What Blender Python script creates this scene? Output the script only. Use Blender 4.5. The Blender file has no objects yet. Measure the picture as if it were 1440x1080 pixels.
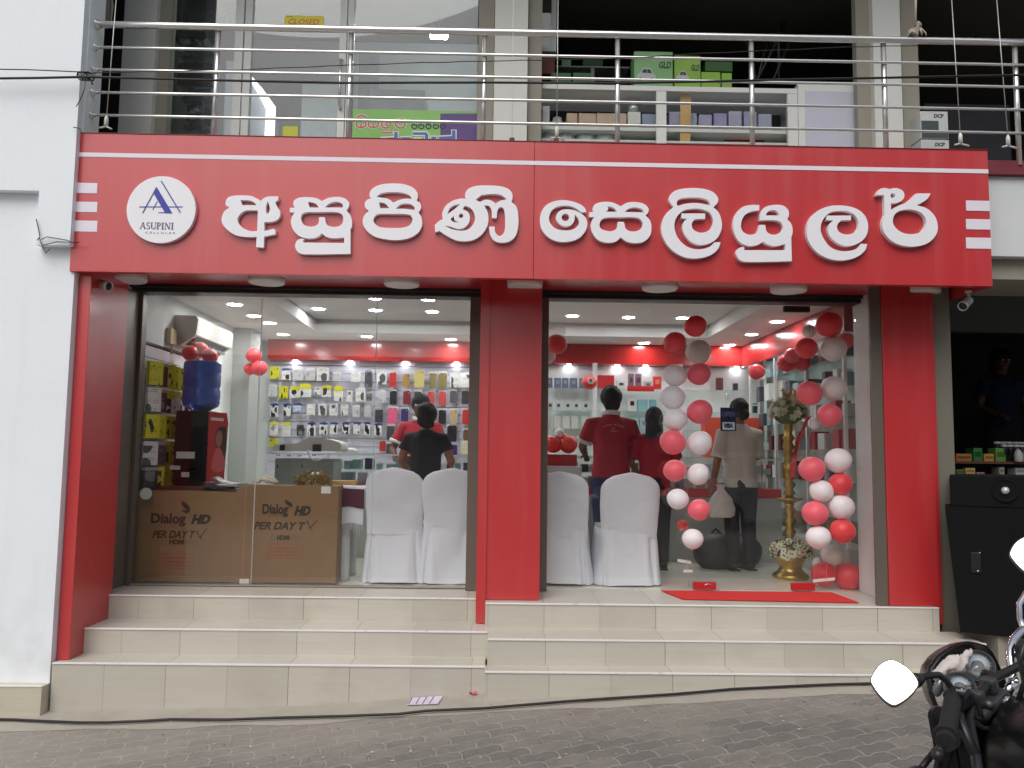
import bpy, bmesh, math, random
import numpy as np
from mathutils import Vector, Matrix, noise as mnoise
from mathutils.geometry import tessellate_polygon
random.seed(7)
S = bpy.context.scene
COL = S.collection
rad = math.radians

# ------------------------------------------------------------------ camera
CAMZ = 1.07                      # the shop floor is z = 0
PITCH, ROLL, YAW = rad(5.0), rad(0.746), rad(0.897)
FPX = 1140.0
_fwd = Vector((math.sin(YAW)*math.cos(PITCH), math.cos(YAW)*math.cos(PITCH), math.sin(PITCH)))
_rt = Vector((math.cos(YAW), -math.sin(YAW), 0)); _up = _rt.cross(_fwd)
RT = _rt*math.cos(ROLL)+_up*math.sin(ROLL); UP = _up*math.cos(ROLL)-_rt*math.sin(ROLL)
cam_d = bpy.data.cameras.new('camera'); cam = bpy.data.objects.new('camera', cam_d); COL.objects.link(cam)
cam_d.sensor_width = 36; cam_d.lens = FPX/1440*36; cam_d.clip_end = 600; cam_d.clip_start = 0.05
m = Matrix((RT, UP, -_fwd)).transposed().to_4x4(); m.translation = (0, 0, CAMZ); cam.matrix_world = m
S.camera = cam
def at(px, py, Y):               # a point of the photograph, at depth Y
    d = RT*((px-720)/FPX) - UP*((py-540)/FPX) + _fwd
    return Vector((0, 0, CAMZ)) + d*(Y/d.y)
def atX(px, py, X):              # the same on a plane of constant X
    d = RT*((px-720)/FPX) - UP*((py-540)/FPX) + _fwd
    return Vector((0, 0, CAMZ)) + d*(X/d.x)
def atZ(px, py, Z):              # the same on a level plane
    d = RT*((px-720)/FPX) - UP*((py-540)/FPX) + _fwd
    return Vector((0, 0, CAMZ)) + d*((Z-CAMZ)/d.z)

# ------------------------------------------------------------------ world, sun, exposure
W = bpy.data.worlds.new('World'); S.world = W; W.use_nodes = True
nt = W.node_tree; bg = nt.nodes['Background']
sky = nt.nodes.new('ShaderNodeTexSky'); sky.sky_type = 'NISHITA'; sky.sun_disc = False
SUN_EL, SUN_AZ = rad(52), rad(198)          # behind and a little left of the camera
sky.sun_elevation = SUN_EL; sky.sun_rotation = SUN_AZ; sky.dust_density = 4.0; sky.air_density = 1.0
hs = nt.nodes.new('ShaderNodeHueSaturation'); hs.inputs['Saturation'].default_value = 0.62
nt.links.new(sky.outputs[0], hs.inputs['Color']); nt.links.new(hs.outputs[0], bg.inputs['Color'])
bg.inputs['Strength'].default_value = 0.15
sl = bpy.data.lights.new('sun', 'SUN'); sl.energy = 1.0; sl.angle = rad(50); sl.color = (1, .98, .96)
so = bpy.data.objects.new('sun', sl); COL.objects.link(so)
sd = Vector((math.sin(SUN_AZ)*math.cos(SUN_EL), math.cos(SUN_AZ)*math.cos(SUN_EL), math.sin(SUN_EL)))
so.rotation_euler = sd.to_track_quat('Z', 'Y').to_euler(); so.location = (0, -6, 14)
S.view_settings.view_transform = 'Standard'; S.view_settings.look = 'None'
S.view_settings.gamma = 1; S.view_settings.use_curve_mapping = False
S.view_settings.exposure = 0.0
S.cycles.max_bounces = 10; S.cycles.transparent_max_bounces = 24; S.cycles.diffuse_bounces = 4

# ------------------------------------------------------------------ materials
def srgb(r, g, b):
    return tuple(((c/255)/12.92 if c/255 <= .04045 else ((c/255+.055)/1.055)**2.4) for c in (r, g, b))
class NT:
    def __init__(s, name):
        s.m = bpy.data.materials.new(name); s.m.use_nodes = True; s.t = s.m.node_tree
        s.b = s.t.nodes['Principled BSDF']; s.out = s.t.nodes['Material Output']
    def n(s, typ, **kw):
        nd = s.t.nodes.new('ShaderNode'+typ)
        for k, v in kw.items(): setattr(nd, k, v)
        return nd
    def l(s, a, b): s.t.links.new(a, b)
    def setv(s, sock, v):
        if hasattr(v, 'is_linked') or hasattr(v, 'links'): s.l(v, sock)
        else: sock.default_value = v
    def math(s, op, a, b=0.0, c=None):
        nd = s.n('Math', operation=op); s.setv(nd.inputs[0], a); s.setv(nd.inputs[1], b)
        if c is not None: s.setv(nd.inputs[2], c)
        return nd.outputs[0]
    def mix(s, f, a, b):
        nd = s.n('Mix', data_type='RGBA'); s.setv(nd.inputs[0], f)
        for i, v in ((6, a), (7, b)):
            s.setv(nd.inputs[i], (*v, 1) if isinstance(v, tuple) and len(v) == 3 else v)
        return nd.outputs[2]
    def noise(s, scale, detail=4, vec=None, rough=.55):
        nd = s.n('TexNoise'); nd.inputs['Scale'].default_value = scale
        nd.inputs['Detail'].default_value = detail; nd.inputs['Roughness'].default_value = rough
        s.l(vec if vec is not None else s.pos(), nd.inputs['Vector'])
        return nd.outputs['Fac']
    def pos(s):
        if not hasattr(s, '_p'): s._p = s.n('NewGeometry').outputs['Position']
        return s._p
    def ramp(s, f, a, b):
        nd = s.n('MapRange'); s.setv(nd.inputs[0], f); nd.inputs[1].default_value = a; nd.inputs[2].default_value = b
        return nd.outputs[0]
    def bump(s, h, strength=.3, dist=.01):
        nd = s.n('Bump'); nd.inputs['Strength'].default_value = strength; nd.inputs['Distance'].default_value = dist
        s.l(h, nd.inputs['Height']); s.l(nd.outputs[0], s.b.inputs['Normal'])
def sc3(c, k): return tuple(min(1, max(0, x*k)) for x in c)
def M(name, col, rough=.5, metal=0., spec=.5, var=.08, vs=6., bump=0., bs=60., coat=0., rvar=.08, emis=0., trans=0.):
    t = NT(name); b = t.b
    f = t.noise(vs, 5)
    t.l(t.mix(f, sc3(col, 1-var), sc3(col, 1+var)), b.inputs['Base Color'])
    b.inputs['Metallic'].default_value = metal; b.inputs['Specular IOR Level'].default_value = spec
    t.l(t.math('MULTIPLY_ADD', t.noise(vs*2.3, 3), rvar*2, max(.02, rough-rvar)), b.inputs['Roughness'])
    if bump: t.bump(t.noise(bs, 4), bump, .004)
    if coat: b.inputs['Coat Weight'].default_value = coat; b.inputs['Coat Roughness'].default_value = .12
    if emis:
        b.inputs['Emission Color'].default_value = (*col, 1); b.inputs['Emission Strength'].default_value = emis
    return t.m
def glass_mat(name, tint=(1, 1, 1), refl=.04, dust_veil=.0, rough=0.0):
    t = NT(name); t.t.nodes.remove(t.b)
    tr = t.n('BsdfTransparent'); tr.inputs[0].default_value = (*tint, 1)
    gl = t.n('BsdfGlossy'); gl.inputs['Roughness'].default_value = rough; gl.inputs[0].default_value = (1, 1, 1, 1)
    lw = t.n('LayerWeight'); lw.inputs[0].default_value = .5
    f5 = t.math('POWER', lw.outputs['Facing'], 5.0)
    f = t.math('MULTIPLY_ADD', f5, .9, refl)
    mx = t.n('MixShader'); t.l(f, mx.inputs[0]); t.l(tr.outputs[0], mx.inputs[1]); t.l(gl.outputs[0], mx.inputs[2])
    o = mx.outputs[0]
    if dust_veil:
        df = t.n('BsdfDiffuse'); df.inputs[0].default_value = (.8, .8, .8, 1)
        m2 = t.n('MixShader'); t.l(t.math('MULTIPLY', t.ramp(t.noise(1.7, 6), .3, .8), dust_veil), m2.inputs[0])
        t.l(o, m2.inputs[1]); t.l(df.outputs[0], m2.inputs[2]); o = m2.outputs[0]
    t.l(o, t.out.inputs[0])
    return t.m
_mc = {}
def C(col, rough=.5, metal=0., name=None, **k):      # cached plain-coloured procedural material (sRGB 0..255 in)
    key = (col, rough, metal, tuple(sorted(k.items())))
    if key not in _mc: _mc[key] = M(name or 'paint_%d_%d_%d' % col, srgb(*col), rough, metal, **k)
    return _mc[key]

# ------------------------------------------------------------------ mesh builder
class MB:
    def __init__(s): s.v = []; s.f = []; s.mi = []; s.sm = []; s.cur = 0; s.smooth = False
    def add(s, vs, fs):
        o = len(s.v); s.v += [tuple(v) for v in vs]
        for f in fs: s.f.append(tuple(i+o for i in f)); s.mi.append(s.cur); s.sm.append(s.smooth)
        return s
    def mat(s, i): s.cur = i; return s
    def box(s, x0, x1, y0, y1, z0, z1, b=0., M4=None):
        if x1 < x0: x0, x1 = x1, x0
        if y1 < y0: y0, y1 = y1, y0
        if z1 < z0: z0, z1 = z1, z0
        if b <= 0:
            vs = [(x, y, z) for z in (z0, z1) for y in (y0, y1) for x in (x0, x1)]
            fs = [(0, 2, 3, 1), (4, 5, 7, 6), (0, 1, 5, 4), (2, 6, 7, 3), (0, 4, 6, 2), (1, 3, 7, 5)]
        else:
            bm = bmesh.new(); bmesh.ops.create_cube(bm, size=1)
            for v in bm.verts:
                v.co = ((x0+x1)/2+v.co.x*(x1-x0), (y0+y1)/2+v.co.y*(y1-y0), (z0+z1)/2+v.co.z*(z1-z0))
            b = min(b, .45*min(x1-x0, y1-y0, z1-z0))
            bmesh.ops.bevel(bm, geom=bm.edges[:], offset=b, segments=2, affect='EDGES', profile=.6)
            bm.verts.index_update(); vs = [v.co.copy() for v in bm.verts]; fs = [tuple(v.index for v in f.verts) for f in bm.faces]; bm.free()
        if M4 is not None: vs = [M4 @ Vector(v) for v in vs]
        return s.add(vs, fs)
    def cbox(s, c, sx, sy, sz, b=0., rz=0., R=None):
        m4 = Matrix.Translation(Vector(c)) @ (R.to_4x4() if R is not None else Matrix.Rotation(rz, 4, 'Z'))
        return s.box(-sx/2, sx/2, -sy/2, sy/2, -sz/2, sz/2, b, m4)
    def tube(s, pts, r, n=10, cap=True, closed=False, flat=None):
        pts = [Vector(p) for p in pts]; k = len(pts)
        rs = r if isinstance(r, (list, tuple)) else [r]*k
        vs = []; prev = None
        for i in range(k):
            t = (pts[(i+1) % k]-pts[i-1]) if closed else (pts[min(i+1, k-1)]-pts[max(i-1, 0)])
            t.normalize()
            if prev is None:
                a = Vector((0, 0, 1)) if abs(t.z) < .9 else Vector((1, 0, 0))
                u = t.cross(a).normalized()
            else: u = (prev-t*prev.dot(t)).normalized()
            prev = u; w = t.cross(u)
            fx = flat if flat else 1
            for j in range(n):
                q = 2*math.pi*j/n; vs.append(pts[i]+u*(rs[i]*math.cos(q))+w*(rs[i]*fx*math.sin(q)))
        fs = []
        for i in range(k if closed else k-1):
            i2 = (i+1) % k
            for j in range(n):
                j2 = (j+1) % n; fs.append((i*n+j, i*n+j2, i2*n+j2, i2*n+j))
        if cap and not closed: fs += [tuple(range(n-1, -1, -1)), tuple(range((k-1)*n, k*n))]
        sm = s.smooth; s.smooth = True; s.add(vs, fs); s.smooth = sm
        return s
    def lathe(s, prof, c=(0, 0, 0), n=24, M4=None, cap=True):
        vs = []; k = len(prof)
        for r, z in prof:
            for j in range(n):
                q = 2*math.pi*j/n; vs.append(Vector((r*math.cos(q), r*math.sin(q), z)))
        fs = [(i*n+j, i*n+(j+1) % n, (i+1)*n+(j+1) % n, (i+1)*n+j) for i in range(k-1) for j in range(n)]
        if cap: fs += [tuple(range(n-1, -1, -1)), tuple(range((k-1)*n, k*n))]
        T = Matrix.Translation(Vector(c)) @ (M4 if M4 is not None else Matrix.Identity(4))
        sm = s.smooth; s.smooth = True; s.add([T @ v for v in vs], fs); s.smooth = sm
        return s
    def ball(s, c, rx, ry=None, rz=None, n=16, R=None, f=None):
        ry = rx if ry is None else ry; rz = rx if rz is None else rz
        m_ = n//2; vs = [Vector((0, 0, -1))]; fs = []
        for i in range(1, m_):
            p = -math.pi/2+math.pi*i/m_
            for j in range(n):
                q = 2*math.pi*j/n; vs.append(Vector((math.cos(p)*math.cos(q), math.cos(p)*math.sin(q), math.sin(p))))
        vs.append(Vector((0, 0, 1))); L = len(vs)-1
        for j in range(n):
            fs.append((0, 1+(j+1) % n, 1+j)); o = 1+(m_-2)*n; fs.append((L, o+j, o+(j+1) % n))
        for i in range(m_-2):
            for j in range(n):
                a = 1+i*n; fs.append((a+j, a+(j+1) % n, a+n+(j+1) % n, a+n+j))
        if f: vs = [f(v) for v in vs]
        c = Vector(c); vs = [Vector((v.x*rx, v.y*ry, v.z*rz)) for v in vs]
        if R is not None: vs = [R @ v for v in vs]
        sm = s.smooth; s.smooth = True; s.add([c+v for v in vs], fs); s.smooth = sm
        return s
    def prism(s, outer, holes=(), y0=0., y1=.01, P=None):
        """outline in (x, z), front face at y0, back at y1; P maps (x, y, z) -> world"""
        P = P or (lambda x, y, z: Vector((x, y, z)))
        rings = [list(outer)]+[list(h) for h in holes]
        def area(r): return sum(r[i][0]*r[(i+1) % len(r)][1]-r[(i+1) % len(r)][0]*r[i][1] for i in range(len(r)))
        rings = [r if (area(r) > 0) == (i == 0) else r[::-1] for i, r in enumerate(rings)]
        tri = tessellate_polygon([[Vector((p[0], p[1], 0)) for p in r] for r in rings])
        flat = [p for r in rings for p in r]; n = len(flat)
        vs = [P(p[0], y0, p[1]) for p in flat]+[P(p[0], y1, p[1]) for p in flat]
        fs = []
        for t in tri:
            a, b, c = (flat[i] for i in t)
            ccw = (b[0]-a[0])*(c[1]-a[1])-(c[0]-a[0])*(b[1]-a[1]) > 0
            t = tuple(t) if ccw else tuple(t)[::-1]
            fs.append(t); fs.append(tuple(i+n for i in t[::-1]))
        o = 0
        for r in rings:
            k = len(r)
            for i in range(k): fs.append((o+(i+1) % k, o+i, o+i+n, o+(i+1) % k+n))
            o += k
        return s.add(vs, fs)
    def quad(s, a, b, c, d): return s.add([a, b, c, d], [(0, 1, 2, 3)])
    def build(s, name, mats, parent=None, loc=None):
        me = bpy.data.meshes.new(name)
        base = Vector(loc) if loc is not None else (Vector((0, 0, 0)) if parent is None else root_loc(parent))
        if parent is None and loc is None and s.v:
            a = np.array(s.v); base = Vector(((a[:, 0].min()+a[:, 0].max())/2, (a[:, 1].min()+a[:, 1].max())/2, a[:, 2].min()))
        me.from_pydata([(v[0]-base.x, v[1]-base.y, v[2]-base.z) for v in s.v], [], s.f)
        for mm in (mats if isinstance(mats, (list, tuple)) else [mats]): me.materials.append(mm)
        me.polygons.foreach_set('material_index', s.mi); me.polygons.foreach_set('use_smooth', s.sm)
        me.update()
        o = bpy.data.objects.new(name, me); COL.objects.link(o)
        if parent is None: o.location = base
        else: o.parent = parent
        return o
def root_loc(o):
    while o.parent: o = o.parent
    return o.location.copy()
def tag(o, label, cat, group=None):
    o['label'] = label; o['category'] = cat
    if group: o['group'] = group
    return o
def thing(name, label, cat, loc=(0, 0, 0), group=None):
    o = bpy.data.objects.new(name, None); o.empty_display_size = .1; COL.objects.link(o); o.location = loc
    return tag(o, label, cat, group)
def struct(o): o['kind'] = 'structure'; return o
def stuff(o): o['kind'] = 'stuff'; return o
def B(*a, **k): return MB().box(*a, **k)
def copy_thing(r, loc, label=None):
    c = r.copy(); COL.objects.link(c); c.location = loc
    if label: c['label'] = label
    for ch in r.children:
        d = ch.copy(); COL.objects.link(d); d.parent = c
        for g in ch.children:
            e = g.copy(); COL.objects.link(e); e.parent = d
    return c
def baked(mb, mods, smooth=True):
    """a new MB holding mb after modifiers (voxel remesh, smoothing)"""
    me = bpy.data.meshes.new('tmp'); me.from_pydata(mb.v, [], mb.f); me.update()
    o = bpy.data.objects.new('tmp', me); COL.objects.link(o)
    for typ, kw in mods:
        md = o.modifiers.new(typ, typ)
        for k, v in kw.items(): setattr(md, k, v)
    dg = bpy.context.evaluated_depsgraph_get(); dg.update()
    e = o.evaluated_get(dg); em = e.to_mesh()
    r = MB(); r.smooth = smooth
    r.add([v.co.copy() for v in em.vertices], [tuple(p.vertices) for p in em.polygons])
    e.to_mesh_clear(); bpy.data.objects.remove(o); bpy.data.meshes.remove(me)
    return r
def text_mb(mb, s, P, size=1., shear=0., bold=0., align='CENTER', width=None, y0=0., y1=.001, res=3):
    """flat lettering (x right, z up, origin at baseline) mapped by P(x, y, z); optionally squeezed to width"""
    cu = bpy.data.curves.new('t', 'FONT'); cu.body = s; cu.size = size; cu.shear = shear; cu.offset = bold
    cu.align_x = 'LEFT'; cu.resolution_u = res; cu.fill_mode = 'FRONT'
    o = bpy.data.objects.new('t', cu); me = bpy.data.meshes.new_from_object(o)
    vs = [v.co.copy() for v in me.vertices]; fs = [tuple(p.vertices) for p in me.polygons]
    bpy.data.objects.remove(o); bpy.data.meshes.remove(me); bpy.data.curves.remove(cu)
    if not vs: return mb
    a, b = min(v.x for v in vs), max(v.x for v in vs)
    k = (width/(b-a)) if width else 1
    off = {'CENTER': (a+b)/2, 'LEFT': a, 'RIGHT': b}[align]
    return mb.add([P((v.x-off)*k, y0, v.y) for v in vs], fs)
def cr(pts, n=6, corner=()):
    """closed smooth outline through pts; a point written (x, y, 1) is a sharp corner"""
    k = len(pts); out = []
    for i in range(k):
        p0, p1, p2, p3 = (pts[(i+j-1) % k] for j in range(4))
        c1 = len(p1) > 2; c2 = len(p2) > 2
        a = np.array(p1[:2], float); b = np.array(p2[:2], float)
        if c1 and c2: out.append(tuple(a)); continue
        t1 = np.zeros(2) if c1 else (b-np.array(p0[:2], float))
        t2 = np.zeros(2) if c2 else (np.array(p3[:2], float)-a)
        L = np.linalg.norm(b-a)
        def tn(t):
            q = np.linalg.norm(t); return t*(L/q) if q > 1e-6 else t
        t1, t2 = tn(t1), tn(t2)
        if c1: t1 = (b-a)*1.0-t2*.0
        if c2: t2 = (b-a)*1.0
        for j in range(n):
            u = j/n; h1 = 2*u**3-3*u*u+1; h2 = -2*u**3+3*u*u; h3 = u**3-2*u*u+u; h4 = u**3-u*u
            out.append(tuple(a*h1+b*h2+t1*h3+t2*h4))
    return out
def circ(cx, cy, r, n=20): return [(cx+r*math.cos(2*math.pi*i/n), cy+r*math.sin(2*math.pi*i/n)) for i in range(n)]
def plane_map(Y, dx=0, dz=0): return lambda x, y, z: Vector((x+dx, Y+y, z+dz))
# ------------------------------------------------------------------ shared materials
def plaster():
    t = NT('white_plaster'); sp = t.n('SeparateXYZ'); t.l(t.pos(), sp.inputs[0])
    base = t.mix(t.noise(1.3, 5), (.79, .84, .88), (.85, .90, .94))
    mp = t.n('Mapping'); mp.inputs['Scale'].default_value = (5, 5, .35); t.l(t.pos(), mp.inputs[0])
    base = t.mix(t.math('MULTIPLY', t.ramp(t.noise(1.6, 6, mp.outputs[0]), .55, .8), .16), base, (.58, .58, .55))
    spl = t.math('MULTIPLY', t.ramp(sp.outputs[2], .25, -.6), t.ramp(t.noise(5, 7), .42, .72))
    base = t.mix(t.math('MULTIPLY', spl, .35), base, (.42, .38, .32))
    base = t.mix(t.math('MULTIPLY', t.ramp(t.noise(2.7, 8, rough=.7), .66, .72), .22), base, (.60, .60, .58))
    t.l(base, t.b.inputs['Base Color']); t.b.inputs['Roughness'].default_value = .88
    t.bump(t.math('ADD', t.noise(45, 5), t.math('MULTIPLY', t.noise(6, 4), 1.2)), .28, .005)
    return t.m
WALLW = plaster()
def cladding():
    t = NT('red_composite_panel'); c = srgb(192, 45, 49)
    mp = t.n('Mapping'); mp.inputs['Scale'].default_value = (7, 7, .5); t.l(t.pos(), mp.inputs[0]); st = t.noise(1.3, 6, mp.outputs[0])
    base = t.mix(t.noise(1.1, 4), sc3(c, .95), sc3(c, 1.05))
    base = t.mix(t.math('MULTIPLY', t.ramp(st, .52, .8), .10), base, srgb(196, 150, 146))
    base = t.mix(t.math('MULTIPLY', t.ramp(t.noise(11, 8, rough=.75), .66, .74), .12), base, srgb(110, 40, 42))
    t.l(base, t.b.inputs['Base Color']); t.b.inputs['Specular IOR Level'].default_value = 1.
    t.l(t.math('MULTIPLY_ADD', st, .22, .26), t.b.inputs['Roughness'])
    t.b.inputs['Coat Weight'].default_value = .4; t.b.inputs['Coat Roughness'].default_value = .16
    t.bump(t.noise(1.1, 2), .10, .05)
    return t.m
RED = cladding()
REDIN = M('red_laminate', srgb(205, 45, 42), .3, var=.05, vs=2)
WHITE = M('white_acrylic', (.84, .84, .88), .35, var=.03, vs=12)
LILAC = M('white_vinyl_tape', (.78, .75, .82), .4, var=.03)
STEEL = M('stainless_steel', (.80, .80, .79), .24, .72, var=.05, rvar=.06)
EDGE = M('bright_edge_trim', (.92, .92, .91), .3, .15, var=.06, vs=5)
ALU = M('brown_anodised_aluminium', srgb(118, 110, 101), .4, .35, var=.06, vs=3)
DARKALU = M('dark_aluminium', srgb(52, 50, 48), .4, .3, var=.08)
WHITEALU = M('white_aluminium', srgb(222, 224, 222), .4, 0, var=.03)
BLACK = M('black_plastic', (.012, .012, .013), .4, var=.2)
CABLE = M('black_cable', (.008, .008, .009), .5)
GLASS = glass_mat('window_glass', (.975, .985, .98), .042, dust_veil=.012)
GLASS2 = glass_mat('upper_window_glass', (.9, .94, .93), .065, dust_veil=.05)  # the diffuse film here also paints in the pale veil of reflections
SHELFGLASS = glass_mat('shelf_glass', (.88, .95, .93), .05)
SHOWGLASS = glass_mat('showcase_glass', (.96, .97, .97), .015)
JOINT = M('silicone_joint', srgb(186, 190, 188), .4)
CONC = M('painted_beige_concrete', srgb(152, 148, 136), .8, var=.06, vs=2, bump=.15)
COLW = M('painted_white_column', srgb(214, 216, 210), .7, var=.05, vs=2, bump=.1)
BRASS = M('brass', srgb(196, 164, 92), .34, 1., var=.2, vs=30)
LAMPON = NT('lit_lamp'); LAMPON.b.inputs['Emission Color'].default_value = (.96, .985, 1, 1)
LAMPON.b.inputs['Emission Strength'].default_value = 115; LAMPON = LAMPON.m
def tile_mat(name, x0, w=.405, col=srgb(194, 190, 178)):
    t = NT(name)
    sp = t.n('SeparateXYZ'); t.l(t.pos(), sp.inputs[0])
    u = t.math('DIVIDE', t.math('SUBTRACT', sp.outputs[0], x0), w)
    fr = t.math('FRACT', u); d = t.math('MINIMUM', fr, t.math('SUBTRACT', 1.0, fr))
    j = t.math('LESS_THAN', d, .0065)
    wn = t.n('TexWhiteNoise', noise_dimensions='1D'); t.l(t.math('FLOOR', u), wn.inputs['W'])
    tone = t.mix(wn.outputs[0], sc3(col, .93), sc3(col, 1.05))
    st = t.n('TexNoise'); st.inputs['Scale'].default_value = 3; st.inputs['Detail'].default_value = 6
    mp = t.n('Mapping'); mp.inputs['Scale'].default_value = (1, 1, 14); t.l(t.pos(), mp.inputs[0]); t.l(mp.outputs[0], st.inputs['Vector'])
    tone = t.mix(t.math('MULTIPLY', t.ramp(st.outputs[0], .45, .75), .35), tone, sc3(col, .82))
    dirt = t.ramp(t.noise(2.2, 7), .52, .8)
    tone = t.mix(t.math('MULTIPLY', dirt, .35), tone, srgb(150, 140, 122))
    wj = t.n('TexWhiteNoise', noise_dimensions='1D'); t.l(t.math('FLOOR', t.math('ADD', u, .5)), wj.inputs['W'])
    t.l(t.mix(t.math('MULTIPLY', j, t.math('MULTIPLY_ADD', wj.outputs[0], .55, .28)), tone, srgb(120, 110, 96)), t.b.inputs['Base Color'])
    t.l(t.math('MULTIPLY_ADD', t.noise(9, 4), .25, .25), t.b.inputs['Roughness'])
    t.bump(t.math('SUBTRACT', 1.0, j), .25, .003)
    return t.m

# ------------------------------------------------------------------ ground
def gz(x):
    xs = [-14, -6, -2.92, -1.33, -.45, 0, 1.41, 2.54, 5, 14]; zs = [-.85, -.74, -.664, -.615, -.556, -.526, -.452, -.382, -.26, -.1]
    return float(np.interp(x, xs, zs))
def paver_mat():
    t = NT('interlocking_pavers'); sp = t.n('SeparateXYZ'); t.l(t.pos(), sp.inputs[0])
    x, y = sp.outputs[0], sp.outputs[1]
    def tri(v, per):
        f = t.math('FRACT', t.math('DIVIDE', v, per)); return t.math('ABSOLUTE', t.math('SUBTRACT', f, .5))
    rx = t.math('ADD', t.math('MULTIPLY', x, .94), t.math('MULTIPLY', y, .34)); ry = t.math('SUBTRACT', t.math('MULTIPLY', y, .94), t.math('MULTIPLY', x, .34))
    wob = t.math('MULTIPLY', t.math('SUBTRACT', t.noise(3, 3), .5), .03)
    yy = t.math('ADD', t.math('ADD', ry, t.math('MULTIPLY', tri(rx, .115), .034)), wob)
    xx = t.math('ADD', t.math('ADD', rx, t.math('MULTIPLY', tri(ry, .115), .030)), wob)
    cb = t.n('CombineXYZ'); t.l(xx, cb.inputs[0]); t.l(yy, cb.inputs[1])
    br = t.n('TexBrick'); t.l(cb.outputs[0], br.inputs['Vector'])
    br.inputs['Scale'].default_value = 1; br.inputs['Brick Width'].default_value = .23; br.inputs['Row Height'].default_value = .115
    br.inputs['Mortar Size'].default_value = .0085; br.inputs['Mortar Smooth'].default_value = .5
    br.inputs['Color1'].default_value = (*srgb(136, 132, 123), 1); br.inputs['Color2'].default_value = (*srgb(112, 111, 108), 1)
    br.inputs['Mortar'].default_value = (*srgb(166, 162, 152), 1)
    # dust lies over the joints near the steps and towards the left
    dust_veil = t.math('ADD', t.ramp(y, 4.55, 5.25), t.ramp(x, .6, -2.6))
    dust_veil = t.math('MULTIPLY', dust_veil, t.math('ADD', t.noise(2.5, 8), .25))
    dust_veil = t.ramp(dust_veil, .25, .8)
    sand = t.mix(t.noise(14, 8, rough=.7), srgb(136, 130, 119), srgb(178, 172, 160))
    base = t.mix(t.math('MULTIPLY', t.ramp(t.noise(9, 9, rough=.75), .3, .75), .7), br.outputs['Color'], srgb(88, 86, 82))
    base = t.mix(t.math('MULTIPLY', t.ramp(t.noise(120, 3), .6, .72), .5), base, srgb(176, 170, 158))
    stain = t.ramp(t.noise(1.1, 5), .5, .75)
    base = t.mix(t.math('MULTIPLY', stain, .5), base, srgb(150, 145, 134))
    t.l(t.mix(t.math('MULTIPLY', dust_veil, .48), base, sand), t.b.inputs['Base Color'])
    t.b.inputs['Roughness'].default_value = .85
    h = t.math('SUBTRACT', t.math('MULTIPLY', t.noise(70, 8, rough=.7), .6), t.math('MULTIPLY', br.outputs['Fac'], t.math('SUBTRACT', 1.0, t.math('MULTIPLY', dust_veil, .8))))
    t.bump(h, .9, .010)
    return t.m
g = MB(); gx = [-60, -14, -6, -4]+[-2.92+i*.2 for i in range(30)]+[5, 14, 60]
for i in range(len(gx)-1):
    a, b = gx[i], gx[i+1]
    ys = [-60, -6, 0, 6.2, 14, 60]
    for j in range(len(ys)-1):
        g.add([(a, ys[j], gz(a)), (b, ys[j], gz(b)), (b, ys[j+1], gz(b)), (a, ys[j+1], gz(a))], [(0, 1, 2, 3)])
struct(g.build('ground', paver_mat(), loc=(0, 0, 0)))
# cement strip along the foot of the steps
cem = NT('cement_screed')
cem.l(cem.mix(cem.noise(4, 8, rough=.7), srgb(146, 141, 130), srgb(182, 176, 164)), cem.b.inputs['Base Color']); cem.b.inputs['Roughness'].default_value = .9
cem.bump(cem.noise(40, 6), .5, .006)
g = MB(); rr = random.Random(3)
xs = [-6+i*.12 for i in range(90)]
for a, b in zip(xs[:-1], xs[1:]):
    def yf(x): return 5.2+.05*mnoise.noise(Vector((x*2.2, 3, 0)))-.02*mnoise.noise(Vector((x*9, 1, 0)))
    g.add([(a, yf(a), gz(a)+.002), (b, yf(b), gz(b)+.002), (b, 5.5, gz(b)+.012), (a, 5.5, gz(a)+.012)], [(0, 1, 2, 3)])
    g.add([(a, 5.5, gz(a)+.012), (b, 5.5, gz(b)+.012), (b, 5.62, gz(b)+.014), (a, 5.62, gz(a)+.014)], [(0, 1, 2, 3)])
struct(g.build('pavement', cem.m, loc=(0, 0, 0)))

# ------------------------------------------------------------------ left white wall
XL = -2.95
w = thing('side_wall', 'tall white plastered wall at the left with a projecting upper band', 'wall', (-5, 5.6, -.7))
B(-9, XL, 5.57, 5.78, -.9, 7).build('wall', WALLW, w)
p1 = at(55, 268, 5.50); p2 = at(108, 345, 5.50)
u = MB(); u.prism([(-9, p1.z), (p1.x, p1.z), (p1.x, p2.z), (XL-.006, p2.z), (XL-.006, 7), (-9, 7)], (), 5.50, 5.569)
u.build('upper_band', WALLW, w)
sk = tile_mat('skirting_tile', at(-20, 990, 5.47).x, .6, srgb(196, 190, 172))
k = MB(); zt = at(30, 966, 5.47).z; k.box(-9, XL+.005, 5.47, 5.569, -.9, zt); k.build('skirting', sk, w)
MB().box(-9, XL+.007, 5.466, 5.48, zt+.001, zt+.008).build('edge_trim', EDGE, w)

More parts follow.
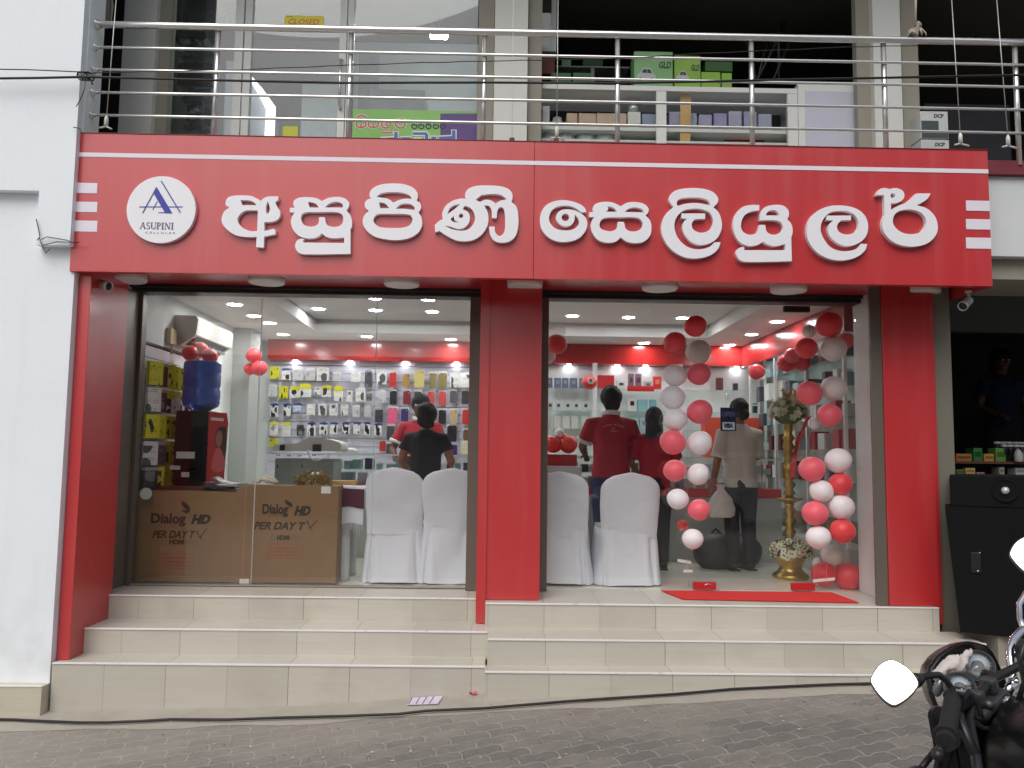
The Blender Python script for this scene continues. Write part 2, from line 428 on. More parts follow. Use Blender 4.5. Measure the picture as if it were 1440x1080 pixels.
# ------------------------------------------------------------------ steps
def flight(name, label, x0, spans, joints):
    t = thing(name, label, 'steps', (0, 5.8, -.7))
    zs = (-.34, -.17, 0)
    for i, ((xa, xb, ye), z) in enumerate(zip(spans, zs)):
        yb = spans[i+1][2] if i < 2 else 6.9
        st = B(xa, xb, ye, yb+(.0 if i < 2 else 0), -.95 if i == 0 else zs[i-1]-.02, z-.001).build('step', tile_mat('step_tile', joints[i]), t)
        tr = MB(); rr = random.Random(i+len(name))
        x = xa
        while x < xb-.01:
            L = min(xb-x, rr.uniform(.5, 1.3)); d = rr.uniform(-.001, .002)
            tr.box(x+.001, x+L-.001, ye-.006-d, ye+.012, z-.006, z+.003+d*.5); x += L
        tr.build('edge_trim', EDGE, st)
    return t
flight('tiled_steps', 'left flight of three beige tiled steps below the shop window', 0,
       [(-2.93, -.0688, 5.556), (-2.87, -.0565, 5.82), (-2.93, -.14, 6.16)],
       [at(232, 965, 5.556).x, at(253, 905, 5.82).x, at(272, 860, 6.16).x])
flight('tiled_steps', 'right flight of three beige tiled steps below the glass door', 0,
       [(-.068, 3.6, 5.43), (-.055, 3.34, 5.60), (-.078, 3.23, 5.98)],
       [at(772, 965, 5.43).x, at(767, 920, 5.60).x, at(765, 870, 5.98).x])

# ------------------------------------------------------------------ red pillars
PT = 2.40
o = B(-2.945, -2.862, 5.63, 6.20, -.339, PT, b=.003)
tag(o.build('pillar', RED), 'narrow red clad pillar at the left, beside the white wall', 'pillar')
o = MB(); o.box(-.150, .318, 6.105, 6.60, .003, PT, b=.003); o.box(-.150, -.080, 6.09, 6.104, -.165, PT-.001)
tag(o.build('pillar', RED), 'wide red pillar in the middle, between the two shop windows', 'pillar')
o = MB(); o.box(2.888, 3.262, 6.02, 6.062, .003, PT, b=.003); o.box(2.995, 3.262, 6.063, 6.60, .003, PT); o.box(3.2625, 3.285, 6.03, 6.58, -.13, PT)
tag(o.build('pillar', RED), 'red pillar at the right, beside the dark neighbouring shop', 'pillar')
tag(B(3.29, 3.43, 6.06, 9.9, -.4, 3.1, b=.004).build('party_wall', M('grey_plaster', srgb(118, 114, 102), .85, var=.07, vs=2, bump=.2)),
    'narrow grey concrete wall between the red pillar and the dark shop', 'wall')

# ------------------------------------------------------------------ sign board
YS = 5.55
sb = thing('shop_signboard', 'long red shop signboard with raised white Sinhala letters and a round logo', 'sign', (.24, YS, 2.292))
ZT, ZB, SXL, SXR = 3.274, 2.292, -2.975, 3.452
seam = at(751, 290, YS).x
pb = MB(); pb.box(SXL, seam-.0015, YS, YS+.06, ZB, ZT, b=.002); pb.build('panel', RED, sb)
pb = MB(); pb.box(seam+.0015, SXR, YS+.001, YS+.06, ZB, ZT, b=.002); pb.build('panel', RED, sb)
B(SXL, SXL+.003, YS+.061, 5.9, ZB+.02, ZT).build('return_panel', RED, sb); B(SXR-.003, SXR, YS+.061, 6.2, ZB, ZT).build('return_panel', RED, sb)
MB().box(SXL, SXR, YS-.004, YS+.05, ZT+.001, ZT+.006).build('top_edge', M('dark_red_trim', srgb(120, 40, 44), .5), sb)
zs_ = at(700, 228.5, YS).z
MB().box(SXL+.001, SXR-.001, YS-.0025, YS-.0005, zs_-.014, zs_+.016).build('stripe', LILAC, sb)
for y0, y1 in ((257, 272), (283.5, 298.5), (310, 326)):
    a = at(100, y0, YS); b = at(136.5, y1, YS); MB().box(SXL+.001, b.x, YS-.0025, YS-.0005, b.z, a.z).build('bar', LILAC, sb)
for y0, y1 in ((282, 297), (308, 323), (334, 350)):
    a = at(1358, y0, YS); b = at(1392, y1, YS); MB().box(a.x, SXR-.001, YS-.0025, YS-.0005, b.z, a.z).build('bar', LILAC, sb)
YF = 5.512
def glyph(u0, v0, s, outer, holes):
    f = lambda pts: [(lambda q: (q.x, q.z))(at(u0+x/s, v0+y/s, YF)) for x, y in pts]
    mb = MB().prism(f(cr(outer)), [f(cr(h) if len(h) < 20 else h) for h in holes], YF, YS-.001)
    # a small rounded front edge comes from a bevel
    return mb.build('letter', WHITE, sb)
K = 1
A1 = (300, 250, 6.545); A2 = (500, 245, 6.0); A3 = (750, 255, 5.143); A4 = (1010, 255, 4.364)
glyph(*A1, [(112,230),(130,187),(180,166),(270,162),(350,168),(400,190),(437,213,K),(460,190),(505,173),(597,171,K),(597,206,K),(568,222,K),(585,262),(610,300),(615,345),(590,385),(540,404),(470,408,K),(468,490,K),(552,468,K),(572,480,K),(572,520,K),(468,541,K),(463,643,K),(393,638,K),(398,543,K),(310,545),(200,525),(120,470),(78,410),(80,355),(102,308),(150,272,K),(118,255)],
      [[(250,204,K),(320,206),(370,222),(396,253,K),(264,252,K)], [(410,300,K),(403,490,K),(340,490),(270,460),(235,425),(222,385),(240,342),(270,314),(312,300)], [(502,216,K),(486,255),(484,332,K),(508,322),(521,292),(515,255)]])
glyph(*A1, [(735,232),(750,202),(800,182),(880,178),(955,190),(1000,215,K),(1050,188),(1120,176),(1190,182),(1240,215),(1250,255),(1225,300,K),(1258,340),(1276,400),(1272,460,K),(1262,470,K),(1262,700,K),(840,704),(785,688),(754,640),(760,595),(782,568),(812,560,K),(838,566,K),(822,580,K),(832,596,K),(1204,600,K),(1204,548,K),(1120,555),(1045,545),(998,512,K),(960,545),(880,558),(800,540),(742,490),(715,420),(722,360),(748,320,K),(702,316,K),(705,276,K),(748,276,K)],
      [[(872,218,K),(925,230),(955,250),(968,275,K),(884,272,K)], [(1025,272,K),(1060,240),(1110,222),(1165,225),(1192,250),(1188,274,K)], [(806,375),(818,335),(860,318),(930,316),(1130,316),(1180,335),(1195,375),(1182,425),(1135,450),(1075,446),(1040,425),(1025,362,K),(974,362,K),(965,420),(930,445),(870,446),(828,425)]])
glyph(*A2, [(118,185),(130,135),(180,98),(260,80),(380,80),(470,105),(515,145),(525,190),(515,222,K),(545,245),(552,285),(530,320,K),(556,365),(560,430),(530,490),(460,535),(360,555),(250,548),(150,520),(82,460),(60,400),(75,345),(112,308,K),(82,280),(80,238),(105,212),(135,203,K)],
      [[(174,192,K),(215,162),(300,150),(400,157),(455,178),(474,208,K),(430,205),(370,216),(318,240,K),(280,210),(225,198)], [(198,236,K),(250,246),(284,287,K),(208,286,K)], [(340,291,K),(370,260),(420,246),(475,257),(498,283),(496,302,K),(420,292)], [(150,388),(168,348),(205,335),(320,334),(430,336),(468,350),(480,388),(455,430),(400,450),(300,453),(210,446),(168,422)]])
glyph(*A2, [(925,195),(930,150),(965,115),(1040,96),(1180,97),(1270,115),(1315,150),(1325,195),(1315,234,K),(1355,270),(1372,340),(1372,440),(1350,520),(1300,565),(1230,577),(1170,560),(1136,510),(1126,442,K),(1173,442,K),(1180,490),(1210,520),(1240,508),(1258,470),(1262,400),(1258,320),(1245,288),(1222,278),(1200,300),(1190,368,K),(1150,368,K),(1146,300),(1122,266),(1086,264,K),(1114,320),(1121,390),(1100,460),(1040,530),(960,562),(860,560),(770,520),(707,478,K),(672,490,K),(668,430,K),(700,398),(734,378,K),(732,328),(758,270),(812,228),(880,206),(938,207,K)],
      [[(1012,214,K),(1062,175,K),(1150,166),(1230,176),(1278,212,K),(1225,222),(1182,246,K),(1140,220),(1095,215),(1050,234,K)], [(775,338,K),(792,290),(830,262),(882,252,K),(838,292)], [(922,266,K),(970,285),(1000,330),(1005,390),(970,450),(910,475),(820,465),(750,433,K),(800,442),(870,462),(930,440),(963,385),(953,325),(902,292,K)], [(800,378,K),(828,352,K),(836,385),(872,404,K),(825,402)], circ(890, 350, 19)])
glyph(*A3, [(384,221,K),(370,190),(330,162),(260,140),(180,138),(100,167),(58,222),(48,290),(62,350),(110,405),(180,435),(260,435),(330,410),(376,360),(390,310),(380,265),(352,236,K),(300,210),(240,202),(190,215),(163,258),(180,300),(225,324),(272,315),(297,282),(300,240,K),(324,270),(329,308),(290,345),(230,355),(160,340),(119,295),(117,245),(147,197),(205,176),(275,180),(316,200),(346,225,K)], [circ(232, 260, 27)])
glyph(*A3, [(430,195),(447,165),(500,149),(570,152),(632,180,K),(680,154),(740,150),(800,163),(832,195),(830,225),(812,246,K),(845,285),(854,330),(845,390),(800,435),(735,447),(675,435),(632,404,K),(600,433),(540,444),(470,425),(426,370),(415,320),(425,280),(445,258,K),(402,257,K),(405,223,K),(438,222,K)],
      [[(535,180,K),(580,190),(609,221,K),(524,219,K),(541,200)], [(660,221,K),(690,197),(740,188),(785,200),(800,224,K)], [(478,318),(492,278),(530,262),(640,260),(750,262),(785,287),(788,325),(760,355),(712,362),(672,345),(655,293,K),(611,293,K),(603,338),(568,360),(520,355),(490,342)]])
glyph(*A3, [(982,140),(986,105),(1020,71),(1090,52),(1200,50),(1290,72),(1332,112),(1334,150),(1303,187,K),(1340,225),(1362,290),(1360,350),(1330,410),(1280,445),(1210,459),(1150,442),(1102,398),(1079,340),(1086,297),(1112,270,K),(1070,266,K),(1073,232,K),(1243,232,K),(1243,270,K),(1170,273,K),(1147,302),(1152,340),(1180,363),(1225,371),(1274,350),(1299,305),(1296,262),(1270,222),(1210,199),(1140,198),(1079,215),(1034,264),(1020,320),(1036,390),(1076,445),(1130,480),(1200,491),(1270,475),(1312,440,K),(1355,440,K),(1335,490),(1280,534),(1190,557),(1100,550),(1020,510),(962,450),(928,372),(928,310),(955,240),(1014,184,K)],
      [[(1036,160,K),(1050,132),(1110,118),(1200,118),(1262,136),(1284,174,K),(1230,163),(1170,156),(1100,162),(1043,178,K)]])
glyph(*A4, [(252,145,K),(252,178,K),(207,184),(165,205),(142,250),(146,300),(180,325),(220,324),(243,305),(252,267,K),(288,267,K),(298,308),(330,327),(370,320),(396,293),(393,262),(370,243),(330,238),(255,238,K),(258,200),(282,162),(330,146),(395,148),(430,177),(433,210),(424,232,K),(450,265),(457,310),(448,345,K),(452,490,K),(170,494),(130,480),(110,445),(120,415),(150,401,K),(162,406,K),(158,422,K),(412,423,K),(412,384,K),(350,397),(305,388),(275,370,K),(240,390),(185,395),(130,370),(97,312),(92,255),(110,197),(150,157),(205,145)],
      [[(292,209,K),(306,185),(340,176),(366,188),(373,209,K)]])
glyph(*A4, [(815,210,K),(815,238,K),(757,238,K),(731,267),(734,300),(762,321),(805,325),(845,305),(861,267),(848,220),(808,189),(740,181),(682,195),(638,245),(629,302),(651,358),(690,404),(750,427),(820,424),(860,405),(877,383,K),(915,385,K),(900,425),(850,464),(770,485),(690,477),(612,440),(562,380),(543,315),(556,242),(602,187),(680,153),(770,149),(850,169),(900,210),(920,268),(910,330),(870,374),(800,397),(742,384),(692,345),(674,300),(684,262),(707,239,K),(664,238,K),(668,210,K)], [])
glyph(*A4, [(972,85,K),(986,52),(1018,41),(1052,47,K),(1090,41),(1130,56),(1143,85),(1130,115),(1098,131),(1060,134,K),(1060,174,K),(1100,152),(1150,131),(1190,101),(1216,74,K),(1304,74,K),(1284,106),(1250,131),(1217,146,K),(1280,166),(1330,215),(1347,270),(1340,320),(1300,370),(1240,395),(1160,399),(1080,375),(1022,320),(1006,260),(1021,205,K),(1018,84,K)],
      [[(1072,250),(1081,207),(1115,181),(1180,173),(1240,190),(1271,225),(1274,270),(1245,309),(1190,324),(1132,315),(1091,287)], circ(1072, 87, 14)])
# round logo board
c = at(226.5, 294.5, YF); LR = 0.236
lg = MB().prism(circ(c.x, c.z, LR, 72), (), YF+.001, YS-.001)
lo = lg.build('logo_disc', WHITE, sb)
BLUE = M('blue_vinyl', srgb(52, 62, 158), .4, var=.03); GREYB = M('grey_blue_vinyl', srgb(84, 88, 120), .45, var=.03)
def LP(u, v): q = at(170+u/9.817, 240+v/9.817, YF); return (q.x, q.z)
lm = MB()
def bar(mb, p, q, w, Y=YF, t=.0015, f=LP):
    a = Vector(f(*p)); b = Vector(f(*q)); d = (b-a).normalized(); nn = Vector((-d.y, d.x))*w/2
    mb.prism([tuple(a+nn), tuple(a-nn), tuple(b-nn), tuple(b+nn)], (), Y-t, Y-.0002)
lm.prism([LP(493, 225), LP(710, 586), LP(612, 586), LP(447, 303)], (), YF-.0026, YF-.0002)
bar(lm, (492, 232), (300, 588), .0062, t=.0022); bar(lm, (557, 142), (822, 580), .0075, t=.0018); bar(lm, (503, 425), (440, 540), .005, t=.0014)
bar(lm, (517, 580), (625, 580), .0055, t=.001); bar(lm, (255, 500), (852, 500), .0062, t=.0012)
lm.build('emblem', BLUE, lo)
tm = MB(); q0 = at(170+541/9.817, 240+803/9.817, YF); q1 = at(170+262/9.817, 240+803/9.817, YF); q2 = at(170+820/9.817, 240+803/9.817, YF)
# serif capitals drawn as strokes
def serif(mb, word, x, z, H, gap, P):
    st, th, sf = .17*H, .06*H, .11*H
    def ln(a, b, w):
        a = Vector(a); b = Vector(b); d = (b-a).normalized(); nn = Vector((-d.y, d.x))*w/2; k_ = len(mb.f)*1e-6
        mb.prism([tuple(a+nn), tuple(a-nn), tuple(b-nn), tuple(b+nn)], (), YF-.0012-k_, YF-.0002)
    def vert(x_, w): ln((x_, z), (x_, z+H), w); ln((x_-w*1.1, z+th/2), (x_+w*1.1, z+th/2), th); ln((x_-w*1.1, z+H-th/2), (x_+w*1.1, z+H-th/2), th)
    def arc(cx, cz, rx, rz, a0, a1, w, n=10):
        pts = [(cx+rx*math.cos(rad(a0+(a1-a0)*i/n)), cz+rz*math.sin(rad(a0+(a1-a0)*i/n))) for i in range(n+1)]
        for p_, q_ in zip(pts[:-1], pts[1:]):
            v = abs(q_[0]-p_[0])/(abs(q_[0]-p_[0])+abs(q_[1]-p_[1])+1e-9); ln(p_, q_, w*(1-v)+th*v)
    for ch in word:
        if ch == 'A':
            w = .8*H; ln((x+.05*H, z), (x+w/2, z+H), th); ln((x+w*.94, z), (x+w/2, z+H), st); ln((x+.2*H, z+.36*H), (x+w*.7, z+.36*H), th)
            ln((x-.03*H, z+th/2), (x+.2*H, z+th/2), th); ln((x+w*.75, z+th/2), (x+w*1.08, z+th/2), th)
        elif ch == 'S':
            w = .5*H; arc(x+w/2, z+.74*H, w*.42, .24*H, 20, 270, st*.8); arc(x+w/2, z+.26*H, w*.45, .25*H, 90, -160, st*.8)
        elif ch == 'U':
            w = .72*H; ln((x+.1*H, z+.3*H), (x+.1*H, z+H), st); ln((x+w-.08*H, z+.3*H), (x+w-.08*H, z+H), th)
            arc(x+w/2+.01*H, z+.3*H, w/2-.1*H, .28*H, 180, 360, st*.8)
            ln((x-.06*H, z+H-th/2), (x+.28*H, z+H-th/2), th); ln((x+w-.2*H, z+H-th/2), (x+w+.06*H, z+H-th/2), th)
        elif ch == 'P':
            w = .55*H; vert(x+.12*H, st); arc(x+.2*H, z+.73*H, w*.55, .25*H, 90, -90, st*.85)
        elif ch == 'I':
            w = .3*H; vert(x+.14*H, st)
        elif ch == 'N':
            w = .82*H; ln((x+.1*H, z), (x+.1*H, z+H), th); ln((x+w-.1*H, z), (x+w-.1*H, z+H), th); ln((x+.1*H, z+H), (x+w-.1*H, z), st)
            ln((x-.03*H, z+th/2), (x+.23*H, z+th/2), th); ln((x+w-.25*H, z+H-th/2), (x+w+.04*H, z+H-th/2), th)
        x += w+gap*H
serif(tm, 'ASUPINI', q1.x, q1.z, .0465, .155, LP)
q = at(170+545/9.817, 240+868/9.817, YF); text_mb(tm, 'C E L L U L E R', lambda x, y, z: Vector((q.x+x, YF-.001, q.z+z)), .017, width=.205)
tm.build('lettering', GREYB, lo)
# soffit and head
sf = MB(); sf.box(SXL+.04, 3.40, YS+.061, 6.60, PT+.002, PT+.02); MB().box(SXL+.005, SXR-.005, YS+.0605, 6.7, ZT-.3, ZT-.02).build('slab', CONC, sb)
sf.build('soffit', M('red_soffit', srgb(176, 34, 40), .32, var=.05, coat=.2), sb)
# lamps under the soffit, unlit
n0 = None; disc_x = [180, 375, 565, 738, 928, 1109, 1296]
words = ['leftmost round white soffit lamp, beside the left camera', 'round white soffit lamp above the water bottle window pane', 'round white soffit lamp above the chairs in the left window',
         'round white soffit lamp over the wide middle red pillar', 'round white soffit lamp above the person in the red polo', 'round white soffit lamp above the glass door', 'rightmost round white soffit lamp, above the right red pillar']
DISC = M('opal_lamp_cover', (.72, .70, .70), .4, var=.02)
for px_, wd in zip(disc_x, words):
    zc = PT+.001; py_ = 392+(px_-180)*.0172
    q = Vector((at(px_, py_, 6.08).x, 6.08, zc-.062))
    if n0 is None:
        n0 = thing('ceiling_lamp', wd, 'lamp', q, 'round lamps under the signboard')
        MB().lathe([(.135, .062), (.135, .01), (.128, .001), (.118, 0)], q, 40).build('cover', DISC, n0)
        MB().lathe([(.137, .0625), (.137, .050), (.1355, .0495)], q, 40, cap=False).build('rim', M('lamp_rim', srgb(190, 186, 182), .4), n0)
    else: copy_thing(n0, q, wd)
# two bullet cameras
def cctv(label, p, dirv):
    t = thing('security_camera', label, 'camera', p, 'bullet cameras under the signboard')
    d = Vector(dirv).normalized(); R = d.to_track_quat('Z', 'Y').to_matrix().to_4x4()
    W_ = C((214, 212, 206), .4)
    MB().lathe([(.028, 0), (.028, .012), (.02, .016)], p+Vector((0, 0, -.018)), 16).tube([p+Vector((0, 0, -.015)), p+Vector((0, 0, -.045)), p+Vector((0, 0, -.06))+d*.02], .012, 8).build('bracket', W_, t)
    a = p+Vector((0, 0, -.075))-d*.01
    bd = MB(); bd.lathe([(.022, 0), (.031, .012), (.033, .10), (.035, .101), (.035, .128), (.031, .128), (.029, .118), (.004, .117)], a, 20, R); bd.build('body', W_, t)
    MB().lathe([(.0285, .1185), (.0285, .121), (.012, .1245), (.001, .1245)], a, 16, R).build('lens', BLACK, t)
cctv('white bullet camera under the left end of the signboard', at(138, 383, 5.78), (.88, -.34, -.30))
cctv('white bullet camera under the right end of the signboard', at(1362, 408, 5.80), (-.70, -.5, -.5))
# ------------------------------------------------------------------ shop windows
YG = 6.62
HT = 2.345                      # underside of the head frame
RX0, RX1, RYB, RZC, RZT = -2.985, 3.30, 10.12, 2.45, 2.62    # the shop room
def frame_thing(label, x0, x1):
    t = thing('shop_window', label, 'window', ((x0+x1)/2, YG, 0))
    MB().box(x0, x1, 6.50, 6.66, HT-.0, HT+.10, b=.004).box(x0, x1, 6.46, 6.499, HT+.03, HT+.10, b=.003).build('head_frame', DARKALU, t)
    return t
lw = frame_thing('left shop window of three glass panes above the boxes and chairs', -2.98, -.152)
lf = MB(); lf.box(-2.975, -2.935, 6.205, 6.66, .002, HT-.001, b=.004); lf.box(-2.934, -2.905, 6.56, 6.65, .002, HT-.001, b=.003)
lf.build('side_frame', ALU, lw)
MB().box(-.245, -.152, 6.50, 6.66, .002, HT-.001, b=.004).build('side_frame', ALU, lw)
xa, xb = at(362, 600, YG).x, at(526, 600, YG).x
for a, b in ((-2.905, xa-.002), (xa+.002, xb-.002), (xb+.002, -.246)):
    B(a, b, YG-.004, YG+.004, .014, HT-.002).build('glass_pane', GLASS, lw)
for x in (xa, xb): MB().box(x-.0025, x+.0025, YG-.0055, YG+.0055, .014, HT-.002).build('glass_joint', JOINT, lw)
B(-2.93, -.15, 6.58, 6.66, .003, .013, b=.003).build('sill_track', M('sill_track', srgb(150, 146, 138), .4, .4), lw)
rw = frame_thing('right shop window beside the glass door, with a balloon strand on it', .318, 2.949)
MB().box(.319, .395, 6.50, 6.66, .002, HT-.001, b=.004).build('side_frame', ALU, rw)
x_r = 2.95
MB().box(2.80, 2.8865, 6.035, 6.062, .002, PT-.001, b=.003).build('side_frame', ALU, rw)
MB().box(x_r, 2.994, 6.0645, 6.66, .002, PT-.001).box(2.9945, 3.29, 6.605, 6.66, .002, 2.7).build('reveal', M('white_reveal', srgb(206, 204, 202), .5, var=.04), rw)
xd0, xd1 = at(973, 640, YG).x, at(1142, 640, YG).x
B(.396, xd0-.004, YG-.004, YG+.004, .006, HT-.002).build('glass_pane', GLASS, rw)
B(xd1+.004, x_r-.001, YG-.004, YG+.004, .006, HT-.002).build('glass_pane', GLASS, rw)
dr = thing('glass_door', 'frameless glass door with red bottom fittings and a hanging card sign', 'door', ((xd0+xd1)/2, YG, .01))
B(xd0, xd1, YG-.006, YG+.006, .012, HT-.012).build('glass_panel', GLASS, dr)
REDP = C((190, 46, 52), .35)
def patch(x0, x1, z0, z1, mt):
    return MB().box(x0, x1, YG-.018, YG-.0065, z0, z1, b=.002).box(x0, x1, YG+.0065, YG+.018, z0, z1, b=.002).build('patch_fitting', mt, dr)
f1 = patch(xd0+.002, xd0+.185, .014, .07, REDP)
q = Vector((xd0+.12, YG-.022, .042)); MB().tube([q+Vector((.03*math.cos(a), 0, .016*math.sin(a))) for a in np.linspace(0, math.pi, 9)], .003, 6).build('lock_ring', STEEL, f1)
patch(xd1-.19, xd1-.002, .014, .07, REDP)
patch(xd1-.215, xd1+.0, HT-.062, HT-.013, DARKALU)
# tape strips left on the glass
def tape(a, b, h, label, Y=YG-.0075):
    p, q = at(*a, Y), at(*b, Y); d = Vector((0, 0, h/2))
    tag(MB().prism([(p.x, p.z-h/2), (q.x, q.z-h/2), (q.x, q.z+h/2), (p.x, p.z+h/2)], (), Y, Y+.001).build('tape_strip', C((224, 222, 218), .6)), label, 'tape')
tape((953, 788), (972, 791), .024, 'upper short white tape strip under the left balloon strand')
tape((961, 803), (974, 803), .022, 'lower short white tape strip under the left balloon strand')
tape((1143, 817), (1174, 814), .024, 'white tape strip on the glass at the foot of the right balloon strand')
# red mat on the sill
rm = MB(); P_ = [atZ(x, y, .004) for x, y in ((930, 831), (1170, 834), (1208, 848), (960, 843))]
P_ = [Vector((p.x, p.y, .004)) for p in P_]
rm.add(P_+[p+Vector((0, 0, .006)) for p in P_], [(3, 2, 1, 0), (4, 5, 6, 7), (0, 1, 5, 4), (1, 2, 6, 5), (2, 3, 7, 6), (3, 0, 4, 7)])
tag(rm.build('door_mat', M('red_felt', srgb(205, 44, 42), .95, bump=.5, bs=300, var=.08, vs=20)), 'bright red mat on the sill before the glass door', 'mat')

# ------------------------------------------------------------------ the shop room
FLOOR = NT('glossy_floor_tiles'); sp = FLOOR.n('SeparateXYZ'); FLOOR.l(FLOOR.pos(), sp.inputs[0])
jx = [FLOOR.math('FRACT', FLOOR.math('DIVIDE', sp.outputs[i], .6)) for i in (0, 1)]
jn = FLOOR.math('LESS_THAN', FLOOR.math('MINIMUM', jx[0], jx[1]), .007)
FLOOR.l(FLOOR.mix(jn, FLOOR.mix(FLOOR.noise(3, 6), srgb(226, 225, 212), srgb(236, 235, 224)), srgb(196, 192, 178)), FLOOR.b.inputs['Base Color'])
FLOOR.b.inputs['Roughness'].default_value = .12
INW = M('white_interior_wall', srgb(226, 230, 227), .6, var=.03, vs=1.5)
CEIL = M('white_ceiling', srgb(218, 218, 216), .7, var=.02)
struct(B(RX0-.1, RX1+.1, 6.661, RYB+.1, -.02, .0005).build('floor', FLOOR.m))
struct(MB().box(RX0-.1, RX0, 6.662, RYB, .001, 2.75).build('wall', INW))
struct(MB().box(RX1, RX1+.1, 6.662, RYB, .001, 2.75).build('wall', INW))
struct(MB().box(RX0-.1, RX1+.1, RYB, RYB+.1, .001, 2.75).build('wall', INW))
tx0, tx1, ty0, ty1 = -2.12, 2.42, 6.9, 9.28
cl = MB(); cl.box(RX0, tx0, 6.662, RYB-.001, RZC, 2.75); cl.box(tx1, RX1, 6.662, RYB-.001, RZC, 2.75)
cl.box(tx0+.0005, tx1-.0005, 6.662, ty0, RZC, 2.75); cl.box(tx0+.0005, tx1-.0005, ty1, RYB-.001, RZC, 2.75)
cl.box(tx0-.01, tx1+.01, ty0-.01, ty1+.01, RZC+.15, 2.76)
# the lip of the recessed tray
lp = cl
lp.box(tx0+.001, tx0+.02, ty0+.001, ty1-.001, RZC-.002, RZC+.10); lp.box(tx1-.02, tx1-.001, ty0+.001, ty1-.001, RZC-.002, RZC+.10)
lp.box(tx0+.021, tx1-.021, ty1-.02, ty1-.0015, RZC-.002, RZC+.10)
struct(cl.build('ceiling', CEIL))
# pilaster at the back left and white posts along the back
PW = M('pale_grey_pilaster', srgb(176, 180, 176), .6, var=.04)
tag(B(RX0+.001, -2.79, 9.05, 9.45, .001, RZC-.001, b=.004).build('pilaster', PW), 'grey pilaster in the back left corner beside the red balloons', 'pilaster')
# downlights
dl = None
RZT = RZC+.15
spots = [(330, 428, 0), (357, 444, 0), (379, 454, 0), (398, 470, 0), (448, 434, 1), (528, 436, 1), (608, 438, 1), (516, 473, 0), (634, 477, 0), (805, 444, 1), (884, 446, 1), (906, 482, 0), (1093, 452, 0), (1057, 470, 0), (1026, 485, 0), (602, 421, 1), (527, 419, 1), (720, 474, 2), (960, 447, 2)]
wds = ['downlight nearest the window at the left wall, above the air conditioner', 'second downlight from the window along the left wall', 'third downlight from the window along the left wall', 'downlight in the back left ceiling corner',
  'leftmost downlight in the recessed tray ceiling', 'downlight in the middle of the tray behind the left window', 'downlight in the tray nearest the wide red pillar, left window', 'downlight above the accessory wall, middle of the back strip',
  'downlight on the back strip just left of the wide red pillar', 'left tray downlight seen through the right window', 'right tray downlight seen above the person in the red polo', 'downlight on the back strip above the left balloon strand',
  'downlight nearest the window at the right wall, below the door fitting', 'second downlight from the window along the right wall', 'downlight in the back right ceiling corner', 'right one of two tray downlights cut by the left window head', 'left one of two tray downlights cut by the left window head',
  'back strip downlight behind the wide red pillar', 'tray downlight behind the upper left balloon strand']
for (px_, py_, k), wd in zip(spots, wds):
    zc = RZT if k == 1 else RZC
    if k == 2 and px_ == 960: zc = RZT
    q = atZ(px_, py_, zc); q.z = zc-.001
    if dl is None:
        dl = thing('downlight', wd, 'lamp', q, 'round LED downlights in the shop ceiling')
        MB().lathe([(.078, 0), (.078, -.004), (.066, -.006), (.064, -.003)], q, 28, cap=False).build('rim', C((225, 225, 222), .4), dl)
        MB().lathe([(.064, -.0032), (.001, -.0034)], q, 28).build('lens', LAMPON, dl)
    else: copy_thing(dl, q, wd)
# red fascias over the display walls, each with the wash lamps under it
YB = 9.93
fb = thing('display_fascia', 'red glossy fascia band over the accessory wall and the phone shelves', 'fascia', (0, YB, 2.2))
x0f = at(376, 500, YB).x
MB().box(x0f, RX1-.001, YB, RYB-.001, 2.20, RZC-.001, b=.003).build('panel', M('red_glossy_panel', srgb(172, 40, 38), .2, var=.12, vs=3, coat=.3), fb)
fr = thing('display_fascia', 'red fascia band along the right wall above the glass shelves', 'fascia', (RX1-.15, 8.4, 2.2))
MB().box(RX1-.30, RX1-.002, 6.95, YB-.001, 2.18, RZC-.001, b=.003).build('panel', M('red_glossy_panel_side', srgb(158, 46, 48), .22, var=.12, vs=3, coat=.3), fr)
SPOT = NT('lit_spot'); SPOT.b.inputs['Emission Color'].default_value = (.93, .96, 1, 1); SPOT.b.inputs['Emission Strength'].default_value = 65; SPOT = SPOT.m
for f_, xs_ in ((fb, (415, 492, 570, 642, 800, 868, 908, 1036)),):
    for px_ in xs_:
        q = Vector((at(px_, 512, 10.04).x, 10.04, 2.199))
        MB().lathe([(.026, 0), (.024, -.006), (.001, -.007)], q, 14).build('spot_lamp', SPOT, f_)
for yy in (7.4, 8.2, 9.0):
    MB().lathe([(.022, 0), (.02, -.006), (.001, -.007)], (RX1-.12, yy, 2.179), 14).build('spot_lamp', SPOT, fr)
# slat wall with grooves (back left)
YP = 10.06
sw = MB(); z = .75
while z < 2.19:
    sw.box(x0f, at(664, 560, YP).x+.35, YP, RYB-.002, z, z+.094, b=.002); z += .10
tag(sw.build('slat_wall', M('lilac_white_slats', srgb(206, 206, 218), .35, var=.03)), 'white slatted display wall behind the hanging phone cases', 'display wall')
swl = MB(); z = .55
while z < 1.93:
    swl.box(RX0+.001, RX0+.035, 6.72, 7.95, z, z+.094, b=.002); z += .10
tag(swl.build('slat_wall', M('white_side_slats', srgb(208, 206, 212), .35, var=.03)), 'slatted panel on the left wall under the air conditioner, hung with yellow packs', 'display wall')
tag(B(RX0+.002, RX0+.04, 6.72, 7.95, 1.955, 1.975).build('wall_rail', DARKALU), 'thin dark rail above the yellow packs on the left wall', 'rail')

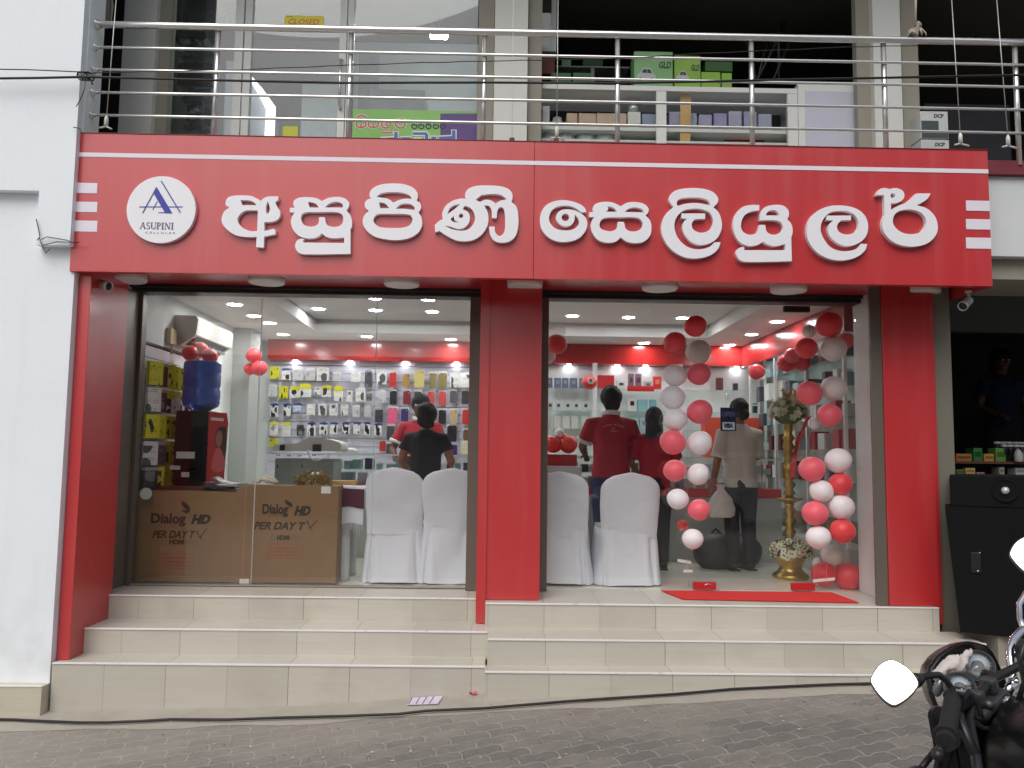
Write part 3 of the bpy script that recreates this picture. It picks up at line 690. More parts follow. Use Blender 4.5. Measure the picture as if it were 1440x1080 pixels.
# ------------------------------------------------------------------ hanging packs
def pack_mat(name, top, body, ink, split=.65, seed=0, sc_=(1.5, .01, 1.9), thr=.48):
    """printed blister card: header colour, card colour and irregular dark product shapes"""
    t = NT(name); tc = t.n('TexCoord'); sp = t.n('SeparateXYZ'); t.l(tc.outputs['Generated'], sp.inputs[0])
    h = t.math('GREATER_THAN', sp.outputs[2], split)
    base = t.mix(h, body, top)
    mp = t.n('Mapping'); mp.inputs['Scale'].default_value = sc_; oi = t.n('ObjectInfo'); cbx = t.n('CombineXYZ'); t.l(t.math('MULTIPLY', oi.outputs['Random'], 40), cbx.inputs[0]); t.l(t.math('MULTIPLY', oi.outputs['Random'], 23), cbx.inputs[2]); t.l(cbx.outputs[0], mp.inputs['Location']); t.l(tc.outputs['Generated'], mp.inputs[0])
    vo = t.n('TexVoronoi'); vo.inputs['Scale'].default_value = 1.; vo.distance = 'MANHATTAN' if seed % 2 else 'EUCLIDEAN'; t.l(mp.outputs[0], vo.inputs['Vector'])
    e = t.math('MINIMUM', t.math('MULTIPLY', t.math('ABSOLUTE', t.math('SUBTRACT', sp.outputs[0], .5)), 2), 1)
    ins = t.math('LESS_THAN', e, .72)
    low = t.math('LESS_THAN', sp.outputs[2], .82)
    pr = t.math('MULTIPLY', t.math('MULTIPLY', t.math('LESS_THAN', vo.outputs['Distance'], thr), ins), low)
    tx = t.n('TexNoise'); tx.inputs['Scale'].default_value = 1.; tx.inputs['Detail'].default_value = 3
    m3 = t.n('Mapping'); m3.inputs['Scale'].default_value = (14, .01, 5); t.l(cbx.outputs[0], m3.inputs['Location']); t.l(tc.outputs['Generated'], m3.inputs[0]); t.l(m3.outputs[0], tx.inputs['Vector'])
    ln_ = t.math('MULTIPLY', t.math('LESS_THAN', t.math('FRACT', t.math('MULTIPLY', sp.outputs[2], 11)), .45), t.math('GREATER_THAN', tx.outputs['Fac'], .5))
    ln_ = t.math('MULTIPLY', t.math('MULTIPLY', ln_, ins), t.math('GREATER_THAN', t.math('FRACT', t.math('MULTIPLY_ADD', sp.outputs[2], 2.3, oi.outputs['Random'])), .45))
    base = t.mix(t.math('MULTIPLY', ln_, .7), base, ink)
    t.l(t.mix(pr, base, ink), t.b.inputs['Base Color']); t.b.inputs['Roughness'].default_value = .28
    return t.m
CREAM = srgb(226, 224, 220); INK = srgb(34, 34, 40); YEL = srgb(214, 208, 40); NAVY = srgb(44, 56, 140); GRY = srgb(150, 150, 152)
PM = {'yb': pack_mat('pack_yellow_black', YEL, YEL, INK, .5, 1, (3.0, .01, 1.5), .50), 'yw': pack_mat('pack_yellow_white', YEL, CREAM, INK, .62, 2), 'y': pack_mat('pack_yellow', YEL, srgb(205, 202, 60), srgb(70, 66, 30), .6, 3),
      'wb': pack_mat('pack_white_blue', NAVY, CREAM, INK, .8, 4), 'bw': pack_mat('pack_blue', NAVY, srgb(200, 208, 226), NAVY, .72, 5), 'w': pack_mat('pack_white', CREAM, CREAM, srgb(84, 84, 88), .5, 6, (1.3, .01, 1.2), .44),
      'wg': pack_mat('pack_white_grey', CREAM, srgb(196, 196, 196), GRY, .8, 7), 'k': pack_mat('pack_dark', GRY, srgb(52, 52, 58), srgb(120, 120, 124), .85, 8), 'wl': pack_mat('pack_white_yellow_small', srgb(214, 214, 90), CREAM, GRY, .7, 9)}
def flatc(r, g_, b): return M('case_%d_%d_%d' % (r, g_, b), srgb(r, g_, b), .35, var=.14, vs=30)
CASE = {'red': flatc(196, 48, 44), 'gold': flatc(176, 140, 84), 'pale gold': flatc(206, 190, 120), 'olive': flatc(134, 122, 74), 'black': flatc(34, 34, 40), 'maroon': flatc(128, 40, 52), 'charcoal': flatc(66, 66, 70),
        'coral': flatc(206, 78, 74), 'grey': flatc(92, 92, 98), 'pink': flatc(226, 96, 140), 'purple': flatc(62, 48, 112), 'beige': flatc(190, 170, 138), 'brown': flatc(112, 78, 50), 'cream': flatc(214, 208, 176), 'slate': flatc(70, 82, 90), 'blue': flatc(60, 110, 170)}
HOOK = C((170, 170, 172), .3, .9)
ORD = ['first', 'second', 'third', 'fourth', 'fifth', 'sixth', 'seventh', 'eighth', 'ninth', 'tenth', 'eleventh', 'twelfth', 'thirteenth', 'fourteenth', 'fifteenth', 'sixteenth', 'seventeenth', 'eighteenth']
ROW = ['top', 'second', 'third', 'fourth', 'fifth']
def hang(px0, py0, px1, py1, kind, row, n, seed):
    a, b = at(px0, py0, YP-.05), at(px1, py1, YP-.05); rnd = random.Random(seed)
    x0, x1, z1, z0 = a.x, b.x, a.z, b.z; yf = YP-.05-rnd.uniform(0, .05); yaw = rnd.uniform(-.06, .06)
    case = kind in CASE
    words = {'yb': 'yellow and black accessory pack', 'yw': 'white accessory pack with yellow header', 'y': 'yellow accessory pack', 'wb': 'white boxed accessory with blue header', 'bw': 'blue accessory box', 'w': 'white accessory box', 'wg': 'pale grey accessory pack', 'k': 'dark accessory pack', 'wl': 'white pack with pale yellow header'}
    lab = (kind+' phone case' if case else words[kind])+', %s, %s row of slat wall' % (ORD[n]+' from left', ROW[row])
    t = thing('phone_case' if case else 'accessory_pack', lab, 'phone case' if case else 'pack', ((x0+x1)/2, yf, z0), 'packs hanging on the back slat wall')
    R = Matrix.Translation(((x0+x1)/2, yf, 0)) @ Matrix.Rotation(yaw, 4, 'Y') if False else Matrix.Translation(((x0+x1)/2, yf, 0)) @ Matrix.Rotation(yaw*3, 4, 'Z')
    w = (x1-x0)/2
    mb = MB()
    if case:
        hh = .88 if kind not in ('pale gold',) else 1
        pts = cr([(-w*.92, z0), (w*.92, z0), (w*.92, z0+(z1-z0)*hh), (-w*.92, z0+(z1-z0)*hh)], 3) if False else [(-w*.8, z0), (w*.8, z0), (w*.95, z0+w*.3), (w*.95, z0+(z1-z0)*hh-w*.3), (w*.8, z0+(z1-z0)*hh), (-w*.8, z0+(z1-z0)*hh), (-w*.95, z0+(z1-z0)*hh-w*.3), (-w*.95, z0+w*.3)]
        mb.prism(pts, [circ(w*.45, z0+(z1-z0)*(hh-.12), w*.2, 8)] if seed % 3 else [], -.012, 0, P=lambda x, y, z: R @ Vector((x, y, z)))
        mb.build('case', CASE[kind], t)
        MB().box(-w, w, .001, .004, z0+(z1-z0)*.5, z1, M4=R).build('card', PM['w'], t)
    else:
        mb.box(-w, w, -rnd.uniform(.02, .05), 0, z0, z1-(z1-z0)*.06, b=.003, M4=R); mb.box(-w*.55, w*.55, -.006, -.004, z1-(z1-z0)*.07, z1, M4=R)
        mb.build('pack', PM[kind], t)
    MB().tube([R @ Vector((0, -.05, z1-.012)), R @ Vector((0, .02, z1-.006)), Vector(((x0+x1)/2, YP+.003, z1-.002))], .0025, 5).build('hook', HOOK, t)
L1 = [(80,108,165,225,'yb',0),(185,120,265,235,'wb',0),(300,125,390,240,'wg',0),(412,118,500,240,'wg',0),(520,112,630,245,'w',0),(670,158,740,250,'wg',0),(845,150,930,260,'w',0),(978,135,1035,298,'k',0),
 (65,275,140,395,'wg',1),(160,290,240,412,'yb',1),(268,292,350,405,'yw',1),(362,272,465,400,'yw',1),(495,302,555,375,'w',1),(570,288,655,400,'yw',1),(685,290,760,435,'yw',1),(800,330,850,442,'w',1),(885,308,970,442,'w',1),(992,358,1036,432,'k',1),
 (85,452,150,585,'wb',2),(200,452,265,575,'wb',2),(305,452,375,540,'bw',2),(428,458,500,570,'w',2),(535,458,605,570,'w',2),(638,452,710,570,'w',2),(745,458,815,570,'w',2),(860,470,925,585,'wg',2),(965,470,1022,590,'wg',2),
 (78,622,145,760,'wl',3),(205,628,275,770,'wl',3),(325,642,385,760,'k',3),(435,632,505,765,'wb',3),(540,632,612,748,'wb',3),(648,632,716,752,'wb',3),(755,632,822,745,'wb',3),(865,632,926,745,'wb',3),(968,632,1022,752,'wb',3),(65,785,140,872,'y',4)]
L2 = [(75,148,160,275,'w',0),(190,148,255,300,'red',0),(312,165,385,300,'gold',0),(425,142,520,308,'pale gold',0),(568,150,632,308,'olive',0),(655,150,732,308,'olive',0),(762,160,862,308,'w',0),(875,162,965,308,'w',0),(972,168,1008,300,'brown',0),
 (95,328,155,458,'wg',1),(192,322,258,465,'black',1),(320,322,392,468,'maroon',1),(425,325,492,468,'charcoal',1),(550,330,614,465,'coral',1),(655,328,724,468,'coral',1),(762,322,826,452,'grey',1),(872,322,940,464,'charcoal',1),
 (60,498,125,632,'k',2),(172,480,265,648,'pink',2),(302,490,372,628,'purple',2),(430,490,500,630,'maroon',2),(540,490,610,630,'brown',2),(655,500,724,648,'black',2),(762,500,836,648,'beige',2),(878,498,942,652,'red',2),(950,500,1008,640,'slate',2),
 (60,642,125,762,'wb',3),(165,650,236,802,'charcoal',3),(735,648,826,818,'black',3),(885,690,1005,805,'brown',3),(95,800,152,908,'red',4),(160,822,228,932,'slate',4),(768,832,832,945,'purple',4),(868,812,940,935,'cream',4)]
cnt = {}
alll = [(370+a/6.75, 500+b/6.75, 370+c_/6.75, 500+d/6.75, k, r) for a, b, c_, d, k, r in L1]+[(520+a/6.747, 500+b/6.747, 520+c_/6.747, 500+d/6.747, k, r) for a, b, c_, d, k, r in L2]
alll.sort(key=lambda e: (e[5], e[0]))
for i, (a, b, c_, d, k, r) in enumerate(alll):
    n = cnt.get(r, 0); cnt[r] = n+1; hang(a, b, c_, d, k, r, n, i)
# yellow packs on the left wall (they face the room)
rows_z = [(526, 'top'), (562, 'second'), (598, 'third'), (634, 'fourth'), (668, 'fifth')]
kinds = [['yb', 'k', 'yb', 'yb', 'yb', 'yb', 'y'], ['w', 'k', 'yw', 'wl', 'yw', 'yw', 'w'], ['yb', 'yb', 'yb', 'y', 'yb', 'yb', 'yb'], ['w', 'k', 'y', 'yb', 'yb', 'y', 'yb'], ['k', 'y', 'yb', 'yb', 'y', 'yb', 'yb']]
pn = {'yb': 'yellow and black pack', 'k': 'dark pack', 'y': 'plain yellow pack', 'w': 'white pack', 'yw': 'white pack with yellow header', 'wl': 'white pack with pale yellow header'}
for r, (py_, rn) in enumerate(rows_z):
    zc = atX(230, py_+2, RX0+.06).z
    for c_, k in enumerate(kinds[r]):
        yy = 6.79+c_*.132; rnd = random.Random(r*17+c_)
        t = thing('accessory_pack', '%s, left wall, %s from window, %s row' % (pn[k], ORD[c_], rn), 'pack', (RX0+.07, yy, zc-.09), 'packs hanging on the left wall')
        d = rnd.uniform(.02, .05)
        R = Matrix.Translation((RX0+.09, yy, zc)) @ Matrix.Rotation(rnd.uniform(-.15, .1)+rad(58), 4, 'Z')
        MB().box(-.066, .066, -d, 0, -.108, .09, b=.003, M4=R).build('pack', PM[k], t)
        MB().tube([(RX0+.13, yy, zc+.085), (RX0+.034, yy, zc+.095)], .003, 5).build('hook', HOOK, t)

# ------------------------------------------------------------------ air conditioner
ac = thing('air_conditioner', 'white split air conditioner on the left wall above the water bottle', 'air conditioner', (RX0+.12, 7.85, 2.0))
acp = [(0, 0), (.15, 0), (.21, .05), (.215, .24), (.19, .28), (0, .28)]
Rm = lambda x, y, z: Vector((RX0+.003+x, y, 2.03+z))
MB().prism([(.0, .0), (.06, .0), (.20, .10), (.215, .24), (.19, .275), (0, .28)], (), 7.40, 8.38, Rm).build('housing', C((212, 212, 206), .35), ac)
MB().add([Rm(.085, 7.46, .0145), Rm(.19, 7.46, .0895), Rm(.19, 8.32, .0895), Rm(.085, 8.32, .0145)], [(0, 1, 2, 3)]).build('outlet', C((40, 40, 40), .5), ac)
lv = MB()
for i in range(9): lv.cbox(Rm(.145, 7.5+i*.1, .045), .05, .008, .03, R=Matrix.Rotation(rad(50), 3, 'Y'))
lv.tube([Rm(.145, 7.46, .04), Rm(.145, 8.32, .04)], .006, 6); lv.build('louvre', C((196, 198, 194), .4), ac)
tag(MB().box(RX0+.001, RX0+.05, 7.22, 7.36, 2.02, 2.16, b=.01).tube([(RX0+.03, 7.3, 2.02), (RX0+.04, 7.26, 1.93), (RX0+.03, 7.36, 1.95)], .006, 6).build('isolator_box', C((206, 194, 160), .5)), 'cream wall box with a looped cable beside the air conditioner', 'switch box')

# ------------------------------------------------------------------ coffee machine, stand, bottle
dt = thing('display_stand', 'dark low stand holding the black drinks machine behind the boxes', 'stand', (-2.62, 7.02, 0))
MB().box(-2.93, -2.2, 6.87, 7.25, .74, .775, b=.005).build('top', C((96, 44, 34), .5), dt)
for x, y in ((-2.9, 6.9), (-2.23, 6.9), (-2.9, 7.22), (-2.23, 7.22)): MB().box(x-.02, x+.02, y-.02, y+.02, 0, .739).build('leg', C((50, 40, 34), .6), dt)
YM = 6.95
m0, m1, m2 = at(242, 684, YM), at(289, 684, YM), at(312, 676, YM+.10); zt_ = at(260, 577, YM).z
ms = thing('drinks_machine', 'black drinks vending machine with a red illustrated front under the blue bottle', 'drinks machine', (m0.x+.2, YM+.1, .776))
MB().box(m0.x, m1.x, YM, YM+.42, .777, zt_, b=.012).build('body', M('black_gloss', (.007, .007, .008), .3, spec=.25, var=.2), ms)
fr_ = MB(); FA = Vector((m1.x+.002, YM+.004, 0)); FB = Vector((m2.x, YM+.15, 0)); dn = (FB-FA).normalized(); nn = Vector((dn.y, -dn.x, 0))
L_ = (FB-FA).length
def FP(x, y, z): return FA+dn*x+nn*(-y)+Vector((0, 0, z))
fr_.prism([(0, .785), (L_, .81), (L_+.02, zt_-.1), (L_, zt_-.01), (0, zt_-.012)], (), .0, .06, FP)
fp = fr_.build('front_panel', C((176, 38, 42), .3, coat=.4), ms)
# a plain portrait print: hair, face and dress as flat shapes
MB().prism(cr([(.10, zt_-.36), (.07, zt_-.24), (.09, zt_-.16), (.14, zt_-.13), (L_-.002, zt_-.14), (L_-.002, zt_-.40)]), (), -.0012, -.0002, FP).build('hair_print', C((38, 26, 24), .4), fp)
MB().prism(cr([(.075, zt_-.25), (.09, zt_-.18), (.125, zt_-.17), (.14, zt_-.22), (.13, zt_-.29), (.10, zt_-.31)]), (), -.002, -.0014, FP).build('face_print', C((150, 96, 76), .4), fp)
MB().prism(cr([(.05, zt_-.50), (.07, zt_-.36), (.10, zt_-.31), (.15, zt_-.36), (L_-.004, zt_-.5)]), (), -.0026, -.0022, FP).build('dress_print', C((196, 90, 88), .4), fp)
MB().prism([(.02, zt_-.055), (L_-.03, zt_-.06), (L_-.03, zt_-.085), (.02, zt_-.08)], (), -.001, -.0002, FP).build('lettering_strip', C((214, 196, 190), .4), fp)
lb = MB()
for u0, v0, u1, v1 in ((330, 768, 476, 824), (278, 880, 360, 912), (370, 932, 432, 972)):
    a, b = at(190+u0/5.686, 500+v0/5.686, YM), at(190+u1/5.686, 500+v1/5.686, YM); lb.box(a.x, b.x, YM-.002, YM-.0004, b.z, a.z)
lb.build('sticker', C((200, 196, 188), .5), ms)
q = at(281, 577, YM+.17); BR = (at(307, 545, YM+.17).x-at(256, 545, YM+.17).x)/2; hb = at(282, 509, YM+.17).z-zt_
bt = MB(); bt.lathe([(BR*.45, 0), (BR*.55, .012), (BR*.92, .045), (BR, .08), (BR*.97, .10), (BR, .12), (BR, hb*.42), (BR*.95, hb*.45), (BR*.95, hb*.49), (BR, hb*.52), (BR, hb*.74), (BR*.96, hb*.77), (BR, hb*.8), (BR, hb*.95), (BR*.95, hb), (.001, hb)], (q.x, YM+.19, zt_+.001), 36)
bmat = NT('blue_bottle_plastic'); b_ = bmat.b; b_.inputs['Base Color'].default_value = (*srgb(64, 96, 190), 1); b_.inputs['Roughness'].default_value = .12; b_.inputs['Transmission Weight'].default_value = .35
bmat.l(bmat.mix(bmat.noise(7, 4), srgb(58, 88, 176), srgb(84, 116, 206)), b_.inputs['Base Color'])
tag(bt.build('water_bottle', bmat.m), 'large blue upside down water bottle on the black drinks machine', 'water bottle')

# ------------------------------------------------------------------ television cartons
CARD = NT('cardboard'); CARD.l(CARD.mix(CARD.noise(2.5, 7), srgb(122, 92, 62), srgb(146, 112, 78)), CARD.b.inputs['Base Color']); CARD.b.inputs['Roughness'].default_value = .8
CARD.bump(CARD.noise(25, 4), .15, .004); CARD = CARD.m
PRINT = M('brown_black_print', srgb(48, 34, 24), .7); REDPRINT = M('red_brown_print', srgb(146, 74, 56), .8); GREYP = M('worn_print', srgb(118, 92, 66), .8)
def carton(label, px0, py0, px1, py1, Y, d, fx, sy=1.):
    a, b = at(px0, py0, Y), at(px1, py1, Y)
    t = thing('carton', label, 'carton', ((a.x+b.x)/2, Y+d/2, .014), 'large television cartons')
    body = MB().box(a.x, b.x, Y, Y+d, .0145, a.z, b=.006).build('box', CARD, t)
    MB().box(a.x+.002, b.x-.002, Y+d/2-.03, Y+d/2+.03, a.z+.0003, a.z+.0012).box(a.x+.055, a.x+.058, Y-.0008, Y-.0003, .02, a.z-.004).build('packing_tape', C((160, 130, 96), .3), t)
    p = MB(); P = lambda cx, cz: (lambda x, y, z: Vector((cx+x, Y-.0012, cz+z)))
    def pt(px_, py_): return at(px_, py_, Y)
    q = pt(*fx['dialog'][:2]); w = pt(fx['dialog'][2], fx['dialog'][1]).x-q.x
    text_mb(p, 'Dialog', P(q.x, q.z), .108, width=w, align='LEFT', bold=.004)
    q = pt(*fx['hd'][:2]); w = pt(fx['hd'][2], fx['hd'][1]).x-q.x; text_mb(p, 'HD', P(q.x, q.z), .098, width=w, align='LEFT', shear=.3, bold=.006)
    q = pt(*fx['pay'][:2]); w = pt(fx['pay'][2], fx['pay'][1]).x-q.x; text_mb(p, 'PER DAY T', P(q.x, q.z), .082, width=w, align='LEFT', shear=.3, bold=.003)
    v = fx['v']
    for i, (s_, e_, w_) in enumerate(((v[0], v[1], .014), (v[1], v[2], .014), (v[1], v[3], .009))):
        s2, e2 = pt(*s_), pt(*e_); dd = (e2-s2).normalized(); nn_ = Vector((-dd.z, 0, dd.x))*w_/2
        p.add([(s2+nn_).to_tuple(), (s2-nn_*.5).to_tuple(), (e2-nn_*.3).to_tuple(), (e2+nn_*.3).to_tuple()], [(0, 1, 2, 3)])
        for k in range(4): p.v[-4+k] = (p.v[-4+k][0], Y-.0012-.0003*i, p.v[-4+k][2])
    q = pt(*fx['hdmi'][:2]); w = pt(fx['hdmi'][2], fx['hdmi'][1]).x-q.x; text_mb(p, 'HDMI', P(q.x, q.z), .05, width=w, align='LEFT', bold=.003)
    e = fx['em']; s_ = 1/7.2
    for poly in e: p.prism([(lambda g_: (g_.x, g_.z))(pt(*k)) for k in poly], (), Y-.0014, Y-.0002)
    p.build('printed_lettering', PRINT, body)
    p = MB(); q = pt(*fx['tele'][:2]); w = pt(fx['tele'][2], fx['tele'][1]).x-q.x; text_mb(p, 'TELEVISION', P(q.x, q.z), .045, width=w, align='LEFT')
    for cx_ in fx['dots']:
        q = pt(*cx_); p.prism(circ(q.x, q.z, .022, 12), [circ(q.x, q.z, .014, 12)], Y-.0012, Y-.0002)
    p.build('worn_lettering', GREYP, body)
    p = MB(); r0, r1 = pt(*fx['rect'][:2]), pt(*fx['rect'][2:])
    p.prism([(r0.x, r1.z), (r1.x, r1.z), (r1.x, r0.z), (r0.x, r0.z)], [[(r0.x+.006, r1.z+.006), (r1.x-.006, r1.z+.006), (r1.x-.006, r0.z-.006), (r0.x+.006, r0.z-.006)]], Y-.0012, Y-.0002)
    rr = random.Random(5)
    for k in range(3):
        z = r0.z-(r0.z-r1.z)*(.3+.24*k); x = r0.x+.02
        while x < r1.x-.04:
            w = rr.uniform(.012, .03); p.box(x, x+w, Y-.0012, Y-.0003, z-.007, z+.007); x += w+.006
    p.build('handling_notice', REDPRINT, body)
    return t, a, b
e1 = [[(255.5, 704), (263, 708.5), (267.5, 714), (266.5, 719), (260, 715), (255.5, 710.5)], [(267.3, 714.5), (267.3, 718.5), (263, 722), (258, 720), (255.5, 717.5), (260, 717), (264, 717.5)]]
carton('left brown television carton with a white round seal at its top corner', 176, 690, 331.5, 824, 6.70, .19,
       dict(dialog=(212, 735, 261), hd=(268.5, 736, 296), pay=(214, 756, 275), v=((276.5, 747), (281, 757), (291, 743), (287, 759)), hdmi=(238, 765, 259), em=e1, tele=(220, 741, 255), dots=[(230, 763), (266, 763), (275, 764)], rect=(227, 778, 271, 800)))
e2 = [[(401, 702), (408, 706), (411.5, 709.5), (410.5, 713.5), (405, 711), (401, 707)], [(402.5, 713.5), (409, 713.5), (406, 715), (402.5, 715)]]
ct, ca, cb_ = carton('right brown television carton with white labels at two corners', 336.5, 682, 472, 824, 6.69, .20,
       dict(dialog=(369, 722, 405), hd=(413.5, 724, 437), pay=(356.5, 744, 430), v=((432, 732), (435.5, 743.5), (447, 731), (440, 746.5)), hdmi=(389.5, 759, 407), em=e2, tele=(376, 727, 398), dots=[(384, 756), (412, 756), (419, 757)], rect=(376, 764, 426, 786)))
for k, (a, b) in enumerate((((452, 684), (465, 694)), ((337, 814), (350, 823)))):
    p, q = at(*a, 6.69), at(*b, 6.69); MB().box(p.x, q.x, 6.688, 6.6895, q.z, p.z).build('label', C((216, 216, 210), .5), ct)
tag(MB().prism(circ(at(207, 694, 6.65).x, at(207, 694, 6.65).z, .048, 20), (), YG+.006, YG+.0075).build('glass_sticker', C((196, 204, 196), .5)), 'round white sticker on the glass before the left carton', 'sticker')
# newspapers, cord, flowers on the cartons
rn = random.Random(11); zt1 = at(250, 690, 6.7).z; zt2 = at(400, 682, 6.69).z
nm = MB(); nm.smooth = True
for i in range(9):
    x0 = at(280+i*2, 680, 6.75).x; x1 = x0+rn.uniform(.22, .38); y = 6.72+rn.uniform(0, .05); h = .01+i*.007; n = 10; rows = []
    for j in range(n+1):
        u = j/n; x = x0+(x1-x0)*u; z = zt1+.004+h+.035*math.exp(-((u-.08)*6)**2)*(1 if i % 2 else .3)+.012*math.sin(u*5+i)
        rows += [(x, y, z), (x+rn.uniform(-.005, .005), y+.15, z+.004)]
    nm.add(rows, [(2*j, 2*j+2, 2*j+3, 2*j+1) for j in range(n)])
news = NT('newsprint'); news.l(news.mix(news.math('GREATER_THAN', news.noise(38, 6), .55), srgb(206, 204, 202), srgb(96, 96, 108)), news.b.inputs['Base Color'])
tag(nm.build('newspaper', news.m), 'loose pile of folded newspapers on the left carton', 'newspaper')
cd = MB()
for i in range(7):
    q = at(372, 681, 6.78); a0 = i*.9; L = rn.uniform(.05, .13)
    cd.tube([(q.x+L*.2*math.cos(a0+k*.5)-.08+.025*k*(1 if i % 2 else .8), 6.76+.012*i+.01*math.sin(k), zt2+.012+.05*math.sin(math.pi*k/7)*(.6+.1*i)) for k in range(8)], .011, 7)
tag(cd.build('cord_bundle', C((206, 198, 178), .8)), 'cream bundle of cords lying on the right carton', 'cord')
fl = MB(); rn = random.Random(4); c0 = at(440, 680, 6.80); 
for i in range(190):
    x = c0.x+rn.uniform(-.145, .145); y = 6.80+rn.uniform(-.06, .06); z = zt2+.004+rn.uniform(0, .10)*(1-((x-c0.x)/.2)**2)
    r = rn.uniform(.008, .02); R = Matrix.Rotation(rn.uniform(0, 6), 3, 'Z') @ Matrix.Rotation(rn.uniform(0, 3), 3, 'X'); fl.cur = i % 3
    for k in range(3):
        A = R @ Matrix.Rotation(2.1*k, 3, 'Z'); fl.add([Vector((x, y, z))+A @ Vector(v) for v in ((0, 0, 0), (r, -r*.5, r*.3), (r*2, 0, r*.9), (r, r*.5, r*.3))], [(0, 1, 2, 3)])
fl.cur = 3
for i in range(2): fl.ball(at(440+i*7, 666, 6.72), .014, n=10)
tag(fl.build('flower_bunch', [C((150, 112, 40), .7), C((186, 146, 58), .7), C((110, 92, 44), .7), C((222, 210, 180), .5)]), 'bunch of golden flowers lying on the right carton', 'flowers')
tag(B(at(466, 674, 6.95).x, at(500, 674, 6.95).x, 6.93, 7.05, .80, .835, b=.004).build('small_box', C((196, 160, 96), .6)), 'small tan box on the white table next to the golden flowers', 'box')
# ------------------------------------------------------------------ counters
PANEL = M('grey_counter_panel', srgb(184, 188, 182), .5, var=.04)
def counter(label, x0, x1, yf, d=.5, band=True):
    t = thing('display_counter', label, 'counter', ((x0+x1)/2, yf+d/2, 0), 'glass display counters')
    MB().box(x0, x1, yf, yf+d, .002, .655, b=.003).build('base', PANEL, t)
    MB().box(x0, x1, yf-.004, yf+d, .656, .748, b=.003).build('band', REDIN if band else PANEL, t)
    p = MB()
    for x in (x0+.012, x1-.012):
        for y in (yf+.012, yf+d-.012): p.box(x-.012, x+.012, y-.012, y+.012, .749, 1.045)
    p.box(x0, x1, yf, yf+.02, 1.0455, 1.062).box(x0, x1, yf+d-.02, yf+d, 1.0455, 1.062)
    p.build('post', WHITEALU, t)
    MB().box(x0+.003, x1-.003, yf+.003, yf+d-.003, 1.063, 1.071).build('glass_top', SHELFGLASS, t)
    MB().box(x0+.026, x1-.026, yf+.006, yf+.011, .752, 1.043).build('glass_front', SHOWGLASS, t)
    MB().box(x0+.026, x1-.026, yf+.03, yf+d-.03, .895, .901).build('glass_shelf', SHELFGLASS, t)
    rn = random.Random(int(x0*100)); cols = [(210, 214, 214), (120, 150, 152), (176, 186, 188), (130, 170, 162), (60, 66, 72), (186, 60, 60), (220, 220, 214)]
    names = {0: 'white', 1: 'slate', 2: 'pale grey', 3: 'green', 4: 'black', 5: 'red', 6: 'cream'}
    for lev, zz in ((0, .750), (1, .902)):
        it = MB(); x = x0+.06
        while x < x1-.12:
            w = rn.uniform(.05, .10); h = rn.uniform(.05, .12); it.cur = rn.randrange(7); it.box(x, x+w, yf+.08+rn.uniform(0, .08), yf+.2+rn.uniform(0, .1), zz, zz+h, b=.002); x += w+rn.uniform(.01, .05)
        ii = it.build('goods', [C(c, .35) for c in cols], t)
        ii['kind'] = 'stuff'
    return t
counter('glass display counter behind the person in the black tee', -1.78, -.52, 8.45)
counter('glass display counter hidden in part by the wide red pillar', -.515, .60, 8.45)
counter('glass display counter in front of the person in the red polo', .605, 1.72, 8.45)
counter('glass display counter with a red band left of the brass lamp', 1.725, 2.95, 8.45)
# grey backed cabinet with the white moulded machine
a, b = at(387, 640, 7.95), at(468, 690, 7.95)
cb2 = thing('cabinet', 'grey backed cabinet carrying the white moulded machine', 'cabinet', ((a.x+b.x)/2, 8.1, 0))
MB().box(a.x, b.x, 7.95, 8.35, .002, a.z-.03, b=.004).build('back_panel', M('grey_green_board', srgb(140, 150, 142), .7, var=.05), cb2)
hp = MB()
for u, v in ((135, 945), (155, 945), (235, 950), (255, 950), (335, 952), (355, 952), (470, 945), (490, 945), (138, 1045), (370, 1045)):
    q = at(370+u/6.75, 500+v/6.75, 7.95); hp.box(q.x-.006, q.x+.006, 7.948, 7.9496, q.z-(.02 if v > 1000 else .007), q.z+.007)
hp.build('hole', C((50, 54, 52), .8), cb2)
mw = thing('photo_machine', 'white moulded machine with black latches and a looped cable on the grey cabinet', 'machine', ((a.x+b.x)/2, 8.1, a.z-.028))
MP = lambda u, v: (lambda g_: (g_.x, g_.z))(at(370+u/6.75, 500+v/6.75, 7.95))
MB().prism([MP(*k) for k in cr([(105, 905, 1), (102, 860), (120, 842), (300, 835), (360, 815), (420, 788), (500, 782), (620, 795), (720, 822), (745, 850), (742, 895), (730, 908, 1)], 5)], (), 7.93, 8.3).build('housing', C((206, 206, 196), .4), mw)
for u0, v0, u1, v1 in ((165, 845, 212, 902), (476, 842, 556, 912)):
    p, q = MP(u0, v0), MP(u1, v1); MB().box(p[0], q[0], 7.915, 7.9295, q[1], p[1], b=.004).box(p[0]+.012, q[0]-.012, 7.909, 7.9145, (p[1]+q[1])/2-.01, (p[1]+q[1])/2+.012).build('latch', BLACK, mw)
cbp = [MP(u, v) for u, v in ((425, 890), (432, 930), (455, 970), (490, 992), (530, 992), (560, 980), (575, 965))]
MB().tube([(x, 7.925, z) for x, z in cbp], .007, 6).build('cable', C((222, 220, 212), .5), mw)
p, q = at(473, 632, 8.5), at(498, 640, 8.5)
tag(MB().lathe([(.10, 0), (.115, .01), (.11, .035), (.06, .05), (.001, .052)], ((p.x+q.x)/2, 8.6, 1.0725), 24).build('white_bowl_lid', C((220, 220, 212), .4)), 'flat white plastic lid on the counter beside the white machine', 'lid')

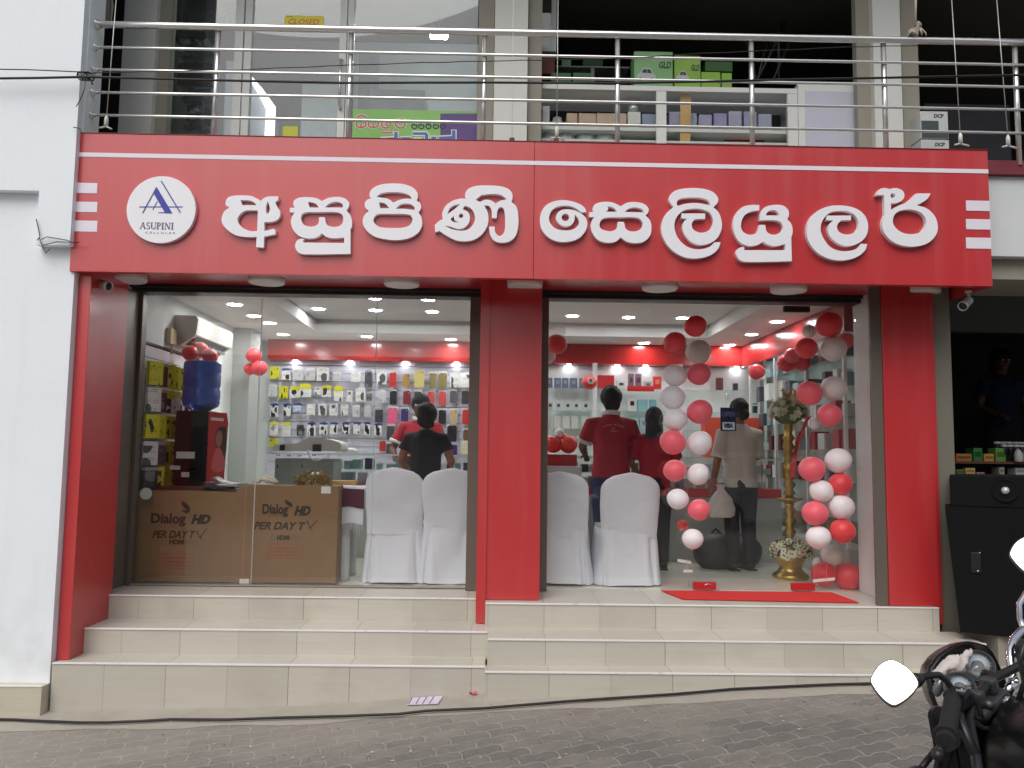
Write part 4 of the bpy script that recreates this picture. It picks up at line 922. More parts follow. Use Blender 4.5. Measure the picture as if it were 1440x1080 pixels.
# ------------------------------------------------------------------ table with white cloth
CLOTH = NT('white_cloth'); CLOTH.l(CLOTH.mix(CLOTH.noise(3, 4), (.70, .715, .78), (.78, .79, .85)), CLOTH.b.inputs['Base Color']); CLOTH.b.inputs['Roughness'].default_value = .9
CLOTH.bump(CLOTH.noise(6, 4, rough=.5), .35, .02); CLOTH = CLOTH.m
tb = thing('table', 'table on a round white leg under the white cloth, beside the right carton', 'table', (-1.4, 7.1, 0))
q = at(484, 760, 6.95); tcx = at(470, 690, 6.95).x
MB().box(-1.75, -1.13, 6.88, 7.35, .745, .775, b=.004).build('top', C((214, 212, 206), .5), tb)
for x, y in ((q.x, 6.95), (-1.68, 6.95), (q.x, 7.28), (-1.68, 7.28)): MB().lathe([(.055, .001), (.05, .05), (.047, .74)], (x, y, 0), 20).build('leg', C((206, 208, 206), .4), tb)
tc = MB(); tc.smooth = True
def cloth_strip(x0, x1, n, drop, ph):
    g_ = []
    for j in range(9):
        for i in range(n+1):
            u = i/n; x = x0+(x1-x0)*u
            if j < 4: g_.append((x, 7.36-.48*j/3*1.02, .779))
            else: k = (j-3)/5; g_.append((x+.012*math.sin(9*u+ph)*k, 6.868-.012*math.sin(14*u+ph)*k, .779-drop(u)*k))
    tc.add(g_, [(j*(n+1)+i, j*(n+1)+i+1, (j+1)*(n+1)+i+1, (j+1)*(n+1)+i) for j in range(8) for i in range(n)])
cloth_strip(-1.76, -1.115, 16, lambda u: .10+.02*math.sin(9*u), 0)
n = 12; g_ = []
for j in range(7):
    for i in range(n+1):
        u = i/n; k = j/6; g_.append((-1.113+.05*k+.022*math.sin(10*u+1)*k, 6.862+.5*u, .779-(.42+.12*math.sin(4*u+.4))*k))
tc.add(g_, [(j*(n+1)+i, (j+1)*(n+1)+i, (j+1)*(n+1)+i+1, j*(n+1)+i+1) for j in range(6) for i in range(n)])
for i in range(26):
    x = -1.40+i*.011; tc.tube([(x, 6.852, .49), (x+random.uniform(-.006, .006), 6.852, .49-random.uniform(.05, .12))], .0022, 4)
g_ = []
for j in range(5):
    for i in range(9): g_.append((-1.42+.30*i/8, 6.855-.006*math.sin(i*1.2), .64-.16*j/4-.012*math.sin(i*.9)))
tc.add(g_, [(j*9+i, j*9+i+1, (j+1)*9+i+1, (j+1)*9+i) for j in range(4) for i in range(8)])
tag(tc.build('tablecloth', CLOTH), 'white fringed cloth draped over the table beside the right carton', 'tablecloth')
rm = MB(); rm.smooth = True; g_ = []
for j in range(6):
    for i in range(9): g_.append((-1.43+.315*i/8, 6.846-.005*math.sin(i*1.2), .775-.16*j/5*(1+.06*math.sin(i)) + (.006*math.cos(i*.4) if j == 0 else 0)))
rm.add(g_, [(j*9+i, j*9+i+1, (j+1)*9+i+1, (j+1)*9+i) for j in range(5) for i in range(8)])
tag(rm.build('table_runner', M('maroon_satin', srgb(84, 22, 50), .45, var=.15, vs=12)), 'maroon satin runner hanging over the white tablecloth', 'cloth')

# ------------------------------------------------------------------ covered chairs
def chair_cover(label, px_, Y, seed, rz=0., wk=1., top=.955):
    rn = random.Random(seed); c = at(px_, 740, Y); base = Vector((c.x, Y, 0))
    t = thing('covered_chair', label, 'chair', base, 'chairs in white covers seen from behind')
    R = Matrix.Translation(base) @ Matrix.Rotation(rz, 4, 'Z'); mb = MB(); mb.smooth = True
    HW = .238*wk
    def nz(x, y, z, s): return mnoise.noise(Vector((x*s+seed*3.1, y*s, z*s)))
    # back: rounded arch, a thin padded slab leaning to the viewer
    N = 44; rows = 18; vs = []
    for j in range(rows+1):
        k = j/rows; z = .40+(top-.40)*k
        kk = max(0, (z-(top-.15))/.15); hw = HW*(1+.03*math.sin(k*3))*(math.sqrt(max(0, 1-kk**2.3)) if kk > 0 else 1)*(.965+.035*min(1, k*2))
        hw = max(hw, .02)
        yb = -.03-.10*max(0, k-.05); th = .032
        for i in range(N):
            q = 2*math.pi*i/N; cx, cy = math.cos(q), math.sin(q)
            x = hw*math.copysign(abs(cx)**.55, cx); y = yb+.02+th*math.copysign(abs(cy)**.8, cy)-.03*(1-(x/HW)**2)*.6
            w = .013*nz(x, y, z, 4.5)+.008*nz(x+z*.8, 0, z*.6, 10); vs.append(R @ Vector((x+w*.6, y+w, z+.004*nz(x, 1, z, 8))))
    fs = [(j*N+i, j*N+(i+1) % N, (j+1)*N+(i+1) % N, (j+1)*N+i) for j in range(rows) for i in range(N)]+[tuple(range(rows*N, rows*N+N))]
    mb.add(vs, fs)
    # skirt: squarish, flaring to the floor, with soft inverted pleats at the corners
    N = 120; rows = 14; vs = []
    for j in range(rows+1):
        k = j/rows; z = .475*(1-k)+.012
        fl = .0+.045*k
        for i in range(N):
            q = 2*math.pi*i/N; cx, cy = math.cos(q), math.sin(q)
            hx, hy = HW*.985+fl, .225+fl*.8
            x = hx*math.copysign(abs(cx)**.35, cx); y = .17+hy*math.copysign(abs(cy)**.35, cy)
            pl = 0
            for xp in (-.72*HW, .70*HW):
                d = (x-xp-.02*k*math.copysign(1, xp)*2)/.018; pl += (.045*k+.006)*math.exp(-d*d)*(cy < 0)
            w = (.016*nz(x, y, z*.4, 6)+.013*nz(x*2.2, y, z*.25, 8))*min(1, k*2.5+.25)
            nxy = Vector((cx, cy)).normalized(); vs.append(R @ Vector((x+nxy.x*w, y+pl+nxy.y*w*1.6, z+(.014*nz(x, y, 0, 6) if j == rows else 0))))
    fs = [(j*N+i, (j+1)*N+i, (j+1)*N+(i+1) % N, j*N+(i+1) % N) for j in range(rows) for i in range(N)]+[tuple(range(N-1, -1, -1))]
    mb.add(vs, fs)
    mb.build('chair_cover', CLOTH, t)
    s = MB()
    for i in range(30):
        u = -1+2*i/29; s.add([R @ Vector((HW*u*.93, -.072+.01*u*u, .468)), R @ Vector((HW*u*.93+.015, -.072, .468)), R @ Vector((HW*u*.93+.015, -.071, .474)), R @ Vector((HW*u*.93, -.071, .474))], [(0, 1, 2, 3)])
    # frame of the chair inside
    fr_ = MB()
    for x in (-.18, .18):
        for y in (.0, .34): fr_.tube([R @ Vector((x, y, .0)), R @ Vector((x, y, .43))], .013, 8)
    fr_.build('leg', C((60, 60, 62), .4, .8), t)
    return t
chair_cover('white covered chair next to the table with the maroon runner', 556, 6.86, 1, rad(-2), 1.0)
chair_cover('white covered chair at the left edge of the wide red pillar', 634, 6.86, 2, rad(4), .98)
chair_cover('white covered chair at the right edge of the wide red pillar', 788, 6.88, 3, rad(-6), .98, .94)
chair_cover('white covered chair standing alone behind the glass, before the person in the red polo', 884, 6.86, 4, rad(3), 1.02, .935)

# ------------------------------------------------------------------ phone shelves at the back right
YS2 = 9.98
sh = thing('shelf_unit', 'white back shelf unit with glass shelves for boxed phones', 'shelves', (1.8, YS2, 0))
x0 = at(764, 560, YS2).x; x1 = RX1-.01
MB().box(x0, x1, 10.085, RYB-.002, .8, 2.19).build('back_panel', C((222, 224, 224), .5), sh)
lev = [1.93, 1.655, 1.42]
lev = [at(800, 546, 9.9).z, at(800, 577.5, 9.9).z, at(800, 603, 9.9).z, at(800, 640, 9.9).z]
for z in lev: MB().box(x0, x1, 9.82, 10.08, z-.008, z, b=.002).build('shelf', SHELFGLASS, sh)
for px_ in (765, 836.5, 957, 1071):
    x = at(px_, 560, 9.8).x; MB().box(x-.028, x+.028, 9.795, 9.819, .75, 2.199, b=.003).build('upright', WHITEALU, sh)
def pbox(px0, px1, h, lv, col, label, d=.06, mark=None, face=None):
    z = lev[lv]; a, b = at(px0, 540, 9.88).x, at(px1, 540, 9.88).x
    t = thing('phone_box', label, 'box', ((a+b)/2, 9.9, z), 'boxed phones on the back shelves')
    MB().box(a, b, 9.88, 9.88+d, z+.0005, z+h, b=.003).build('carton', C(col, .4), t)
    if mark:
        w = b-a; MB().box(a+w*.25, b-w*.25, 9.8785, 9.8798, z+h*.42, z+h*.75).build('printed_panel', C(mark, .4), t)
PL = ['first', 'second', 'third', 'fourth', 'fifth']
for i, (a, b) in enumerate(((768, 777), (779.5, 789), (790.5, 799.5), (801.5, 812), (815, 824))): pbox(a, b, .125, 0, (112, 120, 146), '%s slate blue phone box from the left on the top back shelf' % PL[i], mark=(150, 156, 178))
for i, (a, b) in enumerate(((770.5, 778), (782, 789.5), (795, 802.5), (807, 814.5), (820, 828))): pbox(a, b, .105, 1, (206, 208, 208), '%s white phone box with a dark window from the left on the middle back shelf' % PL[i], mark=(40, 42, 48))
for i, (a, b) in enumerate(((767, 776), (779, 789), (791.5, 801.5), (804, 813.5), (818, 827))): pbox(a, b, .15, 2, (206, 208, 200), '%s plain white box from the left on the lower back shelf' % PL[i])
pbox(841, 864, .165, 0, (200, 40, 46), 'wide red box on the top back shelf behind the printed balloon', .1)
pbox(867.5, 880, .10, 0, (214, 212, 204), 'white box with a dark logo, top shelf, above the red polo', mark=(60, 62, 70))
pbox(884, 891.5, .19, 0, (120, 100, 112), 'left one of two grey and maroon boxes on the top back shelf', mark=(96, 30, 60))
pbox(894, 902, .19, 0, (120, 100, 112), 'right one of two grey and maroon boxes on the top back shelf', mark=(96, 30, 60))
pbox(906, 917, .1, 0, (170, 166, 160), 'small grey box on the top shelf beside a red box', mark=(90, 90, 90))
pbox(919, 930, .16, 0, (206, 44, 44), 'narrow upright red box on the top back shelf left of the balloon strand', mark=(216, 130, 110))
pbox(883.5, 894.5, .17, 1, (216, 216, 214), 'white box with black squares on the middle back shelf', mark=(30, 32, 36))
pbox(897, 911, .15, 1, (136, 186, 190), 'larger teal box on the middle back shelf')
pbox(914, 923, .15, 1, (126, 176, 184), 'smaller teal box on the middle back shelf')
pbox(887, 898, .14, 2, (140, 192, 196), 'left teal box on the lower back shelf')
pbox(900, 913, .14, 2, (150, 190, 200), 'right teal box on the lower back shelf', mark=(186, 110, 120))
pbox(1008, 1017, .155, 0, (96, 36, 40), 'dark maroon box on the top shelf right of the balloon strand')
pbox(1032, 1038, .09, 0, (50, 54, 62), 'small dark handset box on the top shelf above the OPEN card')
pbox(1059, 1065, .09, 1, (44, 46, 54), 'small dark handset box on the middle shelf near the corner post')
MB().box(at(882, 540, 9.85).x, at(920, 540, 9.85).x, 9.85, 9.8585, lev[0]-.03, lev[0]+.035).build('red_shelf_strip', REDIN, sh)
tag(B(at(990, 630, 9.6).x, at(1072, 630, 9.6).x, 9.55, 9.75, 1.07, at(1060, 588, 9.6).z, b=.01).build('sofa_back', M('orange_red_vinyl', srgb(206, 74, 54), .5)), 'orange red padded panel behind the person in the pale shirt', 'panel')
# right wall shelves
rs = thing('shelf_unit', 'glass shelf unit along the right wall behind the brass lamp', 'shelves', (3.1, 8.3, 0))
MB().box(RX1-.012, RX1-.003, 7.0, 9.7, .5, 2.17).build('back_panel', C((180, 190, 186), .2, .0), rs)
rlev = [1.98, 1.72, 1.44, 1.16, .86]
for z in rlev: MB().box(RX1-.28, RX1-.014, 7.0, 9.7, z-.008, z).build('shelf', SHELFGLASS, rs)
for y in (7.02, 7.9, 8.8, 9.68): MB().box(RX1-.29, RX1-.262, y-.014, y+.014, .3, 2.17).build('upright', WHITEALU, rs)
MB().box(RX1-.28, RX1-.003, 7.0, 9.7, .002, .3, b=.003).build('base', PANEL, rs)
rn = random.Random(9); cl_ = [((214, 216, 214), 'white'), ((70, 76, 84), 'dark grey'), ((176, 60, 66), 'red'), ((120, 150, 156), 'blue grey'), ((90, 66, 60), 'brown'), ((190, 186, 170), 'cream')]
for li, z in enumerate(rlev):
    y = 7.1; k = 0
    while y < 9.5:
        w = rn.uniform(.08, .16); h = rn.uniform(.08, .2); c_, cn_ = cl_[rn.randrange(6)]
        t = thing('goods_box', '%s box, %s from the window on the %s shelf of the right wall' % (cn_, ORD[k], ROW[li]), 'box', (RX1-.15, y, z), 'boxes on the right wall shelves')
        MB().box(RX1-.24, RX1-.10, y, y+w, z+.0005, z+h, b=.003).build('carton', C(c_, .4), t)
        y += w+rn.uniform(.06, .18); k += 1
q = at(1060, 491, 9.6)
t = thing('security_camera', 'white camera in the back right corner under the ceiling', 'camera', q)
MB().box(q.x-.03, q.x+.03, 9.5, 9.62, q.z-.02, q.z+.03, b=.01).tube([(q.x+.03, 9.6, q.z+.02), (q.x+.03, 9.75, q.z+.08), (q.x+.03, 9.925, q.z+.09)], .012, 8).build('body', C((206, 206, 200), .4), t)

# ------------------------------------------------------------------ balloons
def bl(px_, py_, r, col, Y, label, ry=None, group='balloons'):
    p = at(px_, py_, Y); k = Y/FPX; R_ = r*k; ry_ = (ry or r*.93)*k
    t = tag(None or MB_balloon(p, R_, ry_, col), label, 'balloon', group)
def rubber(name, col, sss=.0):
    t = NT(name); t.l(t.mix(t.noise(2, 2), sc3(col, .95), sc3(col, 1.05)), t.b.inputs['Base Color']); t.b.inputs['Roughness'].default_value = .42
    t.b.inputs['Transmission Weight'].default_value = 0; t.b.inputs['Sheen Weight'].default_value = .15
    t.b.inputs['Subsurface Weight'].default_value = .35; t.b.inputs['Subsurface Scale'].default_value = .03; t.b.inputs['Subsurface Radius'].default_value = (1, .5, .4)
    return t.m
BAL = {'red': rubber('red_balloon_rubber', srgb(234, 74, 82)), 'pink': rubber('pink_red_balloon_rubber', srgb(246, 108, 122)), 'white': rubber('white_balloon_rubber', srgb(242, 238, 241)), 'orange': rubber('orange_red_balloon_rubber', srgb(234, 66, 48)), 'dim': rubber('dimmed_white_balloon_rubber', srgb(226, 220, 214)), 'clear': glass_mat('clear_balloon', (.95, .92, .9), .12)}  # dim: white rubber, its dimness behind the glass mixed into the colour
def MB_balloon(p, R_, ry_, col):
    rn = random.Random(int(p.x*1000)+int(p.z*777)); ang = rn.uniform(0, 6.28); tilt = Matrix.Rotation(rn.uniform(-.4, .4), 3, 'X') @ Matrix.Rotation(rn.uniform(-.5, .5), 3, 'Y')
    mb = MB().ball((0, 0, 0), R_, R_*.93, ry_, 28, f=lambda v: Vector((v.x*(1+.10*v.z*(v.z < 0)), v.y*(1+.10*v.z*(v.z < 0)), v.z)))
    mb.lathe([(.0025, 0), (.003, .006), (.007, .010)][::-1], (0, 0, -ry_-.009), 8)
    mb.v = [tuple(p+tilt @ Vector(v)) for v in mb.v]
    return mb.build('balloon', BAL[col])
YO, YI = 6.515, 6.80
Ls = [(978, 459, 16.5, 'red', YO, 'top red balloon of the left strand on the glass'), (949, 482, 16.5, 'red', YO, 'red balloon second from the top of the left strand, above a white one'), (982, 495, 18.5, 'dim', YI, 'dull white balloon behind the glass near the top of the left strand'),
 (949, 528, 17, 'white', YO, 'white balloon on the left side of the left strand, just under two red ones'), (983, 526, 17, 'pink', YO, 'pink red balloon on the right side of the left strand, under the dull white one'), (946, 559, 18, 'white', YO, 'white balloon of the left strand, second white from its top'),
 (984, 579, 18.5, 'pink', YO, 'pink red balloon of the left strand beside the OPEN card'), (950, 590, 17, 'white', YO, 'white balloon of the left strand, third white from its top'), (946, 622, 19, 'pink', YO, 'pink red balloon over the person in the dark headscarf'),
 (984, 623, 18, 'white', YO, 'white balloon of the left strand below the OPEN card'), (949, 662, 16.5, 'pink', YO, 'pink red balloon of the left strand at the black trousers'), (982, 667, 16, 'white', YO, 'white balloon on the right side of the left strand near its lower end'),
 (953, 702, 15.5, 'white', YO, 'white balloon on the left side of the left strand near its lower end'), (983, 717, 16, 'pink', YO, 'lowest pink red balloon of the left strand'), (960, 739, 8, 'orange', YI, 'very small red balloon above the lowest white one of the left strand'), (974, 758, 15, 'white', YO, 'lowest white balloon of the left strand')]
Rs = [(1166, 457, 19.5, 'red', YO, 'top red balloon of the right strand, under the window head'), (1190, 479, 12.5, 'red', YI, 'dark red balloon behind the glass at the top right corner'), (1138, 466, 10, 'dim', YI, 'small pale balloon under the door top fitting'), (1172, 491, 19, 'dim', YO, 'dull white balloon second from the top of the right strand'),
 (1134, 490, 16, 'red', YO, 'red balloon on the left side of the right strand, under the door fitting'), (1138, 553, 18.5, 'pink', YO, 'pink red balloon of the right strand beside the rooster finial'), (1173, 546, 18.5, 'dim', YO, 'dull white balloon of the right strand, right of the rooster finial'),
 (1167, 584, 17.5, 'pink', YO, 'pink red balloon of the right strand over a small white one'), (1145, 596, 9, 'white', YI, 'small white balloon in the middle of the right strand'), (1179, 648, 19, 'white', YO, 'large white balloon of the right strand below the gap'), (1142, 660, 19, 'pink', YO, 'pink red balloon of the right strand below the gap'),
 (1182, 681, 17, 'red', YO, 'red balloon of the right strand under the large white one'), (1155, 691, 17, 'white', YO, 'white balloon of the right strand between two red ones'), (1183, 713, 18.5, 'white', YO, 'white balloon at the right edge of the right strand'), (1146, 722, 18.5, 'pink', YO, 'pink red balloon at the left edge of the right strand, low down'),
 (1185, 747, 18, 'red', YO, 'lowest red balloon hanging in the right strand'), (1151, 756, 17.5, 'white', YO, 'lowest white balloon hanging in the right strand'), (1170, 781, 15.5, 'dim', YI, 'dimmed white balloon behind the glass at the foot of the right strand'), (1158, 808, 18, 'red', YI, 'dark red balloon on the floor behind the tape strip'),
 (1193, 811, 21, 'red', YI, 'big shiny red balloon on the floor in the right corner'), (1150, 792, 8.5, 'dim', YI+.1, 'small pale balloon on the floor behind the glass'),
 (1106, 511, 13.5, 'red', 7.9, 'left red balloon of the cluster above the brass lamp'), (1114, 500, 11.5, 'pink', 7.8, 'upper red balloon of the cluster above the brass lamp'), (1127, 509, 14, 'red', 7.9, 'right red balloon of the cluster above the brass lamp'), (1064, 523, 12, 'red', 8.8, 'lone red balloon in the back right corner'),
 (783, 467, 13, 'clear', 7.35, 'transparent balloon at the left edge of the right window'), (783, 484, 15, 'orange', 7.2, 'orange red balloon at the left edge of the right window'), (770, 501, 12, 'dim', 7.4, 'pale balloon beside the red pillar at the right window'), (829, 538, 11, 'orange', 9.0, 'red balloon with a white printed flower before the back shelf'),
 (268, 497, 12, 'red', 7.36, 'left red balloon of the cluster above the water bottle'), (281, 492, 12, 'red', 7.42, 'middle red balloon of the cluster above the water bottle'), (295, 501, 11.5, 'red', 7.36, 'right red balloon of the cluster above the water bottle'),
 (357, 500, 11.5, 'red', 8.8, 'upper red balloon on the back left pilaster'), (352, 519, 9, 'red', 8.86, 'left red balloon on the back left pilaster'), (365, 518, 11.5, 'red', 8.78, 'lower red balloon on the back left pilaster'),
 (778, 625, 13, 'orange', 8.1, 'left orange red balloon in the heap on the red box'), (799, 625, 13.5, 'orange', 8.1, 'right orange red balloon in the heap on the red box'), (789, 618, 11, 'orange', 8.2, 'middle orange red balloon in the heap on the red box'), (787, 609, 7, 'white', 8.1, 'little white balloon on top of the orange red heap')]
for e in Ls: bl(*e, group='balloons of the left strand')
for e in Rs: bl(*e, group='balloons of the right strand and the clusters')
fp_ = MB(); q = at(831, 535, 8.895)
for k in range(6): fp_.prism(circ(q.x+.028*math.cos(k*1.05), q.z+.028*math.sin(k*1.05), .014, 8), (), 8.902-.0002*k, 8.94)
tag(fp_.build('printed_flower', WHITE), 'white printed flower on the red balloon before the back shelf', 'decoration')
def string(pts, Y, label, r=.0016, col=(190, 188, 180)):
    tag(MB().tube([at(x, y, Y) for x, y in pts], r, 5).build('balloon_string', C(col, .6)), label, 'string')
string([(966, 445), (964, 520), (967, 600), (966, 680), (968, 760), (966, 800), (969, 826)], YO+.09, 'white string of the left balloon strand')
string([(1139, 455), (1136, 520), (1140, 600), (1142, 700), (1142, 830)], YO+.09, 'dark string of the right balloon strand', col=(40, 38, 38))
string([(1161, 590), (1160, 640), (1164, 740), (1162, 822)], YO+.09, 'pale string at the right side of the right balloon strand')
p, q = at(768, 639, 8.0), at(811, 651, 8.0)
tag(B(p.x-.05, q.x, 7.98, 8.3, 1.07-.10, p.z+.002, b=.006).build('red_box', C((186, 38, 42), .4)), 'red box under the heap of orange red balloons', 'box')
tag(B(p.x-.1, q.x+.04, 7.9, 8.35, .002, .965, b=.01).build('white_pedestal', C((206, 208, 206), .5)), 'white pedestal behind the chair, carrying the red box', 'pedestal')

# ------------------------------------------------------------------ brass oil lamp
LX = at(1110, 700, 7.35); LB = Vector((LX.x, 7.35, 0)); zz = lambda y: at(1110, y, 7.35).z
k = 7.35/FPX
ol = thing('oil_lamp', 'tall brass oil lamp with a rooster finial and flowers', 'oil lamp', LB)
pr = [(.145, .002), (.16, .02), (.15, .04), (.11, .065), (.095, .10), (.12, .15), (.17, .20), (.165, .21), (.06, .22)]
for py_, r in [(764, 7), (757, 4), (748, 8.5), (742, 4.5), (732, 9), (726, 4.5), (718, 8.5), (712, 5), (708, 8)]: pr.append((r*k, zz(py_)))
MB().lathe(pr, LB, 28).build('base', BRASS, ol)
MB().lathe([(.03, zz(706)-.01), (.06, zz(706)), (.125, zz(702)), (.13, zz(701)), (.05, zz(703)+.02), (.04, zz(698))], LB, 28).build('dish', BRASS, ol)
pr = [(r*k, zz(py_)) for py_, r in [(698, 4.5), (694, 9), (688, 4.5), (682, 9.5), (676, 4.5), (672, 7.5), (655, 8.5), (645, 5), (640, 9), (634, 5), (628, 9), (622, 5), (616, 9), (610, 5), (604, 6), (585, 6.5), (570, 9), (563, 8), (558, 5), (553, 4)]]
MB().lathe(pr, LB, 24).build('stem', BRASS, ol)
rz_ = zz(566)
rb = MB().ball(LB+Vector((0, 0, zz(561))), .05, .036, .042, 14)
rb.tube([LB+Vector((-.02, 0, zz(558))), LB+Vector((-.035, 0, zz(552))), LB+Vector((-.04, 0, zz(549)))], [.026, .018, .017], 10)
rb.tube([LB+Vector((-.045, 0, zz(549))), LB+Vector((-.07, 0, zz(549.5)))], [.009, .002], 6)
for i in range(5): rb.tube([LB+Vector((.03, 0, zz(560))), LB+Vector((.065, .008*(i-2), zz(557-i))), LB+Vector((.075-.006*i, .01*(i-2), zz(551-i*1.5)))], [.016, .012, .003], 6)
rb.prism([(-.05, zz(548)+.0), (-.03, zz(548)), (-.03, zz(545)), (-.038, zz(546.5)), (-.044, zz(545)), (-.05, zz(546.5))], (), -.004, .004, lambda x, y, z: LB+Vector((x, y, z)))
rb.build('rooster', BRASS, ol)
PET = [M('white_petals', srgb(226, 228, 204), .7), M('cream_green_petals', srgb(206, 214, 172), .7), M('peach_petals', srgb(222, 190, 166), .7), M('leaf_green', srgb(96, 110, 66), .7), M('rust_petals', srgb(170, 96, 50), .7), M('flower_eye', srgb(120, 96, 40), .8)]
def flowers(name, label, c, rx, ry, rz, n, seed, style):
    rn = random.Random(seed); mb = MB()
    for i in range(n):
        q = rn.uniform(0, 6.283); u = rn.uniform(-.35, 1); s = math.sqrt(1-min(1, u*u)); d = Vector((s*math.cos(q), s*math.sin(q), u)); rr = rn.uniform(.86, 1.05)
        p = Vector(c)+Vector((d.x*rx*rr, d.y*ry*rr, d.z*rz*rr)); R = (d+Vector((rn.uniform(-.3, .3), rn.uniform(-.3, .3), .2))).to_track_quat('Z', 'Y').to_matrix()
        kind = rn.random(); size = rn.uniform(.026, .042) if style == 0 else rn.uniform(.024, .034)
        mb.cur = (0 if kind < .45 else 1 if kind < .75 else 2 if kind < .9 else 4 if kind < .95 else 3)
        layers = 3 if style == 0 else 1
        for L in range(layers):
            m_ = 5 if style == 0 else 7
            for k_ in range(m_):
                a = 6.283*k_/m_+L*.6; f = 1-L*.27; up = .2+L*.5; w = size*f
                A = R @ Matrix.Rotation(a, 3, 'Z')
                vs = [(0, 0, .0), (w*.5, -w*.36, w*.5*up), (w*1.0, -w*.2, w*(up+.05)), (w*1.0, w*.2, w*(up+.05)), (w*.5, w*.36, w*.5*up)]
                mb.add([p+A @ Vector(v) for v in vs], [(0, 1, 2, 3, 4)])
        if style == 1: o = mb.cur; mb.cur = 5; mb.ball(p+R @ Vector((0, 0, .006)), .008, n=6); mb.cur = o
        if rn.random() < .3:
            o = mb.cur; mb.cur = 3; A = R @ Matrix.Rotation(rn.uniform(0, 6), 3, 'Z'); w = size*1.4
            mb.add([p-d*.015+A @ Vector(v) for v in ((0, 0, 0), (w*.6, -w*.25, 0), (w*1.3, 0, .005), (w*.6, w*.25, 0))], [(0, 1, 2, 3)]); mb.cur = o
    mb.cur = 3; mb.ball(c, rx*.84, ry*.84, rz*.8, 12)
    return tag(mb.build(name, PET), label, 'flowers')
flowers('flower_arrangement', 'cream rose arrangement round the top of the brass lamp', LB+Vector((0, 0, zz(581))), .165, .15, .135, 95, 1, 0)
flowers('flower_arrangement', 'white daisy arrangement round the foot of the brass lamp', LB+Vector((0, 0, zz(776))), .185, .17, .12, 150, 2, 1)
rbn = MB(); pts = [at(x, y, 7.2) for x, y in ((1137, 586), (1130, 602), (1124, 616), (1128, 606), (1121, 622), (1118, 640), (1115, 660), (1113, 672))]
for i in range(len(pts)-1):
    w = Vector((.022, .01*math.sin(i*2), .008)); rbn.add([pts[i]-w, pts[i]+w, pts[i+1]+w, pts[i+1]-w], [(0, 1, 2, 3)])
tag(rbn.build('ribbon', M('pink_satin', srgb(206, 62, 84), .4)), 'pink red ribbon hanging beside the brass lamp', 'ribbon')

# ------------------------------------------------------------------ card sign on the door
a, b = at(1013, 573, YG+.012), at(1035.5, 606, YG+.012)
cs = thing('card_sign', 'dark blue OPEN card sign hanging inside the glass door', 'sign', ((a.x+b.x)/2, YG+.015, b.z))
yc = YG+.012
MB().box(a.x, b.x, yc, yc+.004, b.z, a.z, b=.001).build('card', C((22, 26, 66), .3), cs)
w = b.x-a.x; h = a.z-b.z; cx = (a.x+b.x)/2
MB().box(a.x+w*.12, b.x-w*.1, yc-.0012, yc-.0002, b.z+h*.05, b.z+h*.37).build('label', C((206, 212, 216), .4), cs)
text_mb(MB(), 'OPEN', lambda x, y, z: Vector((cx+x, yc-.001, b.z+h*.62+z)), .055, width=w*.78).build('lettering', C((120, 124, 170), .4), cs)
text_mb(MB(), 'VISA', lambda x, y, z: Vector((cx+x, yc-.0018, b.z+h*.14+z)), .046, width=w*.56, shear=.25, bold=.004).build('brand_lettering', C((24, 30, 84), .4), cs)
MB().tube([(a.x+w*.3, yc+.002, a.z-.002), (cx-.005, yc+.002, a.z+.085), (b.x-w*.15, yc+.002, a.z-.002)], .0012, 5).build('hanger', C((150, 150, 150), .4), cs)
MB().lathe([(.022, 0), (.024, .006), (.012, .014), (.001, .016)], (cx-.004, YG+.007, a.z+.088), 16, Matrix.Rotation(rad(-90), 4, 'X')).build('suction_cup', SHELFGLASS, cs)
